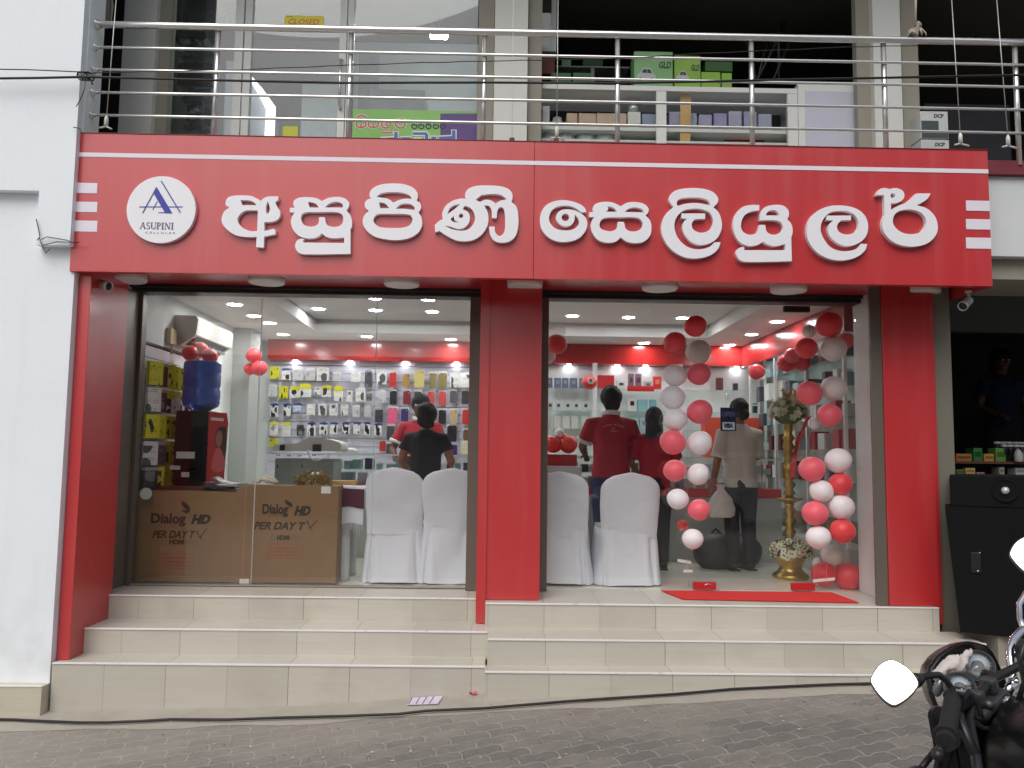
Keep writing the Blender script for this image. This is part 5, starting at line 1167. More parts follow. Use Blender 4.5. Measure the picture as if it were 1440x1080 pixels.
# ------------------------------------------------------------------ people
SKIN = M('brown_skin', srgb(146, 98, 72), .55, var=.08, vs=20); SKIN2 = M('dark_brown_skin', srgb(100, 66, 52), .55, var=.08, vs=20)
HAIR = M('black_hair', (.008, .007, .007), .6, spec=.25, var=.4, vs=90, bump=.6, bs=160)
def person(label, px_, py_head, Y, height, face, arms, cols, skin=SKIN, feet=0., sleeve=.55, hair='short', lean=0., shirt_len=.50, extra=None, wide=1.):
    """face: heading in degrees (0 looks away from the street). arms: for left and right (elbow, wrist) in the body frame, metres at height 1.72"""
    c = at(px_, 640, Y); s = height/1.72; base = Vector((c.x, Y, feet))
    T = Matrix.Translation(base) @ Matrix.Rotation(rad(face), 4, 'Z') @ Matrix.Scale(s, 4)
    t = thing('person', label, 'person', base)
    ln = lambda z: lean*max(0, z-.9)
    V = lambda x, y, z: Vector((x, y+ln(z), z))
    wr = {}
    def arm(mb, sd, add=0., upto=None):
        e, w = arms[0 if sd < 0 else 1]; sh_ = V(sd*.19*wide, -.005, 1.375); e = V(*e); w = V(*w)
        if upto is None:
            mb.tube([V(sd*.12*wide, 0, 1.37), sh_, sh_.lerp(e, .5), e, e.lerp(w, .4), w], [.05, .052, .048, .041, .040, .027], 12)
            d = (w-e).normalized(); hp_ = w+d*.045; wr[sd] = (w, d)
            mb.tube([w, hp_, w+d*.085], [.024, .030, .028], 10, flat=.6)
            side = d.cross(Vector((0, 0, 1))); side = side.normalized() if side.length > .1 else Vector((1, 0, 0)); dn_ = side.cross(d)
            for i, L in enumerate((.065, .078, .072, .056)):
                o = w+d*.082+side*(-.024+.016*i); mb.tube([o, o+d*L*.5-dn_*.006, o+d*L-dn_*.022], [.0088, .0082, .007], 8)
            o = w+d*.03+side*(-.026*sd*-1 if False else -.028); mb.tube([o, o-side*.022+d*.028, o-side*.026+d*.058-dn_*.012], [.011, .0095, .008], 8)
        else:
            en = sh_.lerp(e, upto); mb.tube([V(sd*.10*wide, 0, 1.385), sh_, sh_.lerp(en, .6), en], [.07, .070+add, .068+add, .076+add], 14)
            return en, (e-sh_).normalized()
    bd = MB()
    # trunk, neck, head
    def trunk(mb, prof, n=20):
        vs = []
        for z, hx, hy, oy in prof:
            for j in range(n):
                q = 2*math.pi*j/n; cx, cy = math.cos(q), math.sin(q); vs.append(V(hx*math.copysign(abs(cx)**.85, cx), oy+hy*math.copysign(abs(cy)**.85, cy), z))
        k_ = len(prof); fs = [(i*n+j, i*n+(j+1) % n, (i+1)*n+(j+1) % n, (i+1)*n+j) for i in range(k_-1) for j in range(n)]+[tuple(range(n-1, -1, -1)), tuple(range((k_-1)*n, k_*n))]
        mb.add(vs, fs)
    W_ = wide
    trunk(bd, [(.80, .10, .09, 0), (.86, .155*W_, .11, 0), (.95, .158*W_, .112, 0), (1.05, .137*W_, .10, 0), (1.2, .152*W_, .108, .0), (1.33, .165*W_, .105, -.005), (1.39, .135*W_, .08, -.01), (1.44, .08, .062, -.01), (1.47, .056, .056, -.005)])
    bd.tube([V(0, -.005, 1.42), V(0, .005, 1.50), V(0, .012, 1.56)], [.062, .055, .054], 14)
    hz = 1.615; bd.ball(V(0, .012, hz), .074, .094, .108, 18, f=lambda v: Vector((v.x*(1-.16*max(0, -v.z)), v.y, v.z)))
    bd.ball(V(0, .045, hz-.062), .048, .05, .045, 12)
    bd.tube([V(0, .098, hz+.02), V(0, .115, hz-.018), V(0, .104, hz-.03)], [.010, .015, .012], 8)
    for sd in (-1, 1): bd.ball(V(sd*.078, .004, hz-.005), .010, .020, .031, 8); arm(bd, sd)
    for sd in (-1, 1):
        bd.tube([V(sd*.085*W_, 0, .88), V(sd*.092*W_, .006, .70), V(sd*.09, .01, .48), V(sd*.09, -.012, .32), V(sd*.09, -.012, .09)], [.088, .078, .056, .052, .037], 14)
        bd.tube([V(sd*.09, -.03, .05), V(sd*.094, .06, .035), V(sd*.10, .15, .025)], [.042, .038, .026], 10)
    for mb_ in (bd,): mb_.v = [tuple(T @ Vector(v)) for v in mb_.v]
    body = baked(bd, [('REMESH', dict(mode='VOXEL', voxel_size=.0075)), ('SMOOTH', dict(factor=.5, iterations=4))]); body.build('body', skin, t)
    # shirt
    st = MB(); zl = .98-(shirt_len-.5)
    trunk(st, [(zl-.07, .178*W_, .128, 0), (zl, .176*W_, .128, 0), (1.05, .163*W_, .122, 0), (1.2, .168*W_, .124, 0), (1.33, .182*W_, .12, -.005), (1.39, .160*W_, .10, -.01), (1.44, .105, .08, -.008), (1.475, .070, .072, -.004)], 26)
    cuffs = []
    for sd in (-1, 1): cuffs.append(arm(st, sd, .0, sleeve))
    st.v = [tuple(T @ Vector(v)) for v in st.v]
    sb_ = baked(st, [('REMESH', dict(mode='VOXEL', voxel_size=.011)), ('SMOOTH', dict(factor=.5, iterations=3))])
    vv = []
    for v in sb_.v:
        v = Vector(v); w = .007*mnoise.noise(v*7)+.004*mnoise.noise(Vector((v.x*16, v.y*16, v.z*9))); vv.append(tuple(v+Vector((0, w*1.5, w*.4))))
    sb_.v = vv; so_ = sb_.build('shirt', cols['shirt'], t)
    if 'trim' in cols:
        tr_ = MB()
        for en, d in cuffs:
            en = T @ en; d = (T.to_3x3() @ d).normalized(); tr_.tube([en-d*.0*s, en+d*.034*s], .083*s, 18)
        tr_.tube([T @ V(.0+.070*math.cos(a), -.012+.076*math.sin(a), 1.482+.012*math.sin(a+math.pi)) for a in np.linspace(0, 6.283, 25)[:-1]], .025*s, 8, closed=True)
        tr_.build('collar_and_cuffs', cols['trim'], t)
    pn_ = MB()
    trunk(pn_, [(.78, .15*W_, .115, 0), (.86, .172*W_, .125, 0), (.99, .166*W_, .12, 0), (1.0, .15*W_, .11, 0)])
    for sd in (-1, 1): pn_.tube([V(sd*.088*W_, 0, .87), V(sd*.096*W_, .006, .70), V(sd*.093, .008, .48), V(sd*.092, -.012, .28), V(sd*.092, -.012, .075)], [.098, .092, .076, .069, .062], 16)
    pn_.v = [tuple(T @ Vector(v)) for v in pn_.v]
    pb_ = baked(pn_, [('REMESH', dict(mode='VOXEL', voxel_size=.012)), ('SMOOTH', dict(factor=.5, iterations=3))])
    pb_.v = [tuple(Vector(v)+Vector((0, 1, 0))*.006*mnoise.noise(Vector((v[0]*12, v[1]*12, v[2]*8)))) for v in pb_.v]
    pb_.build('trousers', cols['trousers'], t)
    for sd in (-1, 1):
        f_ = MB().tube([V(sd*.09, -.065, .045), V(sd*.09, -.03, .055), V(sd*.095, .06, .045), V(sd*.10, .15, .034), V(sd*.10, .19, .028)], [.03, .048, .046, .04, .02], 12)
        f_.box(sd*.095-.045, sd*.095+.045, -.09, .19, .001, .018, b=.008); f_.v = [tuple(T @ Vector(v)) for v in f_.v]; f_.build('shoe', C((36, 32, 30), .5), t)
    # hair and face
    hm = MB()
    if hair == 'short':
        hm.ball(V(0, -.012, hz+.034), .108, .120, .112, 24, f=lambda v: Vector((v.x, v.y, v.z if v.z > -.2 or v.y < .25 else -.2)))
        hm.ball(V(0, -.045, hz-.03), .088, .072, .085, 16)
    elif hair == 'full':
        hm.ball(V(0, -.012, hz+.03), .114, .12, .118, 24); hm.ball(V(0, -.055, hz-.045), .098, .072, .082, 16); hm.ball(V(.03, -.07, hz-.085), .07, .045, .05, 12)
    elif hair == 'bun':
        hm.ball(V(0, -.006, hz+.02), .094, .110, .112, 24); hm.ball(V(0, -.09, hz-.045), .062, .05, .062, 14)
    elif hair == 'scarf':
        hm.ball(V(0, -.004, hz+.01), .100, .122, .130, 24); hm.tube([V(0, -.02, hz-.06), V(0, -.025, hz-.15), V(0, -.03, hz-.22)], [.095, .098, .12], 18)
        hm.ball(V(-.02, -.10, hz-.02), .075, .05, .085, 14)
    rn = random.Random(int(px_))
    hv = []
    for v in hm.v:
        v = Vector(v); w = 1+.07*mnoise.noise(v*16)+.06*mnoise.noise(v*38)+.03*mnoise.noise(v*80) if hair != 'scarf' else 1+.02*mnoise.noise(v*9); cc = V(0, 0, hz); hv.append(tuple(T @ (cc+(v-cc)*w)))
    hm.v = hv
    hb_ = baked(hm, [('REMESH', dict(mode='VOXEL', voxel_size=.006)), ('SMOOTH', dict(factor=.3, iterations=1))]); hb_.build('headscarf' if hair == 'scarf' else 'hair', cols.get('hair', HAIR), t)
    for sd in (-1, 1):
        e_ = MB().ball(T @ V(sd*.031, .094, hz+.012), .011*s, n=8); e_.build('eye', C((200, 196, 190), .3), t)
    MB().ball(T @ V(0, .096, hz-.058), .022*s, .007*s, .007*s, 8).build('mouth', C((110, 56, 52), .5), t)
    if extra: extra(t, T, V, wr, s)
    return t
MAROON = M('red_polo_cotton', srgb(158, 24, 44), .85, var=.1, vs=9, bump=.2, bs=400)
TRIM = M('white_ribbing', srgb(214, 206, 204), .8, var=.04)
BLK = M('black_cotton', (.016, .016, .018), .9, var=.2, bump=.2, bs=300)
NAVYC = M('navy_denim', srgb(40, 48, 84), .85, var=.15, vs=20); DARKTR = M('black_trouser_cloth', (.014, .014, .017), .85, var=.2)
PALE = M('pale_grey_shirt', srgb(204, 200, 190), .85, var=.06); SCARF = M('dark_grey_scarf', srgb(48, 50, 56), .8, var=.12)
def polo_print(t, T, V, wr, s):
    mb = MB(); P_ = lambda x, y, z: T @ V(x, -.137+y+.02*abs(x)*3*abs(x), 1.36+z)
    for i, ch in enumerate('ASUPINI CELLULER'):
        if ch == ' ': continue
        u = (i-7.5)/7.5; text_mb(mb, ch, lambda x, y, z, u=u: P_(u*.10+x, y, .005-.020*u*u+z), .019)
    text_mb(mb, 'A', lambda x, y, z: P_(x, y, -.035+z), .028); text_mb(mb, 'CELLULER', lambda x, y, z: P_(x, y, -.055+z), .013)
    mb.build('back_print', C((226, 196, 196), .6), t)
person('person in a red polo with white collar and navy trousers, back to the window', 859, 546, 7.88, 1.72, 3, (((-.27, .06, 1.16), (-.20, .30, 1.08)), ((.27, .06, 1.16), (.19, .30, 1.08))),
       dict(shirt=MAROON, trim=TRIM, trousers=NAVYC), skin=SKIN2, sleeve=.66, wide=1.05, shirt_len=.55, extra=polo_print)
person('person in a black tee with dark hair, back to the window, arms bent forward', 599, 572, 7.55, 1.51, -6, (((-.265, -.02, 1.14), (-.22, .22, 1.02)), ((.275, -.02, 1.14), (.21, .22, 1.03))),
       dict(shirt=BLK, trousers=DARKTR), hair='full', sleeve=.52, wide=.98)
person('person in a red polo behind the counter, half hidden by the black tee', 590, 570, 9.05, 1.70, 172, (((-.29, .06, 1.14), (-.2, .28, 1.08)), ((.30, .05, 1.13), (.22, .25, 1.06))),
       dict(shirt=MAROON, trim=TRIM, trousers=DARKTR), skin=SKIN2, sleeve=.62)
person('person in a red top and dark headscarf, back to the window, behind the balloon strand', 920, 575, 7.85, 1.53, -8, (((-.25, .06, 1.14), (-.18, .3, 1.05)), ((.25, .06, 1.14), (.18, .3, 1.05))),
       dict(shirt=MAROON, trousers=DARKTR, hair=SCARF), hair='scarf', sleeve=.8, shirt_len=.62)
def bag_hold(t, T, V, wr, s): pass
pr_ = person('person in a pale grey shirt and black trousers behind the glass door', 1040, 556, 7.85, 1.63, 12, (((-.26, -.03, 1.12), (-.27, .06, .86)), ((.25, .08, 1.14), (.17, .30, 1.10))),
       dict(shirt=PALE, trousers=DARKTR), hair='bun', sleeve=.97, wide=1.02, shirt_len=.58)
# white bag held at the side
q = at(1014, 705, 7.72); bg_ = MB(); bg_.smooth = True; N = 20; vs = []
for j, (z, w, d) in enumerate(((-.15, .10, .05), (-.13, .125, .07), (-.06, .13, .075), (.03, .10, .06), (.09, .05, .035), (.12, .03, .025), (.16, .05, .03))):
    for i in range(N):
        a = 6.283*i/N; vs.append((q.x+w*math.cos(a)*(1+.06*math.sin(5*a+j)), q.y+d*math.sin(a)*(1+.1*math.sin(4*a+j)), q.z+z))
bg_.add(vs, [(j*N+i, j*N+(i+1) % N, (j+1)*N+(i+1) % N, (j+1)*N+i) for j in range(6) for i in range(N)]+[tuple(range(N-1, -1, -1))])
for sd in (-1, 1): bg_.tube([q+Vector((sd*.03, 0, .15)), q+Vector((sd*.03, .0, .21)), q+Vector((0, .01, .235))], .006, 6)
tag(bg_.build('carrier_bag', M('white_plastic_bag', srgb(206, 200, 192), .5, var=.08, vs=14, bump=.4, bs=30)), 'white plastic carrier bag held by the person in the pale shirt', 'bag')
# dark sacks on the floor near the door
for (px_, w, h, lab, y) in ((1006, .22, .34, 'black sack on the floor left of the person in the pale shirt', 7.95), (1046, .17, .3, 'second black sack, behind the trousers of the person in the pale shirt', 8.2)):
    q = at(px_, 700, y); mb = MB().ball((q.x, y, h*.45), w, .18, h*.56, 20)
    mb.v = [tuple(Vector((v[0]*1, v[1], max(.002, v[2])))+Vector((.02, .02, 0))*mnoise.noise(Vector(v)*7)) for v in mb.v]
    mb.tube([(q.x-.05, y, h*.95), (q.x, y, h*1.12), (q.x+.06, y, h*.95)], .012, 8)
    tag(mb.build('sack', M('black_bag_cloth', (.018, .018, .02), .5, var=.3, vs=20, bump=.4, bs=40)), lab, 'bag')

# ------------------------------------------------------------------ neighbouring dark shop on the right
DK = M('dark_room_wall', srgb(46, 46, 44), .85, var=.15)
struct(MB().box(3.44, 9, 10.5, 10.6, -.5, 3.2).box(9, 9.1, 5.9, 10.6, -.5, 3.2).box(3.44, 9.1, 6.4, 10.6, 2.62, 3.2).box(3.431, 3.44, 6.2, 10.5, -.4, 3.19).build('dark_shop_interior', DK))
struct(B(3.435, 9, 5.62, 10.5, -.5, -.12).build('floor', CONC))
ns = thing('shop_beam', 'white beam panel with a dark red strip above the dark shop', 'beam', (5, 5.75, 2.4))
z0, z1, z2, z3 = (at(1415, y, 5.75).z for y in (212, 250, 362, 393))
MB().box(3.46, 9, 5.68, 6.4, z1+.001, ZT-.02, b=.003).build('red_strip', M('dark_red_strip', srgb(118, 48, 54), .5, var=.05), ns)
MB().box(3.46, 9, 5.72, 6.4, z2, z1, b=.003).build('white_panel', M('white_beam', srgb(206, 212, 212), .7, var=.04, bump=.1), ns)
MB().box(3.46, 9, 5.80, 6.4, at(1415, 393, 5.8).z, z2-.001, b=.003).build('beam_underside', CONC, ns)
tag(B(3.445, 9, 7.2, 7.3, at(1400, 466, 7.2).z, 2.6).build('shutter_box', M('grey_shutter', srgb(92, 96, 96), .6)), 'grey shutter box across the top of the dark shop', 'shutter')
cn = thing('shop_counter', 'dark shop counter with two shelves of small goods', 'counter', (4.6, 7.4, -.1))
MB().box(3.46, 6, 7.2, 7.7, -.119, .86, b=.004).build('base', C((40, 38, 36), .6), cn)
zA, zB = at(1390, 649, 7.2).z, at(1390, 667, 7.2).z
MB().box(3.46, 6, 7.16, 7.6, zA-.02, zA, b=.002).build('shelf', C((110, 70, 50), .6), cn)
MB().box(3.46, 6, 7.12, 7.6, zB-.015, zB, b=.002).build('shelf', C((60, 56, 52), .6), cn)
GI = [(1343, 1366, 638, 'A', (186, 130, 70), 'tan carton on the upper goods shelf beside the grey wall'), (1367, 1381, 630, 'A', (60, 130, 70), 'green striped carton on the upper goods shelf'), (1382, 1397, 638, 'A', (200, 160, 80), 'yellow brown carton on the upper goods shelf'), (1398, 1414, 630, 'A', (110, 160, 80), 'light green carton on the upper goods shelf'),
      (1344, 1355, 660, 'B', (120, 140, 70), 'dull green packet on the lower goods shelf'), (1356, 1371, 658, 'B', (210, 180, 110), 'cream and brown packet on the lower goods shelf'), (1372, 1384, 664, 'B', (196, 150, 176), 'flat pink packet on the lower goods shelf'), (1403, 1412, 657, 'B', (170, 166, 146), 'small pale box on the lower goods shelf'), (1426, 1446, 658, 'B', (206, 206, 204), 'white packet on the lower goods shelf at the photo edge')]
for x0_, x1_, yt, sh_, c_, lab in GI:
    z = zA if sh_ == 'A' else zB; a, b = at(x0_, yt, 7.22), at(x1_, yt, 7.22)
    t = thing('goods_packet', lab, 'packet', ((a.x+b.x)/2, 7.25, z), 'packets on the dark shop shelves')
    MB().box(a.x, b.x-.01, 7.2, 7.32, z+.0005, a.z, b=.004).build('packet', C(c_, .5, var=.25, vs=40), t)
    MB().box(a.x+.01, b.x-.02, 7.198, 7.1995, z+(a.z-z)*.35, z+(a.z-z)*.7).build('printed_band', C(tuple(max(0, v-50) for v in c_), .5), t)
can = None
for i in range(6):
    q = at(1409+i*8.2, 626, 7.25)
    for j in range(2):
        lab = '%s white capped jar from the left in the %s row over the packets' % (PL[i] if i < 5 else 'sixth', ('front', 'back')[j])
        p = Vector((q.x, 7.22+j*.1, zA+.11+.028*j))
        if can is None:
            can = thing('jar', lab, 'jar', p, 'white capped jars in the dark shop')
            MB().lathe([(.024, -.05), (.026, 0), (.026, .022)], p, 16).build('body', C((40, 40, 42), .4), can); MB().lathe([(.027, .0225), (.027, .04), (.023, .043), (.001, .043)], p, 16).build('cap', C((222, 220, 214), .4), can)
        else: copy_thing(can, p, lab)
tag(B(at(1404, 640, 7.3).x, 5.2, 7.2, 7.42, zA+.001, zA+.058, b=.003).build('jar_tray', BLACK), 'black tray holding the white capped jars', 'tray')
for i, px_ in enumerate((1429, 1441)):
    q = at(px_, 640, 7.15); tag(MB().lathe([(.03, 0), (.034, .01), (.034, .07), (.02, .10), (.008, .115), (.001, .116)], (q.x, 7.12, zA+.001), 14).build('pouch_bottle', C((196, 196, 190), .4)), ('left' if i == 0 else 'right')+' pale rounded bottle below the white capped jars', 'bottle')
p6 = person('person in a dark blue top standing deep in the unlit shop', 1412, 480, 8.4, 1.72, 180, (((-.25, .02, 1.13), (-.2, .25, 1.05)), ((.25, .02, 1.13), (.2, .25, 1.05))), dict(shirt=M('dark_blue_cotton', srgb(20, 30, 58), .9), trousers=DARKTR), skin=SKIN2, feet=.5)
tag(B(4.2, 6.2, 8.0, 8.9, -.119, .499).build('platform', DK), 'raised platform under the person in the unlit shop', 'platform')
bs_ = thing('bottle_shelf', 'dim wall shelf with a row of bottles at the back of the unlit shop', 'shelf', (4.6, 10.3, 1.5)); 
MB().box(3.6, 5.4, 10.2, 10.49, 1.93, 1.96).box(3.6, 5.4, 10.2, 10.49, 1.4, 1.43).build('shelf', C((70, 62, 54), .6), bs_)
for i in range(9): MB().lathe([(.05, 0), (.05, .18), (.02, .25), (.018, .30), (.001, .30)], (3.75+i*.17, 10.32, 1.961), 12).build('bottle', C((40, 44, 46), .3), bs_)
# loudspeakers
SPK = M('black_speaker_carpet', (.007, .007, .008), .85, spec=.15, var=.3, vs=40, bump=.4, bs=200)
lo1 = thing('loudspeaker', 'big black loudspeaker cabinet at the right, behind the motorcycle', 'loudspeaker', (3.75, 6, -.17))
SR = Matrix.Rotation(rad(-30), 4, 'Z')
c0 = at(1336, 800, 5.74); S0 = Matrix.Translation((c0.x, c0.y, 0)) @ SR; SP = lambda x, y, z: S0 @ Vector((x, y, z))
zt0 = at(1335, 712, 5.74).z
MB().prism([(.05, -.118), (.86, -.118), (.86, zt0), (-.02, zt0)], (), 0, .55, SP).build('cabinet', SPK, lo1)
hx = .16; hz_ = at(1362, 790, 5.7).z
MB().box(hx-.03, hx+.03, -.008, -.0005, hz_-.07, hz_+.07, b=.003, M4=S0).build('recessed_handle', BLACK, lo1)
MB().ball(SP(hx+.01, -.011, hz_-.055), .006, n=8).ball(SP(hx+.025, -.011, hz_+.07), .005, n=8).build('rivet', STEEL, lo1)
zb = zt0; z2_ = at(1385, 669, 5.65).z
lo2 = thing('loudspeaker', 'smaller black speaker box with a silver dome on top of the big cabinet', 'loudspeaker', SP(.25, .2, zb))
MB().box(.015, .53, .02, .45, zb+.001, z2_, b=.008, M4=S0).build('cabinet', SPK, lo2)
q = at(1414, 690, 5.55); lx = (S0.inverted() @ q).x
RX = SR @ Matrix.Rotation(rad(90), 4, 'X')
MB().lathe([(.085, 0), (.083, .005), (.07, .001), (.03, -.01), (.02, -.012)], SP(lx, .0185, q.z), 28, RX, cap=False).build('horn', SPK, lo2)
MB().lathe([(.026, -.004), (.024, .012), (.012, .022), (.001, .025)], SP(lx, .016, q.z), 20, RX).build('dome', C((196, 198, 200), .3, .3), lo2)

# ------------------------------------------------------------------ upper floor
ZU = 3.262; YU = 6.72
struct(MB().box(-4, -2.951, 5.79, 11.2, 3.05, ZU-.05).box(-2.95, 3.45, 5.62, 11.2, 3.05, ZU-.05).box(3.451, 9, 5.75, 11.2, 3.05, ZU-.05).build('balcony_floor', CONC))
struct(MB().box(-8, 9, 5.2, 11.3, 6.1, 6.3).box(-4.2, 9, 11.1, 11.3, ZU-.05, 6.1).box(-4.2, -4, 5.8, 11.3, ZU-.05, 6.1).box(8.8, 9, 5.8, 11.3, ZU-.05, 6.1).build('added_upper_shell', M('upper_shade_wall', srgb(104, 108, 106), .8, var=.05)))  # unseen roof and walls, added to keep the upper floor dark
def pxx(px_, Y=YU, py_=100): return at(px_, py_, Y).x
def column(label, p0, p1, Y, d, mt, nm='column'):
    return tag(B(pxx(p0, Y), pxx(p1, Y), Y, Y+d, ZU-.04, 6.09, b=.004).build(nm, mt), label, nm)
column('white column at the left end of the balcony', 170, 216, 6.55, .4, COLW)
column('white column in the middle of the balcony', 695, 742, 6.55, .4, COLW)
column('white column at the right part of the balcony', 1229, 1268, 6.55, .4, COLW)
for (a_, b_, lb_) in ((216.5, 237, 'beige wall strip right of the left balcony column'), (672, 694.5, 'beige wall strip left of the middle balcony column'), (742.5, 762, 'beige wall strip right of the middle balcony column'), (1205, 1228.5, 'beige wall strip left of the right balcony column'), (1268.5, 1292, 'beige wall strip right of the right balcony column')):
    column(lb_, a_, b_, 6.62, .07, CONC, 'wall_strip')
# upstairs shopfront on the left: two glazed bays with a white framed door between
UF = M('white_upvc', srgb(214, 218, 214), .4, var=.03)
uw = thing('upper_shopfront', 'upstairs glazed shopfront with a white framed door, left half of the balcony', 'shopfront', (-1.5, YU, ZU))
for a_, b_ in ((328, 340), (341.5, 352), (476, 486), (487, 496)): MB().box(pxx(a_), pxx(b_), YU, YU+.06, ZU-.03, 6.0, b=.003).build('frame', UF, uw)
for a_, b_ in ((238, 328), (352.3, 475.7), (496.3, 671)): MB().box(pxx(a_)+.002, pxx(b_)-.002, YU+.025, YU+.033, ZU-.03, 6.0).build('glass_pane', GLASS2, uw)
q = at(478, 115, YU-.05); MB().tube([Vector((q.x, YU-.0, q.z+.22)), Vector((q.x, YU-.05, q.z+.2)), Vector((q.x, YU-.05, q.z-.2)), Vector((q.x, YU, q.z-.22))], .012, 10).build('door_handle', STEEL, uw)
# signs in the glazing
a, b = at(399, 19.5, YU), at(454, 34.5, YU)
cz = thing('closed_sign', 'yellow CLOSED sign stuck inside the upstairs glass door', 'sign', ((a.x+b.x)/2, YU+.04, b.z))
MB().box(a.x, b.x, YU+.02, YU+.0235, b.z-.02, a.z).build('card', C((240, 222, 60), .5), cz)
mt_ = MB(); text_mb(mt_, 'CLOSED', lambda x, y, z: Vector(((a.x+b.x)/2+x, YU+.0193, b.z+.010+z)), .066, width=(b.x-a.x)*.78, shear=.3); mt_.build('lettering', C((186, 66, 44), .5), cz)
q = at(402.5, 21.2, YU); text_mb(MB(), "we are", lambda x, y, z: Vector((q.x+x, YU+.0193, q.z+z-.006)), .016, width=.05, align='LEFT').build('small_lettering', C((30, 30, 30), .5), cz)
a, b = at(397, 176, YU), at(418, 192, YU); tag(B(a.x, b.x, YU+.02, YU+.024, b.z, a.z).build('notice', C((206, 204, 60), .5)), 'small yellow notice low on the upstairs glass door', 'notice')
# green banner
a, b = at(496, 152.5, YU), at(671, 200, YU); yb = YU+.012
bn = thing('banner', 'green and purple Sinhala banner behind the balcony rail', 'banner', ((a.x+b.x)/2, yb, b.z-.06))
gb = NT('green_banner_print'); gb.l(gb.mix(gb.noise(3.5, 2), srgb(110, 176, 84), srgb(150, 206, 104)), gb.b.inputs['Base Color']); gb.b.inputs['Roughness'].default_value = .4
MB().box(a.x, b.x, yb, yb+.006, b.z-.08, a.z).build('sheet', gb.m, bn)
BP = lambda u, v: (lambda g_: (g_.x, g_.z))(at(490+u/7.2, 120+v/7.2, yb))
MB().prism([BP(930, 286), BP(1312, 286), BP(1312, 600), BP(930, 600)], (), yb-.0012, yb-.0002).build('purple_panel', M('purple_print', srgb(92, 62, 136), .4, var=.35, vs=3), bn)
red_ = MB(); dk = MB(); bl_ = MB(); wo = MB()
def stroke(mb, pts, w, yo, closed=False):
    pts = [Vector(BP(*p)) for p in pts]; n = len(pts); L, R_ = [], []
    for i in range(n):
        d = (pts[(i+1) % n]-pts[i-1]) if closed else (pts[min(i+1, n-1)]-pts[max(i-1, 0)]); d.normalize(); nn_ = Vector((-d.y, d.x))*w/2; L.append(pts[i]+nn_); R_.append(pts[i]-nn_)
    for i in range(n if closed else n-1):
        j = (i+1) % n; k = len(mb.f)*2e-6; mb.add([(L[i].x, yb-yo-k, L[i].y), (R_[i].x, yb-yo-k, R_[i].y), (R_[j].x, yb-yo-k, R_[j].y), (L[j].x, yb-yo-k, L[j].y)], [(0, 1, 2, 3)])
def ell(cx, cy, rx, ry, a0=0, a1=360, n=18): return [(cx+rx*math.cos(rad(a0+(a1-a0)*i/n)), cy+ry*math.sin(rad(a0+(a1-a0)*i/n))) for i in range(n+1)]
for mb_, w_, yo_ in ((wo, .026, .0014), (red_, .016, .0022)):
    for cx in (128, 252):
        stroke(mb_, ell(cx, 395, 50, 32, -30, 210), w_, yo_); stroke(mb_, ell(cx-24, 372, 24, 18, 120, 360), w_, yo_); stroke(mb_, ell(cx+24, 372, 24, 18, 180, 400), w_, yo_); stroke(mb_, [(cx, 425), (cx, 395)], w_, yo_)
    stroke(mb_, ell(134, 330, 44, 22, 180, 360), w_, yo_)
    stroke(mb_, ell(385, 395, 50, 38, 60, 330), w_, yo_); stroke(mb_, ell(405, 390, 24, 20, 90, 380), w_, yo_); stroke(mb_, [(440, 440), (440, 480), (345, 482), (335, 460)], w_, yo_)
    stroke(mb_, ell(525, 385, 50, 48, -60, 240), w_, yo_); stroke(mb_, ell(510, 365, 22, 18, 90, 360), w_, yo_); stroke(mb_, ell(545, 360, 20, 18, 180, 420), w_, yo_)
for k, cx in enumerate((668, 738, 810, 885, 955)):
    stroke(dk, ell(cx, 415, 26, 24, -50 if k != 2 else -160, 230 if k != 2 else 200), .012, .0022); stroke(dk, ell(cx-6, 405, 12, 10, 150, 420), .010, .0026)
stroke(dk, ell(985, 395, 22, 20, 130, 330), .011, .003)
for poly in ([(325, 530), (460, 520), (460, 470), (505, 470), (505, 560), (325, 560)], [(530, 520), (635, 520), (635, 560), (530, 560)], [(650, 470), (790, 470), (815, 495), (815, 560), (770, 560), (770, 510), (650, 510)], [(655, 535), (745, 535), (745, 560), (655, 560)], [(835, 515), (895, 515), (895, 560), (835, 560)], [(915, 515), (1045, 508), (1045, 452), (1090, 452), (1090, 560), (915, 560)]):
    stroke(wo, poly, .012, .002, True); bl_.prism([BP(*p) for p in poly], (), yb-.0016, yb-.0002)
wo.build('white_outline', C((226, 226, 214), .4), bn); red_.build('red_lettering', C((196, 92, 92), .4), bn); dk.build('dark_lettering', C((40, 44, 70), .4), bn); bl_.build('blue_lettering', C((72, 106, 190), .4), bn)
# room behind the left glazing
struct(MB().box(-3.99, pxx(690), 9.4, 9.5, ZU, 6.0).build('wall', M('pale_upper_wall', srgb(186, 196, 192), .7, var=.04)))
struct(MB().box(pxx(742), pxx(762), 6.96, 10.9, ZU-.04, 6.09).build('wall', M('upper_partition', srgb(150, 152, 146), .8)))
def ulamp(px_, py_, Y, label, e=30):
    q = at(px_, py_, Y); t = thing('tube_lamp', label, 'lamp', q, 'lit lamps on the upper floor')
    m_ = NT('upper_lit_tube'); m_.b.inputs['Emission Color'].default_value = (.95, .97, 1, 1); m_.b.inputs['Emission Strength'].default_value = e
    MB().box(q.x-.09, q.x+.09, Y-.03, Y+.03, q.z-.02, q.z+.02, b=.008).build('tube', m_.m, t); MB().box(q.x-.1, q.x+.1, Y-.035, Y+.035, q.z+.021, q.z+.04).build('housing', UF, t)
    MB().tube([q+Vector((0, 0, .04)), Vector((q.x, Y, 6.09))], .006, 6).build('rod', UF, t)
ulamp(617, 51, 8.3, 'lit tube lamp inside the left upstairs room', 150); ulamp(803, 54, 8.4, 'lit tube lamp inside the right upstairs room', 40)
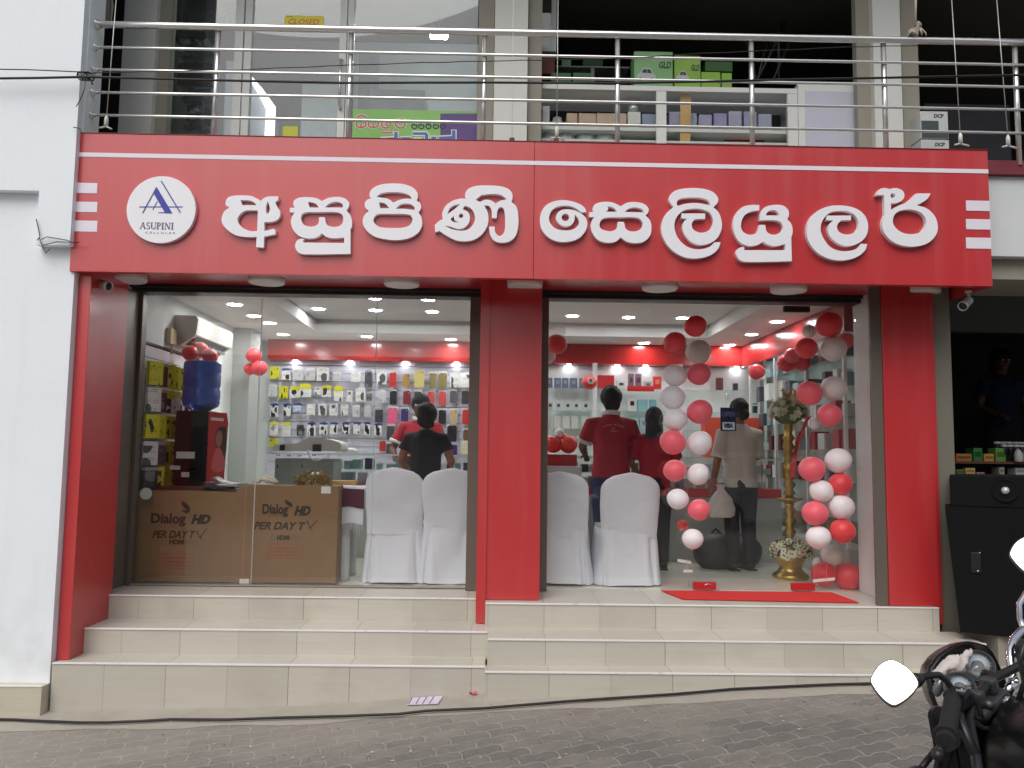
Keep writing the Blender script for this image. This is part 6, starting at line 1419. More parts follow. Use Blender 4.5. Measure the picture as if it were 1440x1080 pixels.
# lit display case and things behind the left glazing
def ubox(name, label, cat, p0, p1, Y, d, mt, b=.004, group=None):
    a, b2 = at(*p0, Y), at(*p1, Y); return tag(B(a.x, b2.x, Y, Y+d, max(b2.z, ZU-.045), a.z, b=b).build(name, mt), label, cat, group)
ubox('monitor', 'black monitor high behind the left upstairs glass', 'monitor', (265, -12), (306, 13), 7.4, .05, BLACK)
ubox('black_grille', 'black wire grille below the top monitor upstairs', 'grille', (257, 16), (319, 33), 7.35, .03, M('grille', (.02, .02, .022), .5, var=.5, vs=120))
ubox('equipment_shelf', 'thin black equipment shelf upstairs under the rail', 'shelf', (241, 43), (288, 51), 7.4, .2, BLACK)
ubox('monitor', 'black monitor behind the left upstairs glass at cable height', 'monitor', (250, 88), (297, 119), 7.35, .05, BLACK)
mb = MB(); rn = random.Random(5)
for i in range(46):
    q = at(rn.uniform(262, 296), rn.choice([rn.uniform(52, 86), rn.uniform(122, 188)]), 7.5); mb.cur = rn.randrange(4); mb.cbox(q, rn.uniform(.04, .14), .1, rn.uniform(.02, .07), .008, R=Matrix.Rotation(rn.uniform(-.6, .6), 3, 'Y'))
o = tag(mb.build('wire_bundle', [C((30, 34, 38), .5), C((60, 90, 80), .5), C((196, 200, 204), .5), C((90, 96, 110), .5)]), 'tangle of dark devices and wires stacked behind the left upstairs glass', 'devices')
ubox('whiteboard', 'tall white lit panel behind the left upstairs glass', 'whiteboard', (318, 85), (329, 196), 7.1, .02, M('white_lit_panel', srgb(226, 226, 236), .4))
case = thing('display_case', 'bright white display case with a slanted top behind the upstairs door', 'display case', (at(370, 160, 7.3).x, 7.3, ZU))
LITP = NT('lit_case_edge'); LITP.b.inputs['Emission Color'].default_value = (.93, .94, 1, 1); LITP.b.inputs['Emission Strength'].default_value = 2.2
MB().tube([at(348, 103, 7.25), at(366, 128, 7.25), at(381, 152, 7.25), at(379, 192, 7.25)], [.012, .03, .045, .045], 8).build('lit_edge', LITP.m, case)
cpts = [(lambda g_: (g_.x, g_.z))(at(x, y, 7.3)) for x, y in ((348, 105), (380, 155), (378, 200), (340, 200))]
MB().prism(cpts, (), 7.31, 7.6).build('side', C((196, 200, 210), .4), case)
ubox('white_fridge', 'white cabinet with silvery shelves behind the upstairs door', 'cabinet', (425, 118), (472, 200), 7.7, .4, M('silvery_white', srgb(230, 234, 236), .35, var=.2, vs=8))
ubox('grey_carton', 'pale grey cabinet in the middle of the left upstairs room', 'cabinet', (520, 125), (597, 160), 8.2, .4, M('pale_grey_cab', srgb(176, 184, 186), .5, var=.1))
ubox('curtain', 'grey curtain panel at the back of the left upstairs room', 'curtain', (505, 75), (530, 200), 8.8, .05, M('grey_curtain', srgb(110, 114, 122), .8))
# right half: dark open shop with a white showcase along its front
WC = M('white_showcase_frame', srgb(220, 222, 218), .4, var=.03)
scs = thing('showcase', 'long white framed glass showcase along the right upstairs shop', 'showcase', (1.8, YU, ZU))
za, zb_ = at(940, 121, YU).z, at(940, 128, YU).z; x0, x1 = pxx(762.5), pxx(1121)
MB().box(x0, x1, YU, YU+.45, zb_, za, b=.003).build('top_frame', WC, scs)
for a_, b_ in ((923, 937), (1107, 1121)): MB().box(pxx(a_), pxx(b_), YU+.001, YU+.04, ZU-.045, zb_-.001, b=.002).build('post', WC, scs)
z_ = at(940, 177, YU).z; MB().box(x0+.002, x1-.002, YU+.05, YU+.44, z_-.03, z_, b=.002).build('shelf', WC, scs)
MB().box(x0+.002, x1-.002, YU+.445, YU+.45, ZU-.045, zb_-.001).build('back', C((70, 72, 70), .5), scs)
MB().box(x0+.003, x1-.003, YU+.02, YU+.025, ZU-.04, zb_-.002).build('glass_front', SHOWGLASS, scs)
z3_ = at(940, 201, YU+.1).z; MB().box(x0+.002, x1-.002, YU+.05, YU+.44, z3_-.02, z3_, b=.002).build('shelf', WC, scs)
sc2 = thing('cupboard', 'white panelled cupboard at the right end of the upstairs showcase', 'cupboard', (pxx(1163), YU, ZU))
za2 = at(1160, 118, YU).z; MB().box(pxx(1121.7), pxx(1204.6), YU, YU+.45, ZU-.045, za2, b=.004).build('carcass', WC, sc2)
MB().box(pxx(1131), pxx(1204), YU-.004, YU-.0008, ZU-.04, at(1160, 128.5, YU).z, b=.002).build('door', C((196, 198, 212), .45), sc2)
# goods in the showcase
def goods(name, label, cat, px0, px1, y0, zbase, Y, d, mt, grp=None):
    a, b = at(px0, y0, Y), at(px1, y0, Y); return tag(B(a.x, b.x, Y, Y+d, zbase+.001, a.z, b=.004).build(name, mt), label, cat, grp)
goods('white_box', 'white box at the left end of the showcase shelf', 'box', 763, 773, 149, z_, YU+.1, .1, C((206, 208, 206), .5))
q = at(784, 165, YU+.15)
for px_, lab in ((784, 'clear jar on the showcase shelf next to the white box'), (806, 'dark lidded jar on the tan cartons of the showcase')):
    q = at(px_, 160, YU+.14); tag(MB().lathe([(.05, .001), (.052, .01), (.052, .08), (.04, .095), (.04, .115), (.001, .116)], (q.x, YU+.16 if px_ == 784 else YU+.3, z_ if px_ == 784 else z_), 20).build('jar', C((176, 182, 180) if px_ == 784 else (90, 92, 90), .25)), lab, 'jar')
for i, (a_, b_) in enumerate(((797, 812), (814, 838), (839, 866), (867, 881))): goods('tan_carton', '%s tan carton from the left on the showcase shelf' % PL[i], 'carton', a_, b_, 159, z_, YU+.09, .12, C((196, 172, 148), .6), 'tan cartons in the showcase')
goods('white_box', 'white box with a silver lamp on it, left of the showcase post', 'box', 883, 901, 157, z_, YU+.08, .12, C((214, 218, 208), .5))
q = at(891, 152, YU+.13); tag(MB().lathe([(.02, 0), (.045, .01), (.05, .045), (.03, .07), (.001, .075)], (q.x, YU+.14, at(891, 157, YU+.1).z+.003), 18).build('silver_lamp', C((186, 190, 188), .2, .5)), 'round silver lamp standing on the white box in the showcase', 'lamp')
goods('blue_pack', 'row of blue wrapped packs left of the showcase post', 'packs', 903, 922, 160, z_, YU+.1, .1, C((140, 156, 176), .4))
rn = random.Random(21)
for i in range(7):
    px_ = 941+i*21; goods('plastic_pack', '%s lilac plastic pack from the left, right of the showcase post' % ORD[i], 'pack', px_, px_+18, rn.uniform(156, 162), z_, YU+.1+.03*(i % 2), .1, C((150+rn.randrange(20), 154+rn.randrange(16), 186), .35, var=.2, vs=30), 'lilac packs in the showcase')
tag(MB().prism([(at(957, 129, YU+.06).x, zb_-.002), (at(972, 129, YU+.06).x, zb_-.002), (at(968, 200, YU+.06).x, ZU-.04), (at(955, 200, YU+.06).x, ZU-.04)], (), YU+.06, YU+.066).build('cardboard_strip', C((206, 166, 100), .6)), 'upright tan cardboard strip behind the showcase glass', 'cardboard')
for i, px_ in enumerate((773, 796, 824, 851)):
    q = at(px_, 190, YU+.15); tag(MB().lathe([(.10, 0), (.096, .05), (.06, .14), (.036, .165), (.03, .20), (.001, .203)], (q.x, YU+.2, z3_+.001), 24).build('lamp_cover', C((196, 202, 202), .25)), '%s pale conical lamp cover from the left at the showcase bottom' % PL[i], 'lamp cover', 'conical covers in the showcase')
tag(B(at(1020, 190, 6.9).x, at(1075, 190, 6.9).x, YU+.2, YU+.35, z3_+.001, at(1040, 186, 6.9).z, b=.004).build('red_carton', C((180, 50, 46), .5)), 'red carton at the bottom of the showcase, right of the post', 'carton')
tag(B(pxx(764), pxx(845), YU+.2, YU+.4, za+.001, at(800, 113, YU).z+.0, b=.004).build('dark_case', C((36, 34, 36), .6)), 'long dark case lying on the showcase top at its left end', 'case')
# green cartons on the showcase
def gcarton(label, px0, px1, yt, mt, wording, zb__, Y=YU+.12):
    a, b = at(px0, yt, Y), at(px1, yt, Y)
    t = thing('green_carton', label, 'carton', ((a.x+b.x)/2, Y, zb__), 'green cartons on the upstairs showcase')
    MB().box(a.x, b.x, Y, Y+.2, zb__+.001, a.z, b=.003).build('carton', mt, t)
    w, h = b.x-a.x, a.z-zb__
    if wording:
        text_mb(MB(), wording, lambda x, y, z: Vector((a.x+w*.80+x, Y-.001, zb__+h*.56+z)), h*.24, width=w*.32, shear=.25, bold=.003).build('lettering', C((40, 56, 44), .5), t)
        # a plain car picture: body, glasshouse, wheels
        cm = MB(); f = lambda pts: [(a.x+w*(.06+.50*u), zb__+h*(.14+.42*v)) for u, v in pts]
        cm.prism(f([(0, .25), (.02, .55), (.2, .7), (.34, .98), (.7, .98), (.86, .66), (1, .5), (1, .2)]), (), Y-.0012, Y-.0002)
        cm.cur = 1; cm.prism(f([(.26, .68), (.37, .9), (.52, .9), (.52, .66)]), (), Y-.0018, Y-.0013).prism(f([(.55, .66), (.55, .9), (.68, .9), (.80, .66)]), (), Y-.0018, Y-.0013)
        for u in (.22, .8): cm.prism([(a.x+w*(.06+.5*u)+.017*math.cos(k*.5236), zb__+h*.24+.017*math.sin(k*.5236)) for k in range(12)], (), Y-.0018, Y-.0013)
        cm.build('car_picture', [C((186, 192, 188), .5), C((44, 50, 52), .5)], t)
    return t
GR1 = M('green_carton_print', srgb(128, 180, 118), .5, var=.2, vs=5); GR2 = M('lime_carton_print', srgb(138, 182, 66), .5, var=.2, vs=5); GR3 = M('dark_green_carton', srgb(40, 88, 34), .5, var=.2)
gcarton('largest green carton with a car picture on the upstairs showcase', 892, 946, 72, GR1, 'GLD', za+.03)
gcarton('middle lime green carton with a car picture on the upstairs showcase', 948.5, 985, 78, GR2, 'GLD', za+.03)
gcarton('small light green carton right of the lime carton', 986.5, 1013, 101, GR2, '', za+.03); gcarton('smallest green carton at the right end of the green row', 1015, 1029, 102.5, GR2, '', za+.03)
gcarton('dark green carton on top of the small green cartons', 992, 1030, 86, GR3, '', at(1000, 100.5, YU+.12).z+.002)
MBs = thing('carton_shelf', 'thin raised shelf under the green cartons', 'shelf', (pxx(960), YU+.2, za)); MB().box(pxx(884), pxx(1034), YU+.08, YU+.4, za+.001, za+.0295, b=.003).build('board', C((60, 62, 58), .6), MBs)
for i, (a_, b_) in enumerate(((775, 803), (806, 831))): gcarton(('left' if i == 0 else 'right')+' dim green carton under the grey back shelf upstairs', a_, b_, 102, GR3, '', za+.002)
bsx = thing('back_shelf', 'grey shelf frame deeper in the right upstairs shop', 'shelf', (pxx(830), 7.4, za)); 
p, q = at(780, 92, 7.4), at(885, 96, 7.4); MB().box(p.x, q.x, 7.4, 7.7, q.z, p.z).box(at(831, 100, 7.4).x, at(836, 100, 7.4).x, 7.41, 7.44, za+.0, q.z-.001).build('frame', C((150, 156, 150), .5), bsx)
gcarton('bright green item on the grey back shelf upstairs', 790, 803, 83, GR1, '', p.z+.002, 7.45); 
gcarton('long dark green carton on the grey back shelf upstairs', 820, 848, 81, GR3, '', p.z+.002, 7.45)
ubox('poster', 'dark red panel beside the middle balcony column', 'poster', (762.5, 81), (780, 104), 6.95, .03, C((110, 44, 40), .6))
wfr = thing('inner_window', 'white window frame edge right of the middle column', 'window', (pxx(772), 7.0, 5)); x_a, x_b = pxx(762, 7.0), pxx(782, 7.0)
zc_ = at(772, 72, 7.0).z; MB().box(x_b-.045, x_b, 7.0, 7.04, zc_, 6.08).box(x_a, x_b-.0455, 7.0, 7.04, zc_, zc_+.045).build('frame', UF, wfr); MB().box(x_a, x_b-.046, 7.018, 7.024, zc_+.046, 6.08).build('glass_pane', GLASS2, wfr)
# things in the dark at right
ladder = MB(); rn = random.Random(2)
for (p, q) in (((1095, 0), (1095, 118)), ((1110, 60), (1085, 118)), ((1112, 20), (1062, 118)), ((1065, 118), (1050, 60)), ((1078, 62), (1064, 118))): ladder.tube([at(*p, 7.6), at(*q, 7.6)], .012, 6)
tag(ladder.build('metal_rack', C((96, 98, 96), .4, .6)), 'thin metal rack poles standing in the dark upstairs shop', 'rack')
for (x0_, y0_, x1_, y1_, z0_, lab) in ((1294, 156, 1334, 195, 0, 'white and grey printed carton, upper of the two beside the right column'), (1295, 196, 1335, 212, 1, 'white printed carton, lower of the two beside the right column')):
    Yc = 6.45; a, b = at(x0_, y0_, Yc), at(x1_, y1_, Yc)
    t = thing('carton', lab, 'carton', ((a.x+b.x)/2, Yc, b.z)); zb__ = max(b.z, ZU-.045) if z0_ else b.z
    MB().box(a.x, b.x, Yc, Yc+.2, zb__, a.z-.001, b=.003).build('box', C((196, 200, 200), .5), t)
    text_mb(MB(), 'DCP', lambda x, y, z: Vector((b.x-.035+x, Yc-.001, a.z-.055+z)), .042, width=.085, align='RIGHT', shear=.2, bold=.002).build('lettering', C((40, 44, 46), .5), t)
    if not z0_: MB().box(a.x+.006, a.x+.15, Yc-.0012, Yc-.0002, b.z+.03, b.z+.15).box(a.x+.006, b.x-.004, Yc-.0022, Yc-.0013, b.z+.004, b.z+.06).build('printed_panel', C((66, 78, 80), .5), t)
tag(MB().box(at(1300, 150, 7.3).x, at(1420, 150, 7.3).x, 7.3, 7.8, ZU-.045, at(1350, 146, 7.3).z, b=.01).build('dark_stack', C((34, 36, 42), .6, var=.4, vs=12)), 'dark stack of cartons in the gloom right of the white cartons', 'cartons')
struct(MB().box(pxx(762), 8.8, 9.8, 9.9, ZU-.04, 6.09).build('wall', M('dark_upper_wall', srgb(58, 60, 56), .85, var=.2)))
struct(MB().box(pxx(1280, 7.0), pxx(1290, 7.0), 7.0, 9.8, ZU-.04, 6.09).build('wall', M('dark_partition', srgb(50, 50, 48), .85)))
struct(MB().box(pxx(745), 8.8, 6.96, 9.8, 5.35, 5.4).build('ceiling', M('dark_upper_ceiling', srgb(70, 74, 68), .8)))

# ------------------------------------------------------------------ balcony rail
YR = 5.66
rl = thing('balcony_railing', 'stainless steel balcony railing with five horizontal tubes above the sign', 'railing', (.3, YR, ZU))
def rail_pts(yl, yr, n=14): return [Vector((lambda g_: (g_.x, YR, g_.z))(at(140+(1470-140)*i/n, yl+(yr-yl)*i/n, YR))) for i in range(n+1)]
tops = [(34.5, 60.5, .025), (66.5, 92, .0105), (98, 123, .0105), (130, 155, .0105), (162, 188, .0105)]
for k, (yl, yr, r) in enumerate(tops):
    p = rail_pts(yl, yr); p[0] = Vector((XL+.002, YR, p[0].z)); MB().tube(p, r, 14).build('rail', STEEL, rl)
    MB().lathe([(.001, 0), (.04 if k == 0 else .03, .002), (.036 if k == 0 else .026, .01), (r+.004, .014), (r+.004, .03)], (XL+.001, YR, p[0].z), 24, Matrix.Rotation(rad(90), 4, 'Y')).build('wall_flange', STEEL, rl)
for (xt, yt, xb, yb2) in ((306, 40, 299, 192), (494, 44, 488, 196), (683, 48, 678, 199), (870, 52, 868, 202), (1058, 55, 1059, 205), (1244, 58, 1248, 207), (1429, 62, 1436, 211)):
    a, b = at(xt, yt, YR+.0), at(xb, yb2, YR); x = (a.x+b.x)/2
    MB().tube([(x, YR+.022, a.z), (x, YR+.022, ZU-.04)], .0185, 12).build('post', STEEL, rl)
# stay wires with turnbuckles, cable bundle, ropes
def stay(label, p0, p1, Y, foot=True):
    a, b = at(*p0, Y), at(*p1, Y); t = thing('stay_wire', label, 'wire', b)
    MB().tube([a, b+Vector((0, 0, .07))], .0032, 6).build('wire', C((196, 196, 190), .4, .5), t)
    MB().tube([b+Vector((0, 0, .09)), b+Vector((0, 0, .07)), b+Vector((0, 0, .012))], [.006, .014, .015], 10).build('turnbuckle', C((222, 222, 214), .4), t)
    if foot: MB().tube([b+Vector((-.045, 0, .0)), b+Vector((.0, 0, .01)), b+Vector((.05, -.02, -.015))], .007, 6).build('hook', C((206, 204, 196), .4), t)
stay('thin stay wire with a white turnbuckle at the left end of the balcony', (165, -20), (149, 180), 5.60)
stay('thin stay wire crossing the rail in front of the showcase', (785, -20), (783, 195), 5.60)
stay('left one of two stay wires at the right end of the balcony', (1337, -20), (1351, 204), 5.60); stay('right one of two stay wires at the right end of the balcony', (1400, -20), (1418, 207), 5.60)
tag(MB().tube([at(722, -20, 5.6), at(720, 198, 5.6)], .0015, 5).build('thin_wire', C((214, 214, 208), .4)), 'hair thin wire before the middle balcony column', 'wire')
for px_, lab in ((720, 'small brown clip at the foot of the hair thin wire'), (782, 'small brown clip under the turnbuckle before the showcase')): q = at(px_, 196, 5.6); tag(B(q.x-.018, q.x+.018, 5.59, 5.62, ZT+.0065, ZT+.045, b=.003).build('clip', C((84, 48, 42), .6)), lab, 'clip')
def cab(pts, Y, r, label, mt=CABLE, wob=0.):
    P_ = []
    pts3 = [at(x, y, Y) for x, y in pts]
    for i in range(len(pts3)-1):
        for j in range(6): P_.append(pts3[i].lerp(pts3[i+1], j/6)+Vector((0, 0, wob*math.sin(i*2.1+j*1.7))))
    P_.append(pts3[-1]); return tag(MB().tube(P_, r, 8).build('cable', mt), label, 'cable')
cab([(-20, 110.5), (60, 109.5), (122, 108), (200, 110), (310, 113), (480, 116.5), (680, 116), (860, 117), (1000, 114.5), (1100, 112), (1240, 109.5), (1330, 107.5), (1470, 105)], 5.42, .0085, 'thick black cable running across the balcony rail')
cab([(-20, 97), (40, 98), (122, 101.5)], 5.42, .004, 'thin black cable on the white wall above the thick one')
cab([(125, 103), (200, 101), (340, 98), (480, 92), (600, 88), (700, 85.5), (800, 84), (900, 81), (950, 77), (1060, 72), (1200, 66), (1290, 64)], 5.44, .0032, 'thin black wire looping over the balcony rail', wob=.002)
tg = MB(); rn = random.Random(6); q = at(123, 107, 5.44)
for i in range(9): tg.tube([q+Vector((.03*math.cos(a+i)+.008*i-.04, .012*math.sin(a*2+i), .03*math.sin(a+i*.7))) for a in np.linspace(0, 5.4, 12)], .0035, 6)
tg.tube([at(121, 108, 5.42), at(119, 125, 5.42), at(113, 140, 5.42), at(107, 150, 5.42)], .003, 6); tg.tube([at(128, 112, 5.42), at(130, 119, 5.42)], .005, 6)
tag(tg.build('cable_knot', CABLE), 'black knot tying the cables at the wall corner', 'cable knot')
gcx = [(-40, 1011), (20, 1012), (60, 1014), (110, 1016), (150, 1016), (200, 1014), (240, 1011.5), (320, 1012), (400, 1009), (480, 1007), (560, 1004), (600, 999.5), (680, 996), (740, 991), (800, 986), (860, 982), (950, 976), (1030, 969), (1110, 965), (1180, 962), (1240, 961), (1340, 957)]
def ground_pt(x, y, h=.008):
    lo_, hi_ = .5, 30.
    for _ in range(60):
        m_ = (lo_+hi_)/2; p = at(x, y, m_)
        if p.z > gz(p.x)+h: lo_ = m_
        else: hi_ = m_
    return at(x, y, lo_)
gp = [ground_pt(x, y, .022) for x, y in gcx]
tag(MB().tube(gp, .0085, 8).build('cable', CABLE), 'black cable lying along the foot of the steps', 'cable')
# rope bundle and knot
rp = MB(); rn = random.Random(8)
for i in range(7): x = 138+i*3.2; rp.tube([at(x+rn.uniform(-3, 3), -15, 6.2), at(x+rn.uniform(-2, 2), 8, 6.2), at(x-2+rn.uniform(-2, 2), 30+rn.uniform(-6, 8), 6.2)], .011, 6)
tag(rp.build('rope_bundle', C((176, 168, 154), .8)), 'pale hanging rope bundle in the gap at the left balcony end', 'rope')
rk = MB(); q = at(1286, 46, YR); rk.tube([at(1288, -15, YR-.04), at(1287, 36, YR-.04)], .009, 8)
for i in range(7): rk.tube([q+Vector((.034*math.cos(a)*(1-.06*i)+.006*(i-3), -.004+.034*math.sin(a), -.02+.012*i+.012*math.sin(a*2+i))) for a in np.linspace(0, 6.28, 14)], .008, 6)
for k in range(5): rk.tube([q+Vector((-.01+.01*k, -.03, .02)), q+Vector((-.05+.028*k, -.036, -.018)), q+Vector((-.058+.032*k, -.03, -.035))], .006, 6)
tag(rk.build('rope_knot', C((168, 158, 142), .9)), 'frayed pale rope knotted round the top rail near the right column', 'rope')
struct(MB().box(-3.99, pxx(190, 6.9), 6.9, 7.0, ZU-.04, 6.09).build('wall', M('gap_shade_sheet', srgb(54, 56, 52), .85, var=.3, vs=5)))  # dark sheet standing in for the shade of the open gap
# loose wires on the white wall and litter
wm = MB()
for pts in (((51, 308), (56, 330), (56, 338), (66, 333), (95, 338), (108, 343)), ((56, 338), (62, 350), (64, 356), (70, 350)), ((60, 345), (80, 340), (112, 341)), ((103, 179), (110, 180), (114, 183)), ((52, 338), (56, 334))): wm.tube([at(x, y, 5.482) for x, y in pts], .0035, 6)
tag(wm.build('loose_wire', C((70, 64, 58), .6)), 'thin loose wires sticking out of the white wall beam', 'wire')
q0 = [ground_pt(x, y, .016) for x, y in ((573, 991.5), (616, 990), (623, 979.5), (578, 982))]
kb = MB(); kb.add(q0+[p+Vector((0, 0, .004)) for p in q0], [(0, 1, 5, 4), (1, 2, 6, 5), (2, 3, 7, 6), (3, 0, 4, 7), (4, 5, 6, 7)])
cdn = thing('torn_card', 'torn white printed card lying before the left steps', 'card', q0[0]); kb.build('card', C((214, 204, 222), .6), cdn)
ks = MB()
for u in (.02, .26, .48, .70):
    a = q0[0].lerp(q0[1], u); b = q0[3].lerp(q0[2], u); a2 = q0[0].lerp(q0[1], u+.03); b2 = q0[3].lerp(q0[2], u+.03); up_ = Vector((0, 0, .0048)); ks.add([a+up_, a2+up_, b2+up_, b+up_], [(0, 1, 2, 3)])
ks.build('printed_line', C((66, 44, 84), .6), cdn)
q = ground_pt(665, 978, .014); pm = MB()
for i in range(7): a = i*.9; pm.add([q+Vector((0, 0, .002)), q+Vector((.03*math.cos(a), .02*math.sin(a), .012)), q+Vector((.02*math.cos(a+.7), .03*math.sin(a+.7), .026))], [(0, 1, 2)])
tag(pm.build('balloon_scrap', C((206, 84, 96), .5)), 'small pink balloon scrap at the inner corner of the steps', 'litter')
lt = MB(); rn = random.Random(12)
for i in range(240):
    x, y = rn.uniform(20, 1300), rn.uniform(1003, 1075) if rn.random() < .6 else rn.uniform(965, 1003)
    q = ground_pt(x, y, .008)
    if q.y > 5.36: continue
    s = rn.uniform(.003, .009); a = rn.uniform(0, 6); lt.cur = rn.randrange(3)
    lt.add([q+Vector((s*math.cos(a+k*1.57)*(1.5 if k % 2 else 1), s*math.sin(a+k*1.57), rn.uniform(0, .004))) for k in range(4)], [(0, 1, 2, 3)])
stuff(tag(lt.build('litter', [C((206, 200, 190), .7), C((150, 136, 112), .8), C((90, 74, 56), .8)]), 'tiny scraps and crumbs scattered over the pavers', 'litter'))
# ------------------------------------------------------------------ motorcycle, seen from behind its left grip
ML, MR = at(1257, 960, 1.86), at(1458, 784, 2.30)
Rr = (MR-ML).normalized(); Fv = Vector((-Rr.y, Rr.x, 0)).normalized(); Uv = Rr.cross(Fv).normalized()
O = at(1384, 984, 1.98)
bike = thing('motorcycle', 'black motorcycle leaning at the right edge, white rag behind its dials', 'motorcycle', Vector((O.x, O.y, gz(O.x))))
L3 = lambda r, f, u: O+Rr*r+Fv*f+Uv*u
BF = Matrix((Rr, Fv, Uv)).transposed()
BG = M('black_gloss_paint', (.006, .006, .007), .28, spec=.3, coat=.15, var=.2); RUB = M('black_rubber', (.012, .012, .012), .7, var=.2, bump=.3, bs=200)
CHR = M('chrome', (.75, .75, .76), .07, 1., var=.05, rvar=.03); GREY = M('grey_casting', srgb(84, 86, 86), .45, .6); MIR = M('mirror_glass', (.95, .95, .96), .01, 1., var=0, rvar=.005)
hb = [(-.37, -.15, -.02), (-.25, -.09, .015), (-.14, -.03, .03), (-.06, .0, .025), (.06, .0, .025), (.14, -.03, .03), (.25, -.09, .015), (.37, -.15, -.02)]
MB().tube([L3(*p) for p in hb], .011, 12).build('handlebar', BLACK, bike)
g0, g1 = at(1340, 985, 1.86), at(1331, 1036, 1.72); gd = (g1-g0).normalized()
gm = MB()
n = 26; gm.tube([g0.lerp(g1, i/n) for i in range(n+1)], [.0175+.0012*(i % 2) for i in range(n+1)], 18)
fq = gd.to_track_quat('Z', 'Y').to_matrix().to_4x4(); FQ = Matrix.Translation(g1) @ fq
gm.prism(circ(0, 0, .026, 24), (), 0, .007, lambda x, y, z: FQ @ Vector((x, z, y))).prism(circ(0, 0, .0195, 24), (), .0072, .026, lambda x, y, z: FQ @ Vector((x, z, y))); gr = gm.build('grip', RUB, bike)
MB().tube([L3(*hb[1]), g0.lerp(g1, .1)], .011, 10).build('bar_end', BLACK, bike)
r0, r1 = L3(.25, -.09, .015), L3(.38, -.155, -.022)
MB().tube([r0.lerp(r1, i/20) for i in range(21)], [.0175+.0012*(i % 2) for i in range(21)], 16).build('grip', RUB, bike)
lv = MB(); lv.tube([at(1352, 990, 1.92), at(1341, 1005, 1.86), at(1330, 1035, 1.76), at(1322, 1052, 1.70), at(1319, 1061, 1.68)], [.009, .008, .0075, .008, .011], 10).ball(at(1318.5, 1062, 1.675), .0125, n=12)
lv.build('clutch_lever', BLACK, bike)
lv = MB(); lv.tube([L3(.2, .02, .02), L3(.28, .0, .0), L3(.36, -.06, -.03), L3(.40, -.09, -.04)], [.009, .008, .007, .009], 10); lv.build('brake_lever', CHR, bike)
sw_ = MB().cbox(at(1347, 981, 1.88), .042, .05, .036, .008, R=BF).cbox(at(1358, 984, 1.90), .035, .03, .03, .006, R=BF); sw_.build('switch_box', BLACK, bike)
MB().cbox(at(1352, 971, 1.85), .014, .02, .008, .003, R=BF).ball(at(1353, 972.5, 1.85), .008, n=8).build('switch_button', CHR, bike)
MB().cbox(L3(.21, -.03, .035), .05, .06, .045, .01, R=BF).build('switch_box', BLACK, bike)
def mirror(c, w, h, stalk, nrm, outline, label):
    t = bike
    nrm = nrm.normalized(); xa_ = Vector((0, 0, 1)).cross(nrm).normalized(); za_ = nrm.cross(xa_)
    pts = cr(outline, 6); P = lambda x, y, z: c+xa_*x*w-nrm*y+za_*z*h
    hs_ = MB(); hs_.smooth = False
    ring = [(p[0]*1.06, p[1]*1.06) for p in pts]
    hs_.prism(ring, (), -.002, .012, P); n = len(ring); vs = []
    for k_, s_ in ((.012, 1.), (.025, .86), (.034, .5)): vs += [P(p[0]*s_, k_, p[1]*s_) for p in ring]
    hs_.smooth = True; hs_.add(vs, [(j*n+(i+1) % n, j*n+i, (j+1)*n+i, (j+1)*n+(i+1) % n) for j in range(2) for i in range(n)]+[tuple(range(2*n, 3*n))[::-1]])
    o = hs_.build('mirror_housing', BLACK, t); MB().prism(pts, (), -.0045, -.0025, P).build('mirror_glass', MIR, o)
    MB().tube(stalk, .0075, 10).build('mirror_stalk', BLACK if label == 'l' else CHR, t)
dm = [(-.05, .5), (-.28, .36), (-.47, .06), (-.48, -.06), (-.30, -.34), (-.10, -.5), (.02, -.5), (.28, -.30), (.47, -.06), (.5, .06), (.36, .30), (.12, .46)]
def mnorm(c): # aimed so that the rider's eye, and so the camera, sees the sky over the road
    v = (Vector((0, 0, CAMZ))-c).normalized(); return (v+Vector((-.25, -.75, .75)).normalized()).normalized()
kk = 1.86/FPX
mirror(ML, 58*kk, 58*kk, [at(1285, 957, 1.87), at(1294, 953, 1.87), at(1306, 950, 1.88), at(1320, 949, 1.90), at(1331, 957, 1.90), at(1338, 968, 1.90), at(1347, 982, 1.90)], mnorm(ML), dm, 'l')
MB().tube([at(1281, 958, 1.872), at(1290, 956, 1.872), at(1297, 953, 1.873)], [.019, .016, .010], 12).build('mirror_boot', BLACK, bike)
kk = 2.3/FPX
mirror(MR, 62*kk, 66*kk, [MR+Vector((.02, .02, -.06)), at(1444, 832, 2.3), at(1433, 850, 2.28), at(1434, 870, 2.25), at(1441, 888, 2.2)], mnorm(MR), [(-p[0], p[1]) for p in dm][::-1], 'r')
MB().tube([at(1450, 880, 2.15), at(1436, 887, 2.14), at(1425, 899, 2.12), at(1420, 914, 2.1), at(1421, 932, 2.08), at(1425, 950, 2.06), at(1424, 962, 2.04)], .0095, 12).build('chrome_bar', CHR, bike)
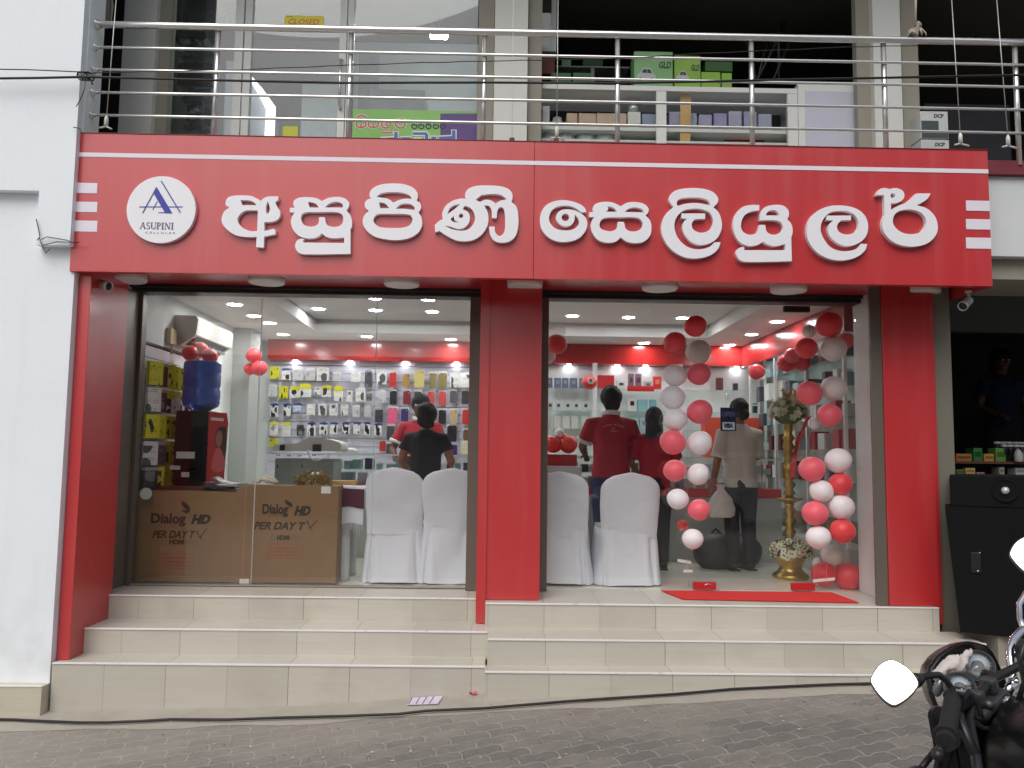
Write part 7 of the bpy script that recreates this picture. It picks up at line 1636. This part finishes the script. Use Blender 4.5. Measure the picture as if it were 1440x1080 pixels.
# dials
DF = NT('dial_face'); DF.l(DF.mix(DF.noise(30, 2), srgb(206, 220, 234), srgb(220, 232, 242)), DF.b.inputs['Base Color']); DF.b.inputs['Roughness'].default_value = .3; DF = DF.m
DIALGLASS = glass_mat('dial_glass', (.97, .98, .98), .012)
def dial(c, r, marks):
    ax = (Vector((0, 0, CAMZ))-c).normalized()+Uv*.55; ax.normalize(); q = ax.to_track_quat('Z', 'Y').to_matrix().to_4x4()
    o = MB().lathe([(r*.8, -.05), (r*1.02, -.02), (r*1.1, 0), (r*1.08, .010), (r*.97, .012), (r*.95, .003), (.001, .0025)], c, 36, q).build('gauge', BLACK, bike)
    MB().lathe([(r*.93, .0032), (.001, .0034)], c, 36, q).build('dial_face', DF, o)
    T = Matrix.Translation(c) @ q; P = lambda x, y, z: T @ Vector((x, z, .005-y)); d = MB()
    d.prism(circ(0, 0, r*.40, 24), (), 0, .0006, P)
    for k_ in range(19):
        a = rad(220-k_*14.4); u = Vector((math.cos(a), math.sin(a))); v = Vector((-u.y, u.x))*r*.018; p0, p1 = u*r*.74, u*r*(.90 if k_ % 3 == 0 else .84)
        d.prism([tuple(p0+v), tuple(p0-v), tuple(p1-v), tuple(p1+v)], (), -.0004, .0002, P)
    d.build('dial_mark', C((58, 70, 84), .4), o)
    n_ = MB(); a = rad(marks); u = Vector((math.cos(a), math.sin(a))); v = Vector((-u.y, u.x))*r*.04
    n_.prism([tuple(v*1.4), tuple(-v*1.4), tuple(u*r*.7-v*.4), tuple(u*r*.7+v*.4)], (), -.0016, -.0008, P); n_.build('needle', C((206, 210, 214), .4), o)
    MB().lathe([(r*.96, .0105), (r*.7, .0125), (.001, .0135)], c, 30, q).build('dial_glass', DIALGLASS, o)
dial(at(1375, 938, 2.16), .040, 225); dial(at(1350, 968, 2.08), .036, 215)
# headlamp cowl: a smooth shell ahead of the dials
cowl = MB(); cowl.smooth = True
rim = [(1331, 1016), (1320, 1000), (1312, 978), (1308, 955), (1311, 940), (1322, 925), (1336, 914), (1352, 906), (1370, 903), (1386, 907), (1396, 917), (1404, 932), (1412, 950), (1420, 975)]
N = len(rim); R0 = [at(x, y, 2.17+.012*i) for i, (x, y) in enumerate(rim)]; cen = sum(R0, Vector())/N
FC = Vector((.22, .97, -.12)); rows = [R0]
for k_ in range(1, 8):
    u = k_/7; rows.append([(p+FC*.24*math.sin(u*1.5)).lerp(cen+FC*.26-Uv*.08, u**2.2*.97) for p in R0])
inner = [p.lerp(cen, .05)+FC*.006 for p in R0]; inn2 = [p.lerp(cen, .16)+FC*.10 for p in R0]
vs = [p for r_ in [inn2, inner]+rows for p in r_]
cowl.add(vs, [(j*N+i, j*N+i+1, (j+1)*N+i+1, (j+1)*N+i) for j in range(len(vs)//N-1) for i in range(N-1)])
cowl.build('headlamp_cowl', BG, bike)
MB().prism([(-.08, -.10), (.08, -.10), (.07, .02), (-.07, .02)], (), 0, .02, lambda x, y, z: cen+Rr*x*.7+FC*(.09+y)+Uv*z).build('dash_panel', BLACK, bike)
rg = MB(); rg.smooth = True; rn = random.Random(3)
for k_, (x, y, w) in enumerate(((1323, 944, .030), (1333, 938, .032), (1343, 941, .030), (1338, 930, .026), (1350, 932, .024), (1357, 922, .020), (1363, 919, .014), (1348, 945, .022))):
    c = at(x, y, 2.12+.006*k_); rg.ball(c, w, w*.7, w*.42, 14, R=Matrix.Rotation(-.5+rn.uniform(-.4, .4), 3, 'Y'))
rgb_ = baked(rg, [('REMESH', dict(mode='VOXEL', voxel_size=.005))]); rgb_.v = [tuple(Vector(v)+Vector((.4, .5, 1))*(.009*mnoise.noise(Vector((v[0]*34, v[1]*30, v[2]*50)))+.006*mnoise.noise(Vector((v[0]*90, v[1]*70, v[2]*120))))) for v in rgb_.v]
tag(rgb_.build('rag', M('white_rag', srgb(198, 190, 184), .9, var=.08, vs=40, bump=.5, bs=120)), 'crumpled white rag tucked behind the motorcycle dials', 'rag')
MB().ball(at(1320, 966, 2.12), .013, .012, .026, 14, R=Matrix.Rotation(.3, 3, 'Y')).build('indicator_lens', M('clear_lens', srgb(120, 122, 122), .15, .6, var=.5, vs=120), bike)
# clamps, key, knobs
for sd in (-1, 1): MB().cbox(L3(sd*.035, .0, .022), .026, .036, .034, .008, R=BF).build('handlebar_clamp', GREY, bike)
MB().cbox(L3(0, .0, -.012), .15, .055, .022, .008, R=BF).build('fork_yoke', GREY, bike)
MB().tube([at(1389, 995, 1.95), at(1392, 986, 1.95)], .012, 16).build('bar_mount', GREY, bike)
MB().lathe([(.017, -.03), (.017, 0), (.014, .004), (.001, .005)], at(1422, 984, 1.96), 18, (Vector((0, -.5, .8))).to_track_quat('Z', 'Y').to_matrix().to_4x4()).build('fork_cap', CHR, bike)
MB().lathe([(.017, -.03), (.017, 0), (.014, .004), (.001, .005)], at(1390, 963, 2.04), 18, (Vector((0, -.5, .8))).to_track_quat('Z', 'Y').to_matrix().to_4x4()).build('ignition_lock', BLACK, bike)
MB().tube([at(1425, 955, 2.03), at(1428, 962, 2.03), at(1420, 966, 2.02), at(1416, 974, 2.01)], .012, 10).build('mirror_clamp', CHR, bike)
cbm = MB()
for pts in (((1352, 985), (1360, 1000), (1374, 1010), (1390, 1012)), ((1348, 992), (1362, 1012), (1384, 1024), (1398, 1026)), ((1360, 972), (1372, 985), (1378, 1000), (1384, 1018)), ((1440, 905), (1434, 930), (1440, 960), (1430, 990))): cbm.tube([at(x, y, 1.92) for x, y in pts], .0055, 8)
cbm.build('control_cable', BLACK, bike)
# tank, seat, frame, engine, wheels
def loft(mb, secs, n=22):
    vs = []
    for (f, u, hw, hh, e) in secs:
        for j in range(n):
            q = 2*math.pi*j/n; cx, cy = math.cos(q), math.sin(q); vs.append(L3(hw*math.copysign(abs(cx)**e, cx), f, u+hh*math.copysign(abs(cy)**e, cy)))
    mb.smooth = True; k_ = len(secs); return mb.add(vs, [(i*n+j, i*n+(j+1) % n, (i+1)*n+(j+1) % n, (i+1)*n+j) for i in range(k_-1) for j in range(n)]+[tuple(range(n-1, -1, -1)), tuple(range((k_-1)*n, k_*n))])
loft(MB(), [(.0, -.13, .06, .06, .8), (-.05, -.10, .13, .11, .8), (-.17, -.075, .165, .135, .8), (-.32, -.08, .155, .13, .8), (-.42, -.12, .115, .10, .8), (-.48, -.15, .07, .05, .8)]).build('fuel_tank', BG, bike)
MB().lathe([(.035, 0), (.036, .008), (.030, .012), (.001, .012)], L3(0, -.2, .062), 24, BF.to_4x4()).build('fuel_cap', CHR, bike)
loft(MB(), [(-.44, -.13, .09, .05, .7), (-.6, -.14, .12, .06, .7), (-.85, -.10, .12, .06, .7), (-1.1, -.06, .09, .05, .7)]).build('seat', RUB, bike)
loft(MB(), [(-.9, -.18, .10, .06, .7), (-1.15, -.13, .08, .05, .7), (-1.28, -.10, .04, .03, .7)]).build('tail_panel', BG, bike)
MB().cbox(L3(0, -1.29, -.11), .10, .03, .05, .01, R=BF).build('tail_lamp', C((150, 24, 28), .3), bike)
fk = MB()
for sd in (-1, 1): fk.tube([L3(sd*.085, .02, .02), L3(sd*.085, .14, -.30), L3(sd*.085, .25, -.62)], .019, 12)
fk.build('fork', BG, bike)  # fork is black in place of the deep shade around it
fcv = MB()
for sd in (-1, 1): fcv.cbox(L3(sd*.07, .07, -.12), .045, .06, .22, .015, R=BF)
fcv.cbox(L3(0, .03, -.13), .17, .08, .22, .03, R=BF); fcv.build('fork_shade_block', BG, bike)  # black blocks added in place of the shade under the clamps
fm = MB().tube([L3(0, .02, -.08), L3(0, -.3, -.22), L3(0, -.85, -.25), L3(0, -1.15, -.16)], .022, 10).tube([L3(0, .05, -.15), L3(0, -.05, -.5), L3(0, -.2, -.68), L3(0, -.55, -.66), L3(0, -.6, -.3)], .02, 10)
fm.build('frame', BLACK, bike)
en = MB().cbox(L3(0, -.28, -.55), .22, .30, .20, .04, R=BF)
for i in range(8): en.cbox(L3(0, -.15+.004*i, -.42+.022*i), .18, .16, .007, .002, R=BF)
en.tube([L3(-.1, -.28, -.56), L3(-.15, -.28, -.56)], .075, 20); en.build('engine', GREY, bike)
MB().tube([L3(.06, -.08, -.45), L3(.1, -.02, -.62), L3(.13, -.3, -.72), L3(.15, -.75, -.62), L3(.15, -1.05, -.52)], [.018, .02, .03, .045, .045], 14).build('exhaust', BLACK, bike)
for f in (.30, -.98):
    W_ = MB(); Q = (Matrix.Translation(L3(0, f, -.655)) @ BF.to_4x4() @ Matrix.Rotation(rad(90), 4, 'Y'))
    ring = [Q @ Vector((.255*math.cos(a), .255*math.sin(a), 0)) for a in np.linspace(0, 6.2832, 49)[:-1]]
    wh = W_.tube(ring, .042, 14, closed=True).build('wheel', RUB, bike)
    rm_ = MB().tube([Q @ Vector((.215*math.cos(a), .215*math.sin(a), 0)) for a in np.linspace(0, 6.2832, 41)[:-1]], .016, 8, closed=True)
    for k_ in range(6): a = k_*1.0472; rm_.tube([Q @ Vector((.03*math.cos(a), .03*math.sin(a), 0)), Q @ Vector((.21*math.cos(a), .21*math.sin(a), 0))], .014, 8)
    rm_.tube([Q @ Vector((0, 0, -.06)), Q @ Vector((0, 0, .06))], .04, 14); rm_.build('rim', BLACK, wh)
fe = MB(); fe.smooth = True; vs = []
for k_ in range(13):
    a = rad(20+k_*11)
    for r_ in (-.065, -.045, 0, .045, .065): rr_ = .325-(.04 if abs(r_) > .06 else 0); vs.append(L3(r_, .30+rr_*math.cos(a), -.655+rr_*math.sin(a)))
fe.add(vs, [(k_*5+i, k_*5+i+1, (k_+1)*5+i+1, (k_+1)*5+i) for k_ in range(12) for i in range(4)]); fe.build('front_mudguard', BG, bike)
for sd in (-1, 1):
    MB().tube([L3(sd*.08, .10, -.12), L3(sd*.17, .10, -.13)], .008, 8).ball(L3(sd*.19, .09, -.13), .036, .03, .026, 12, R=BF).build('indicator', BLACK, bike)
    MB().tube([L3(sd*.07, -1.15, -.14), L3(sd*.16, -1.17, -.15)], .008, 8).ball(L3(sd*.18, -1.17, -.15), .03, .028, .024, 12, R=BF).build('indicator', BLACK, bike)
MB().tube([L3(-.10, -.45, -.62), L3(-.24, -.42, -.885)], .012, 8).build('side_stand', BLACK, bike)
# side panels with a red and white flash
for sd in (-1, 1):
    sp_ = MB().cbox(L3(sd*.12, -.62, -.28), .03, .3, .2, .02, R=BF); p_ = sp_.build('side_panel', BG, bike)
    MB().cbox(L3(sd*.137, -.62, -.26), .006, .2, .05, .002, R=BF).build('decal', C((170, 34, 40), .3), p_)

# ------------------------------------------------------------------ far side of the street, unseen: houses added and sized to shape the reflections
def street_house(label, x0, x1, y, h, col, floors):
    t = thing('added_street_building', label, 'building', ((x0+x1)/2, y-3, -.9))
    MB().box(x0, x1, y-6, y, -.9, h).build('wall', M('facade_%d' % int(h*10), srgb(*col), .85, var=.08, vs=.6), t)
    nf = int((x1-x0)/2.2)
    for f in range(floors):
        for i in range(nf):
            cx = x0+(i+.5)*(x1-x0)/nf; z = 1.0+f*3.0 if f else .2
            w = MB().box(cx-.62, cx+.62, y+.002, y+.06, z, z+1.6).build('window', C((70, 74, 76), .3), t); MB().box(cx-.5, cx+.5, y+.061, y+.066, z+.1, z+1.5).build('pane', C((40, 46, 50), .1), w)
    MB().box(x0-.2, x1+.2, y-6.2, y+.5, h+.001, h+.3).build('roof', CONC, t)
street_house('unseen cream single storey building added across the street', -18, -.5, -11, 3.6, (150, 140, 120), 1)
street_house('unseen tall shop house added across the street to darken reflections', .3, 10, -11.5, 11.5, (84, 84, 82), 3)  # tall and dark to keep sky reflections off the right sign panel
street_house('unseen grey building added across the street at the right', 10.6, 22, -11, 11.0, (120, 120, 114), 3)

# a small white car parked behind the camera: the glass mirrors it faintly
car = thing('parked_car', 'white hatchback car parked across the street', 'car', (5.6, -3.1, -.35))
WP = M('white_car_paint', (.82, .83, .85), .25, coat=.6, var=.02); CG = M('dark_car_glass', (.015, .018, .02), .05, spec=.8)
cz0 = -.32
def prof(pts): return [(3.75+x, cz0+z) for x, z in pts]
bdy = MB().prism(prof(cr([(.0, .22, 1), (.05, .62), (.12, .92), (.5, .98), (2.5, .98), (3.3, .82), (3.62, .62), (3.68, .24, 1)], 6)), (), -3.9, -2.35)
bdy.prism(prof(cr([(.14, .96, 1), (.35, 1.38), (.7, 1.50), (1.6, 1.50), (2.05, 1.36), (2.66, .965, 1)], 6)), (), -3.8, -2.45)
cb = bdy.build('body', WP, car)
for pts in ([(.34, 1.0), (.50, 1.36), (.98, 1.43), (.98, 1.0)], [(1.06, 1.0), (1.06, 1.43), (1.6, 1.43), (1.95, 1.30), (2.42, 1.0)]): MB().prism(prof(pts), (), -2.4495, -2.444).build('side_window', CG, car)
for x in (.68, 2.95):
    Q = Matrix.Translation((3.75+x, -2.42, cz0+.29)) @ Matrix.Rotation(rad(90), 4, 'X'); w_ = MB().lathe([(.15, -.09), (.26, -.09), (.29, -.06), (.29, .06), (.26, .09), (.15, .09)], (3.75+x, -2.42, cz0+.29), 28, Matrix.Rotation(rad(90), 4, 'X')).build('wheel', RUB, car)
    MB().lathe([(.001, .0), (.19, .095), (.20, .10), (.16, .07), (.001, .06)], (3.75+x, -2.42, cz0+.29), 24, Matrix.Rotation(rad(90), 4, 'X')).build('rim', GREY, w_)
    MB().lathe([(.15, -.09), (.26, -.09), (.29, -.06), (.29, .06), (.26, .09), (.15, .09)], (3.75+x, -3.84, cz0+.29), 28, Matrix.Rotation(rad(90), 4, 'X')).build('wheel', RUB, car)
MB().cbox((7.36, -2.6, cz0+.66), .12, .34, .14, .03).build('headlight', C((206, 210, 212), .15), car)
for x in (1.3, 2.1): MB().box(3.75+x, 3.75+x+.14, -2.348, -2.33, cz0+.80, cz0+.83, b=.005).build('door_handle', WP, car)
